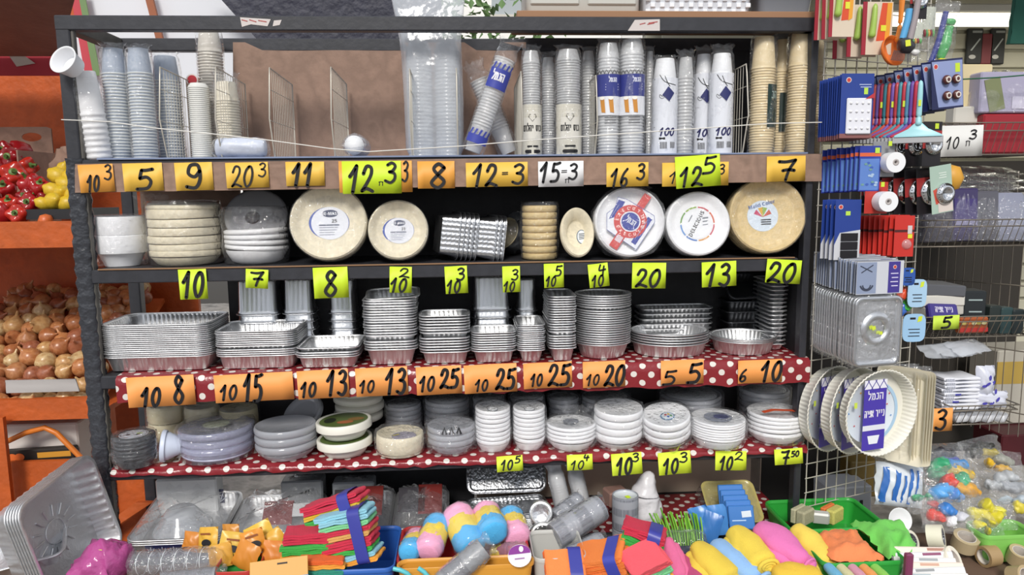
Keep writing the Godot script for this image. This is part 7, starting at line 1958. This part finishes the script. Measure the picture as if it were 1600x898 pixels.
	part(pan, "handle", blob([Vector3(0.016, 0.03, 0), Vector3(0.03, 0.09, 0), Vector3(0.035, 0.2, 0)], [0.01, 0.008, 0.012], 0.0, 1, 12, 0.6), flat("#e88a34", 0.35))
	var brush := thing("dish_brush", "dark dish brush with grey bristles and a blue and grey handle", "brush", at(1412, 78, 0.16), eul(0, -10, -8))
	part(brush, "head", blob([Vector3(-0.02, 0.012, 0), Vector3(0.0, 0.014, 0), Vector3(0.03, 0.004, 0)], [0.022, 0.032, 0.02], 0.0, 1, 16, 0.8), flat("#3d3c40", 0.4))
	part(brush, "white_tip", blob([Vector3(0.02, -0.002, 0.01), Vector3(0.034, -0.006, 0.01), Vector3(0.046, 0.0, 0.008)], [0.006, 0.011, 0.006], 0.0, 1, 12), flat("#d8d8d6", 0.3))
	part(brush, "handle", G.new().tube([Vector3(-0.01, 0.035, 0), Vector3(-0.006, 0.1, 0), Vector3(-0.008, 0.13, 0)], 0.011, 10).done(), flat("#5aa6d8", 0.35))
	part(brush, "handle_end", G.new().tube([Vector3(0.012, 0.035, 0.004), Vector3(0.014, 0.1, 0.004), Vector3(0.012, 0.22, 0.004)], 0.01, 10).done(), flat("#9d9396", 0.35))
	for k in 16: part(brush, "bristle", G.new().tube([Vector3(-0.03 + k * 0.0035, -0.005, 0.004), Vector3(-0.036 + k * 0.0042, -0.038, 0.008)], 0.0012, 4).done(), flat("#4b4a4c"))
	part(brush, "price_sticker", bx(Vector3(0.016, 0.02, 0.001)), flat("#d8e03c"), Vector3(-0.002, 0.016, 0.032), eul(0, 0, 15))
	hang("strainer_card", "red and black card with a chrome strainer at the top of the grid", "card", [1422, -30, 1449, 30], 0.0, 1, Vector3(-0.02, 0, -0.1), sink, 0)
	for e in [[1418, 34, 1440, 96, "clear pack with small red and green ornaments, lower part empty", 0.0], [1440, 10, 1460, 96, "clear pack with white label and coloured ornaments beside the sprayer", -0.03]]:
		hang("ornament_pack", e[4], "pack", [e[0], e[1], e[2], e[3]], e[5], 1, Vector3(0, 0, -0.12), func(o, w, h):
			part(o, "card", bx(Vector3(w, h * 0.5, 0.002)), flat("#c4c8bc", 0.4), Vector3(0, h * 0.24, 0))
			for k in 5: part(o, "ornament", blob([Vector3(-w * 0.35 + k * w * 0.17, h * 0.08, 0.004), Vector3(-w * 0.33 + k * w * 0.17, 0, 0.006), Vector3(-w * 0.33 + k * w * 0.17, -h * 0.06, 0.004)], [0.003, 0.0045, 0.003], 0.0, 1, 8), flat(["#8a3a40", "#5a9a5a", "#d8a040", "#8a3a40", "#6ab06a"][k]))
			part(o, "clear_bag", sachet(w, h, 0.02, 8), M.film))
	var sp := thing("spray_nozzle", "blue and green garden spray nozzle in a clear pack before the tube light", "nozzle", at(1474, 55, -0.02), eul(0, 0, -6))
	part(sp, "blue_tube", G.new().tube([Vector3(-0.03, -0.1, 0), Vector3(-0.014, -0.02, 0), Vector3(-0.004, 0.08, 0)], 0.01, 10).done(), flat("#27358c", 0.35))
	part(sp, "green_body", blob([Vector3(0.0, -0.09, 0), Vector3(0.01, -0.03, 0), Vector3(0.016, 0.02, 0), Vector3(0.02, 0.06, 0)], [0.014, 0.02, 0.014, 0.02], 0.004, 30, 14), flat("#4fae62", 0.3))
	part(sp, "yellow_clip", bx(Vector3(0.045, 0.014, 0.02), 0.004), flat("#d8d030", 0.35), Vector3(0.01, -0.09, 0.012))
	part(sp, "clear_bag", sachet(0.09, 0.24, 0.05, 2), M.film)
func fluted(r: float, h: float) -> ArrayMesh:
	var rs := []
	for e in [[0.9, 0.0, 0.0], [0.9, 0.0, 0.0], [0.905, 0.004, 1.0], [0.97, h, 1.0], [1.0, h, 1.0], [1.0, h - 0.003, 1.0]]:
		rs.append(rr(r * e[0], r * e[0], -1.0, e[1], 1, 1, 60, 0.0016 * e[2]))
	return G.new().loft(rs, true, true).done()

# ---------------------------------------------------------------- wire racks beyond the grid
func basket(label: String, x0: float, x1: float, ytop: float, ybot: float, zf: float, depth: float) -> Vector3:
	var a := at(x0, ytop, zf)
	var b := at(x1, ytop, zf)
	var c := at(x0, ybot, zf)
	var w := b.x - a.x
	var h := a.y - c.y
	var o := thing("wire_basket", label, "wire basket", Vector3(a.x, c.y, zf))
	for y in [h, h * 0.75, 0.0]:
		part(o, "rail", G.new().tube([Vector3(0, y, -depth), Vector3(0, y, 0.03 * y / h), Vector3(w, y, 0.03 * y / h), Vector3(w, y, -depth)], 0.003, 6).done(), M.wire_dark)
	for k in int(w / 0.028):
		var x := 0.014 + k * 0.028
		part(o, "wire", G.new().tube([Vector3(x + 0.012, h, 0.03), Vector3(x, 0, 0), Vector3(x, 0, -depth)], 0.0016, 5).done(), M.wire_dark)
	return o.position
func carton(label: String, q: Array, zf: float, depth: float, hex: String, b := Basis.IDENTITY, cat := "carton", called := "carton") -> Node3D:
	var a := at(q[0], q[1], zf)
	var d := at(q[2], q[3], zf)
	var s := Vector3(d.x - a.x, a.y - d.y, depth)
	var o := thing(called, label, cat, (a + d) / 2 + Vector3(0, -s.y / 2, -depth / 2), b)
	part(o, "body", bx(s, minf(0.006, s.y * 0.1)), flat(hex, 0.5), Vector3(0, s.y / 2, 0))
	o.set_meta("s", s)
	return o
func wire_racks() -> void:
	var r := thing("wire_rack", "tall wire shop rack with baskets and a dark back beyond the grid", "wire rack", Vector3(2.3, 0, -0.7))
	part(r, "back_panel", bx(Vector3(1.35, 1.55, 0.02)), flat("#332f2a", 0.8), Vector3(-0.05, 1.05, -0.4))
	part(r, "side_panel", bx(Vector3(0.02, 1.5, 0.5)), flat("#35312c", 0.8), Vector3(-0.56, 1.05, -0.14))
	for k in 20:                                                                                    # side fence of upright wires, nearer as it goes right
		var t := k / 19.0
		var p := Vector3(-0.12 + 0.42 * t, 0, -0.36 + 0.62 * t)
		part(r, "upright_wire", G.new().tube([p + Vector3(0, 0.55, 0), p + Vector3(0, 1.75, 0)], 0.0022, 5).done(), M.wire_dark)
	for y in [0.66, 0.95, 1.25, 1.55]:
		part(r, "cross_wire", G.new().tube([Vector3(-0.12, y, -0.36), Vector3(0.3, y, 0.26)], 0.003, 5).done(), M.wire_dark)
	for e in [[0.3, 0.27], [0.42, 0.4]]: part(r, "post", G.new().tube([Vector3(e[0], 0, e[1]), Vector3(e[0], 1.9, e[1])], 0.008, 8).done(), M.wire_dark)
	# top basket: red boxes, grey printed pack, cream carton, big white sign
	var z := -0.3
	basket("wire basket holding red boxes behind the white 10 3 sign", 1472, 1640, 193, 242, z, 0.35)
	var o := carton("large red box in the wire basket under a clear grey pack", [1538, 178, 1640, 239], z - 0.02, 0.25, "#9c2430", Basis.IDENTITY, "box", "red_box")
	o = carton("clear pack with a lilac and green print lying on the red box", [1534, 112, 1640, 176], z - 0.03, 0.2, "#aaa6c0", eul(0, 0, 0), "pack", "wrapped_pack")
	var s: Vector3 = o.get_meta("s")
	part(o, "green_print", bx(Vector3(s.x * 0.22, s.y * 0.8, 0.002)), flat("#7e8560"), Vector3(-s.x * 0.3, s.y * 0.45, s.z / 2 + 0.002), eul(0, 0, 14))
	part(o, "pale_print", bx(Vector3(s.x * 0.5, s.y * 0.3, 0.002)), flat("#c9c6da"), Vector3(s.x * 0.2, s.y * 0.25, s.z / 2 + 0.002))
	part(o, "film", crumple(s.x / 2 * 1.03, s.z / 2 * 1.05, s.y * 1.02, 0.02, 14), M.film)
	o = carton("cream carton with a thin red arrow behind the drawer knob cards", [1500, 100, 1548, 168], z - 0.1, 0.12, "#d8c9a0")
	part(o, "printed_arrow", bx(Vector3(0.05, 0.004, 0.001)), flat("#b8503f"), Vector3(0.0, 0.09, 0.0625), eul(0, 0, 30))
	part(o, "printed_bar", bx(Vector3(0.008, 0.06, 0.001)), flat("#7d7048"), Vector3(0.02, 0.06, 0.0625), eul(0, 0, 12))
	o = carton("white crumpled paper packet under the cream carton", [1492, 166, 1540, 194], z - 0.06, 0.06, "#d6d3ca", Basis.IDENTITY, "packet", "paper_packet")
	price("large white paper sign reading 10 3 on the wire basket", [1470, 196, 1534, 244], z + 0.045, "#e6e6e4", [["10", 1478, 214, 1498, 232], ["3", 1514, 203, 1528, 217], ["n", 1508, 219, 1516, 228]], "", 1, 0, 0.1)
	solo("green_rope", "dark green rope stretched in front of the lilac printed pack", "rope", G.new().tube([at(1500, 124, z + 0.06), at(1560, 121, z + 0.06), at(1640, 114, z + 0.06)], 0.003, 6).done(), flat("#2f6648", 0.4))
	solo("hanging_towel", "dark green cloth with a pale edge hanging beside the tube light", "towel", sheet_mesh([at(1578, 68, -0.6), at(1660, 68, -0.6)], [at(1592, -40, -0.6), at(1660, -40, -0.6)], Vector3.ZERO, 0.02, 6, 0.02), flat("#2f6658", 0.9))
	# knife blister cards on the far wall
	for e in [[1513, 1534, "black knife blister card hanging on the slatted wall"], [1550, 1569, "black knife blister card beside the maroon strip on the slatted wall"]]:
		o = carton(e[2], [e[0], 44, e[1], 100], -2.255, 0.02, "#24282a", Basis.IDENTITY, "card", "knife_card")
		s = o.get_meta("s")
		part(o, "blade", fan(G.new(), [Vector2(-s.x * 0.3, -s.y * 0.12), Vector2(s.x * 0.25, s.y * 0.22), Vector2(s.x * 0.32, s.y * 0.2), Vector2(-s.x * 0.2, -s.y * 0.13)]).done(), flat("#b8c0c0", 0.3), Vector3(0, s.y * 0.5, 0.012))
		part(o, "title", bx(Vector3(s.x * 0.6, s.y * 0.06, 0.002)), flat("#9aa0a0"), Vector3(0.01, s.y * 0.9, 0.011))
		part(o, "sticker", fan(G.new(), ell(-s.x * 0.15, s.y * 0.2, s.x * 0.22, s.y * 0.06)).done(), flat("#d0d0cc"), Vector3(0, 0, 0.012))
	carton("maroon floral strip hanging between the knife cards", [1534, 52, 1550, 100], -2.255, 0.02, "#7a2a34", Basis.IDENTITY, "card", "floral_card")
	# second basket: dark purple bags
	basket("wire basket of dark purple and grey bags", 1436, 1640, 344, 386, z, 0.35)
	for e in [[1448, 1492, 302, 380, "#34303f", "dark crumpled bag at the basket end beside the strainer cards"], [1492, 1530, 296, 378, "#3d3560", "purple labelled dark bag in the second wire basket"], [1528, 1562, 300, 378, "#5a5a64", "smoky grey bag in the second wire basket"], [1560, 1600, 303, 378, "#8c90a4", "pale lilac grey bag in the second wire basket"], [1598, 1640, 306, 378, "#84899c", "pale grey bag at the far end of the second wire basket"]]:
		o = carton(e[5], [e[0], e[2], e[1], e[3]], z - 0.04, 0.12, e[4], eul(-6, 0, 0), "bag", "dark_bag")
		s = o.get_meta("s")
		part(o, "film", crumple(s.x / 2 * 1.08, s.z / 2 * 1.2, s.y * 1.03, 0.016, int(e[0])), M.film)
		if e[0] == 1492:
			part(o, "purple_label", bx(Vector3(s.x * 0.8, s.y * 0.5, 0.002)), flat("#3f3470", 0.35), Vector3(0, s.y * 0.55, s.z / 2 + 0.002))
			part(o, "pale_strip", bx(Vector3(s.x * 0.8, s.y * 0.08, 0.002)), flat("#8a88a8"), Vector3(0, s.y * 0.34, s.z / 2 + 0.004))
	o = thing("clear_pack", "flat smoky clear packs lying on top of the dark purple bags", "pack", at(1535, 290, z - 0.12))
	for k in 3: part(o, "packet", sachet(0.34, 0.1, 0.03, k), M.film_grey, Vector3(0.02 * k, 0.03 * k, -0.03 * k), eul(-70, 4 * k, 0))
	solo("striped_ball", "orange, yellow and green striped soft ball behind the strainer cards", "ball", rev([[0, -0.05], [0.03, -0.04], [0.045, 0.0], [0.03, 0.04], [0, 0.05]], 20), flat("#d8a03c", 0.5), at(1485, 278, -0.1))
	# third basket
	basket("wire basket holding baking paper packs, a black carton and the neon 5 tag", 1440, 1612, 494, 528, z, 0.35)
	for k in 3:
		o = carton("grey and white flat pack stacked in the third wire basket, %s" % ["lowest", "in the middle", "topmost and smoky"][k], [1442, 478 - k * 16, 1506 + k * 2, 494 - k * 16], z - 0.05, 0.18, ["#c2c0b8", "#d2d0c8", "#5a5c62"][k], eul(0, 6 - 5 * k, 3 - 3 * k), "pack", "flat_pack")
	o = carton("purple baking paper box with white lettering behind the neon 5 tag", [1456, 476, 1500, 500], z, 0.03, "#3a2f80", eul(-25, 0, -3), "box", "baking_paper_box")
	s = o.get_meta("s")
	hebrew(o, "נייר אפיה", Vector3(0, s.y * 0.6, 0.017), s.x * 0.6, s.y * 0.34, flat("#cfcbe6"))
	o = carton("black carton of spoons with white lettering in the third wire basket", [1511, 455, 1541, 500], z - 0.05, 0.1, "#20262a", eul(0, -8, 0), "carton", "spoon_carton")
	s = o.get_meta("s")
	lines(o, -s.x * 0.3, s.x * 0.3, s.y * 0.7, 2, s.y * 0.4, 0.052, flat("#9fb0b0"), 0.003)
	o = carton("orange and red food picture pack at the front of the third wire basket", [1500, 496, 1544, 520], z - 0.005, 0.03, "#a8552c", eul(0, 0, 0), "pack", "food_pack")
	s = o.get_meta("s")
	for k in 5: part(o, "food_picture", fan(G.new(), ell(-s.x * 0.35 + k * s.x * 0.17, s.y * 0.65, 0.012, 0.009, 12)).done(), flat(["#c9b46a", "#c8703a", "#d8cfa0", "#b8a858", "#c8c090"][k]), Vector3(0, 0, 0.0165))
	part(o, "red_strip", bx(Vector3(s.x * 0.95, s.y * 0.25, 0.001)), flat("#b0302c"), Vector3(0, s.y * 0.22, 0.016))
	for k in 3: carton("dark teal printed packet in the third wire basket, %s" % ["first beside the food pack", "between two others", "at the basket corner"][k], [1546 + k * 18, 478 + k * 3, 1564 + k * 18, 522], z - 0.04, 0.05, ["#27302f", "#2c4446", "#1f2a2c"][k], eul(0, 10, 0), "packet", "dark_packet")
	price("neon yellow tag reading 5 on the third wire basket", [1459, 493, 1498, 514], z + 0.05, "#c6e24a", [["5", 1470, 495, 1487, 512]], "", 1, 0, 0.2)
	# fourth basket: forks
	basket("wire basket of fork packs beside the cream trays", 1478, 1584, 632, 664, z, 0.3)
	for k in 9:
		o = thing("fork_pack", "white plastic fork pack in the neat pile above the orange 3 tag", "cutlery", at(1498, 640, z - 0.02) + Vector3(0, 0.016 * k, -0.05), eul(0, rng.randfn(0, 2), 0), "fork packs in a pile")
		part(o, "forks", waisted(0.16, 0.0155, 0.12), flat("#e4e6ee", 0.35))
		for j in 5: part(o, "tine", bx(Vector3(0.004, 0.009, 0.02), 0.001), flat("#d4d7e2", 0.35), Vector3(-0.07 + j * 0.008, 0.0065, 0.058))
		if k in [2, 4]: part(o, "purple_print", bx(Vector3(0.03, 0.007, 0.002)), flat("#3a3a9c"), Vector3(-0.02, 0.006, 0.061))
	for k in 4:
		solo("fork_pack", "loose white fork pack inside the fourth wire basket", "cutlery", sachet_flat(0.06, 0.03, 0.1), flat("#d9dbe0", 0.35), at(1500 + k * 20, 652, z - 0.03) + Vector3(0, -0.015, -0.03), eul(0, 12 * k, 4), "loose fork packs in the basket")
	for e in [[1525, 573, 1552, 618, "upright clear bag with purple printed leaves behind the fork pile", 0.0], [1520, 612, 1572, 636, "white bag with purple printed leaves lying on the wire basket", -1.0]]:
		o = thing("printed_bag", e[4], "bag", at((e[0] + e[2]) / 2.0, (e[1] + e[3]) / 2.0, z - 0.04))
		var w := span(e[0], e[2], e[1], z)
		var h: float = at(e[0], e[1], z).y - at(e[0], e[3], z).y
		part(o, "bag", sachet(w * 1.05, h * 1.1, 0.06, int(e[0])), flat("#d2d5e2", 0.35))
		for k in 4: part(o, "printed_leaf", fan(G.new(), ell(-w * 0.3 + k * w * 0.2, h * 0.1 * (k % 2) - h * 0.1, 0.012, 0.006, 10)).done(), flat("#4a44a8"), Vector3(0, 0, 0.034), eul(0, 0, 30 * k))
	price("orange tag reading 3 beside the cream trays", [1458, 638, 1487, 673], z + 0.06, "#f0a052", [["3", 1461, 640, 1481, 670]], "", 1, 0, 0.16)
	for k in 3: solo("clear_cutlery_bag", "clear bag of cutlery lying above the fork pile", "bag", sachet(0.2, 0.09, 0.04, 20 + k), M.film_white, at(1475 + 18 * k, 548 - 3 * k, z - 0.02), eul(-65, 8 * k, 4), "clear cutlery bags")
	o = carton("stack of printed cartons behind the side wires, yellow on white", [1560, 548, 1640, 660], -0.75, 0.2, "#b9b4a8", Basis.IDENTITY, "cartons", "carton")
	s = o.get_meta("s")
	part(o, "yellow_print", bx(Vector3(s.x, s.y * 0.3, 0.002)), flat("#b89a4a"), Vector3(0, s.y * 0.7, s.z / 2))
	carton("dark red bag low behind the side wires", [1566, 680, 1640, 726], -0.6, 0.2, "#4a121a", Basis.IDENTITY, "bag", "dark_bag")
	carton("brown patterned sack low behind the wire grid", [1330, 722, 1372, 776], -0.42, 0.1, "#7a6430", Basis.IDENTITY, "sack", "patterned_sack")
	o = carton("white plastic crate with dark slots behind the wire grid", [1298, 762, 1362, 800], -0.3, 0.15, "#c4c6cc", eul(0, 0, 2), "crate", "white_crate")
	for k in 5: part(o, "slot", bx(Vector3(0.014, 0.03, 0.002), 0.0008), flat("#26262a"), Vector3(-0.05 + k * 0.024, 0.04, 0.0755))
	solo("plank_floor", "dark storage board behind the wire grid, lower half", "board", slab(Vector3(1.26, 0.02, -0.62), Vector3(1.72, 1.3, -0.6)), flat("#2c2826", 0.8))
func sachet_flat(w: float, h: float, d: float) -> ArrayMesh:
	return G.new().loft([rr(w / 2 - 0.004, d / 2 - 0.004, 0.006, 0.0, 1, 1, 3), rr(w / 2, d / 2, 0.008, h * 0.3, 1, 1, 3), rr(w / 2, d / 2, 0.008, h * 0.7, 1, 1, 3), rr(w / 2 - 0.004, d / 2 - 0.004, 0.006, h, 1, 1, 3)], true, true, true).done()

func waisted(w: float, h: float, d: float) -> ArrayMesh:                    # bundle of forks: thick at the heads and handles, thin at the necks
	var rs := []
	for k in 13:
		var x := (k / 12.0 - 0.5) * w
		var hh := h * (0.5 - 0.34 * exp(-pow(x / (w * 0.2), 2))) * (0.6 if k in [0, 12] else 1.0)
		rs.append(transform_ring(rr(hh, d / 2, hh * 0.6, 0.0, 1, 1, 3), Transform3D(Basis(Vector3(0, 1, 0), Vector3(1, 0, 0), Vector3(0, 0, 1)), Vector3(x, h / 2, 0))))
	return G.new().loft(rs, true, true, true).done()

# ---------------------------------------------------------------- greengrocer's stand
func greengrocer() -> void:
	var zf := -0.35
	var x1 := -1.42
	var x0 := -2.9
	var o := thing("produce_stand", "orange painted tiered produce stand beside the rack", "produce stand", Vector3(-2.2, 0, -0.7))
	var c := o.position
	var yp := at(60, 346, zf).y
	var yb := at(60, 387, zf).y
	var yo := at(60, 612, zf).y
	var yob := at(60, 656, zf).y
	part(o, "pepper_board", slab(Vector3(x0, yb, zf - 0.03) - c, Vector3(x1 - 0.02, yp, zf) - c), M.orange_paint)
	part(o, "pepper_shelf", slab(Vector3(x0, yb + 0.005, -1.2) - c, Vector3(x1 - 0.02, yb + 0.03, zf - 0.03) - c), M.orange_paint)
	part(o, "onion_board", slab(Vector3(x0, yob, zf - 0.03) - c, Vector3(x1 - 0.05, yo - 0.03, zf) - c), M.orange_paint)
	part(o, "onion_shelf", slab(Vector3(x0, yob, -1.25) - c, Vector3(x1 - 0.05, yob + 0.02, zf - 0.03) - c), M.orange_paint)
	part(o, "onion_back", slab(Vector3(x0, yob, -1.28) - c, Vector3(x1 + 0.05, yb + 0.01, -1.25) - c), M.orange_paint)
	for x in [x1 - 0.07, x0]: part(o, "post", slab(Vector3(x, 0, zf - 0.08) - c, Vector3(x + 0.05, yob + 0.04, zf - 0.03) - c), M.orange_paint)
	part(o, "lower_panel", slab(Vector3(x0, 0.2, zf - 0.06) - c, Vector3(x1 + 0.3, at(60, 726, zf).y, zf - 0.04) - c), M.orange_paint)
	part(o, "slanting_brace", sheet_mesh([at(130, 842, -0.3) - c, at(150, 842, -0.3) - c], [at(212, 785, -0.32) - c, at(238, 785, -0.32) - c], Vector3.ZERO, 0.03, 1), M.orange_paint)
	part(o, "orange_upright", slab(at(-6, 800, zf + 0.05) - c, at(9, 650, zf + 0.03) - c), M.orange_paint)
	# cardboard under the onions, cardboard tray behind the peppers
	solo("cardboard_liner", "grey cardboard liner along the front of the onion bin", "cardboard", sheet_mesh([at(10, 614, zf + 0.004), at(124, 611, zf + 0.004)], [at(8, 594, zf + 0.004), at(118, 592, zf + 0.004)], Vector3.ZERO, 0.005, 4, 0.006), flat("#b2adab", 0.8))
	var box := thing("cardboard_box", "brown cardboard box with an oval handle hole behind the peppers", "box", at(20, 300, -1.0))
	var bw := at(74, 230, -1.0).x - at(-60, 230, -1.0).x
	var bt := at(20, 197, -1.0).y
	var bb := yb + 0.04
	box.position = Vector3(at(7, 230, -1.0).x, bb, -1.05)
	part(box, "back", hole_board(bw, bt - bb, 0.006, at(40, 213, -1.0).x - box.position.x, at(40, 213, -1.0).y - bb), M.cardboard)
	part(box, "side", bx(Vector3(0.006, (bt - bb) * 0.75, 0.3)), M.cardboard, Vector3(bw / 2, (bt - bb) * 0.37, 0.14))
	solo("paper_sheet", "crumpled brown paper rising behind the lemons", "paper", sheet_mesh([at(76, 262, -0.9), at(110, 262, -0.8)], [at(88, 232, -0.9), at(108, 226, -0.8)], Vector3.ZERO, 0.004, 5, 0.03), M.cardboard)
	# peppers
	var pep := pepper_mesh()
	var stem := G.new().tube([Vector3(0, 0.03, 0), Vector3(0.002, 0.045, 0), Vector3(0.006, 0.055, 0.004)], 0.006, 7).done()
	var cal := rev([[0, 0.036], [0.012, 0.034], [0.018, 0.029], [0.014, 0.028]], 10)
	var reds := [tri_map(mat(col("#a81e22"), 0.22), M.mottle, null, 4.0), tri_map(mat(col("#8c161c"), 0.22), M.mottle, null, 4.0), tri_map(mat(col("#bc2e22"), 0.22), M.mottle, null, 4.0)]
	for e in [[8, 240, -0.85, 1.0], [32, 236, -0.9, 0.95], [18, 246, -0.8, 1.0], [22, 274, -0.68, 1.1], [50, 290, -0.6, 0.95], [62, 294, -0.56, 0.85], [5, 298, -0.62, 1.0], [44, 310, -0.56, 0.8], [16, 322, -0.5, 0.85], [2, 335, -0.44, 0.85], [30, 336, -0.44, 0.85], [48, 318, -0.52, 0.85], [68, 312, -0.55, 0.7], [-14, 270, -0.7, 1.0], [-18, 310, -0.55, 1.0], [40, 262, -0.8, 0.9], [0, 268, -0.78, 0.9]]:
		var p := thing("red_pepper", "glossy red bell pepper in the heap beside the lemons", "pepper", at(e[0], e[1], e[2]), Basis.from_euler(Vector3(rng.randf_range(0.4, 1.5), rng.randf_range(-0.6, 0.6), rng.randf_range(-0.8, 0.8))) * e[3] * 1.15, "red bell peppers in a heap")
		part(p, "flesh", pep, reds[rng.randi() % 3])
		part(p, "stem", stem, flat("#4d6b2f", 0.5))
		part(p, "calyx", cal, flat("#5d7a38", 0.5))
	# lemons in a black tray
	solo("black_tray", "black plastic tray under the lemons", "tray", slab(at(41, 343, -0.42), at(140, 326, -0.42) + Vector3(0, 0, -0.25)), flat("#1e2024", 0.5))
	var lemon_skin := tri_map(mat(col("#d9b62e"), 0.4), M.mottle, M.fine, 9.0, 0.4)
	var lem := rev([[0, -0.044], [0.006, -0.042], [0.012, -0.037], [0.026, -0.026], [0.032, 0.0], [0.026, 0.026], [0.012, 0.036], [0.007, 0.042], [0, 0.044]], 18)
	for e in [[84, 314, -0.48, 1.1], [104, 318, -0.48, 1.0], [98, 302, -0.52, 1.05], [84, 298, -0.54, 1.0], [92, 276, -0.6, 1.15], [104, 288, -0.56, 1.0], [100, 266, -0.64, 0.95], [110, 276, -0.6, 1.0], [68, 318, -0.47, 0.8], [108, 262, -0.66, 0.9], [114, 306, -0.5, 1.0]]:
		solo("lemon", "yellow lemon in the pile beside the red peppers", "lemon", lem, lemon_skin, at(e[0], e[1], e[2]), Basis.from_euler(Vector3(rng.randf_range(-0.5, 0.5), rng.randf() * 3, 1.2 + rng.randf_range(-0.5, 0.5))) * e[3], "lemons in the black tray")
	solo("orange_fruit", "single orange fruit showing under the black lemon tray", "fruit", rev([[0, -0.03], [0.02, -0.024], [0.03, 0], [0.02, 0.024], [0, 0.03]], 18), flat("#c8622c", 0.4), at(72, 346, -0.41))
	# onions, a sloping heap
	var on := rev([[0, -0.032], [0.008, -0.031], [0.022, -0.026], [0.033, -0.01], [0.034, 0.006], [0.024, 0.022], [0.01, 0.031], [0.005, 0.038], [0.0035, 0.05], [0, 0.054]], 18)
	var skins := []
	for h in ["#c98e60", "#b87c54", "#d6b07c", "#c08a60", "#a86c52", "#d9c092"]:
		skins.append(tri_map(mat(col(h), 0.3), noise_tex(0.02, false, ["#b8a090", "#ffffff", "#d8c0a8", "#ffffff"], 256) if skins.is_empty() else skins[0].albedo_texture, null, 6.0))
	var rows := 12
	for i in rows:
		var t := i / (rows - 1.0)
		var z := lerpf(zf - 0.06, -1.12, t)
		var y := lerpf(yo - 0.035, at(60, 452, -1.1).y, t) - 0.02 + 0.04 * sin(t * PI)
		for k in 10:
			var x := x1 - 0.12 - k * 0.068 - (0.034 if i % 2 else 0.0) - t * 0.02
			var p := Vector3(x + rng.randfn(0, 0.008), y + rng.randfn(0, 0.008), z + rng.randfn(0, 0.008))
			var tone := rng.randi() % 6
			solo("onion", "%s onion in the sloping heap" % ["golden tan", "chestnut brown", "pale straw coloured", "amber brown", "reddish brown", "yellowish cream"][tone], "onion", on, skins[tone], p, Basis.from_euler(Vector3(rng.randf_range(-1.2, 1.2), rng.randf() * 6, rng.randf_range(-1.4, 1.4))) * rng.randf_range(1.0, 1.35), "onions in the bin, tone %d" % tone)
	solo("onion_crate", "wooden crate floor under the sloping onion heap", "crate", sheet_mesh([Vector3(x0 + 0.1, yo - 0.11, zf - 0.05), Vector3(x1 - 0.1, yo - 0.11, zf - 0.05)], [Vector3(x0 + 0.1, at(60, 452, -1.1).y - 0.07, -1.2), Vector3(x1 - 0.1, at(60, 452, -1.1).y - 0.07, -1.2)], Vector3.ZERO, 0.02, 2), M.orange_paint)
	# under the bin: white box, orange hoop, black and orange package
	o = carton("white carton seen through the opening under the onion bin", [6, 664, 126, 726], zf - 0.14, 0.2, "#ddd6d0", Basis.IDENTITY, "carton", "carton")
	var hoop := []
	for e in [[-8, 700], [10, 690], [40, 676], [70, 668], [88, 676], [112, 700], [126, 714]]: hoop.append(at(e[0], e[1], zf - 0.06))
	solo("bent_tube", "bent orange metal tube in front of the white carton", "tube", G.new().tube(hoop, 0.011, 10).done(), flat("#d87a2c", 0.4))
	o = carton("black package with a yellow band and two oranges printed on it", [2, 704, 118, 720], zf - 0.08, 0.04, "#24201c", eul(0, 0, 2), "package", "black_package")
	var s: Vector3 = o.get_meta("s")
	part(o, "yellow_band", bx(Vector3(s.x * 0.46, s.y * 0.42, 0.002)), flat("#c98f2c"), Vector3(s.x * 0.22, s.y * 0.55, 0.0205))
	for k in 2: part(o, "printed_orange", fan(G.new(), ell(-s.x * 0.36 + k * 0.03, s.y * 0.5, 0.02, 0.016, 16)).done(), flat("#dd6a28"), Vector3(0, 0, 0.0215 + 0.0004 * k))
	part(o, "printed_leaf", fan(G.new(), ell(-s.x * 0.44, s.y * 0.7, 0.018, 0.008, 10)).done(), flat("#4d7040"), Vector3(0, 0, 0.021))
func hole_board(w: float, h: float, t: float, cx: float, cy: float) -> ArrayMesh:        # board with an oval hand hole
	var g := G.new()
	var n := 32
	for s in [0.5, -0.5]:
		for k in n:
			var e := []
			for j in [k, k + 1]:
				var a: float = TAU * j / n
				var d := Vector2(cos(a), sin(a))
				e.append(Vector2(cx + d.x * 0.045, cy + d.y * 0.02))
				var f := minf((w / 2 - cx * signf(d.x)) / maxf(0.001, absf(d.x)), ((h - cy) if d.y > 0 else cy) / maxf(0.001, absf(d.y)))
				e.append(Vector2(cx, cy) + d * f)
			g.quad(Vector3(e[1].x, e[1].y, t * s), Vector3(e[3].x, e[3].y, t * s), Vector3(e[2].x, e[2].y, t * s), Vector3(e[0].x, e[0].y, t * s))
			if s > 0: g.quad(Vector3(e[0].x, e[0].y, t / 2), Vector3(e[2].x, e[2].y, t / 2), Vector3(e[2].x, e[2].y, -t / 2), Vector3(e[0].x, e[0].y, -t / 2))
	return g.done()
func pepper_mesh() -> ArrayMesh:
	var rs := []
	for e in [[0.002, -0.04], [0.016, -0.041], [0.028, -0.034], [0.036, -0.012], [0.04, 0.012], [0.036, 0.03], [0.024, 0.037], [0.01, 0.032], [0.001, 0.03]]:
		var p := PackedVector3Array()
		for k in 28:
			var a := TAU * k / 28
			var lobe := 1.0 + 0.1 * cos(4 * a) + 0.03 * cos(3 * a + 1)
			p.append(Vector3(cos(a) * e[0] * lobe, e[1] + (0.004 * cos(4 * a) if e[1] > 0.028 and e[0] > 0.015 else 0.0), sin(a) * e[0] * lobe))
		rs.append(p)
	return G.new().loft(rs).done()
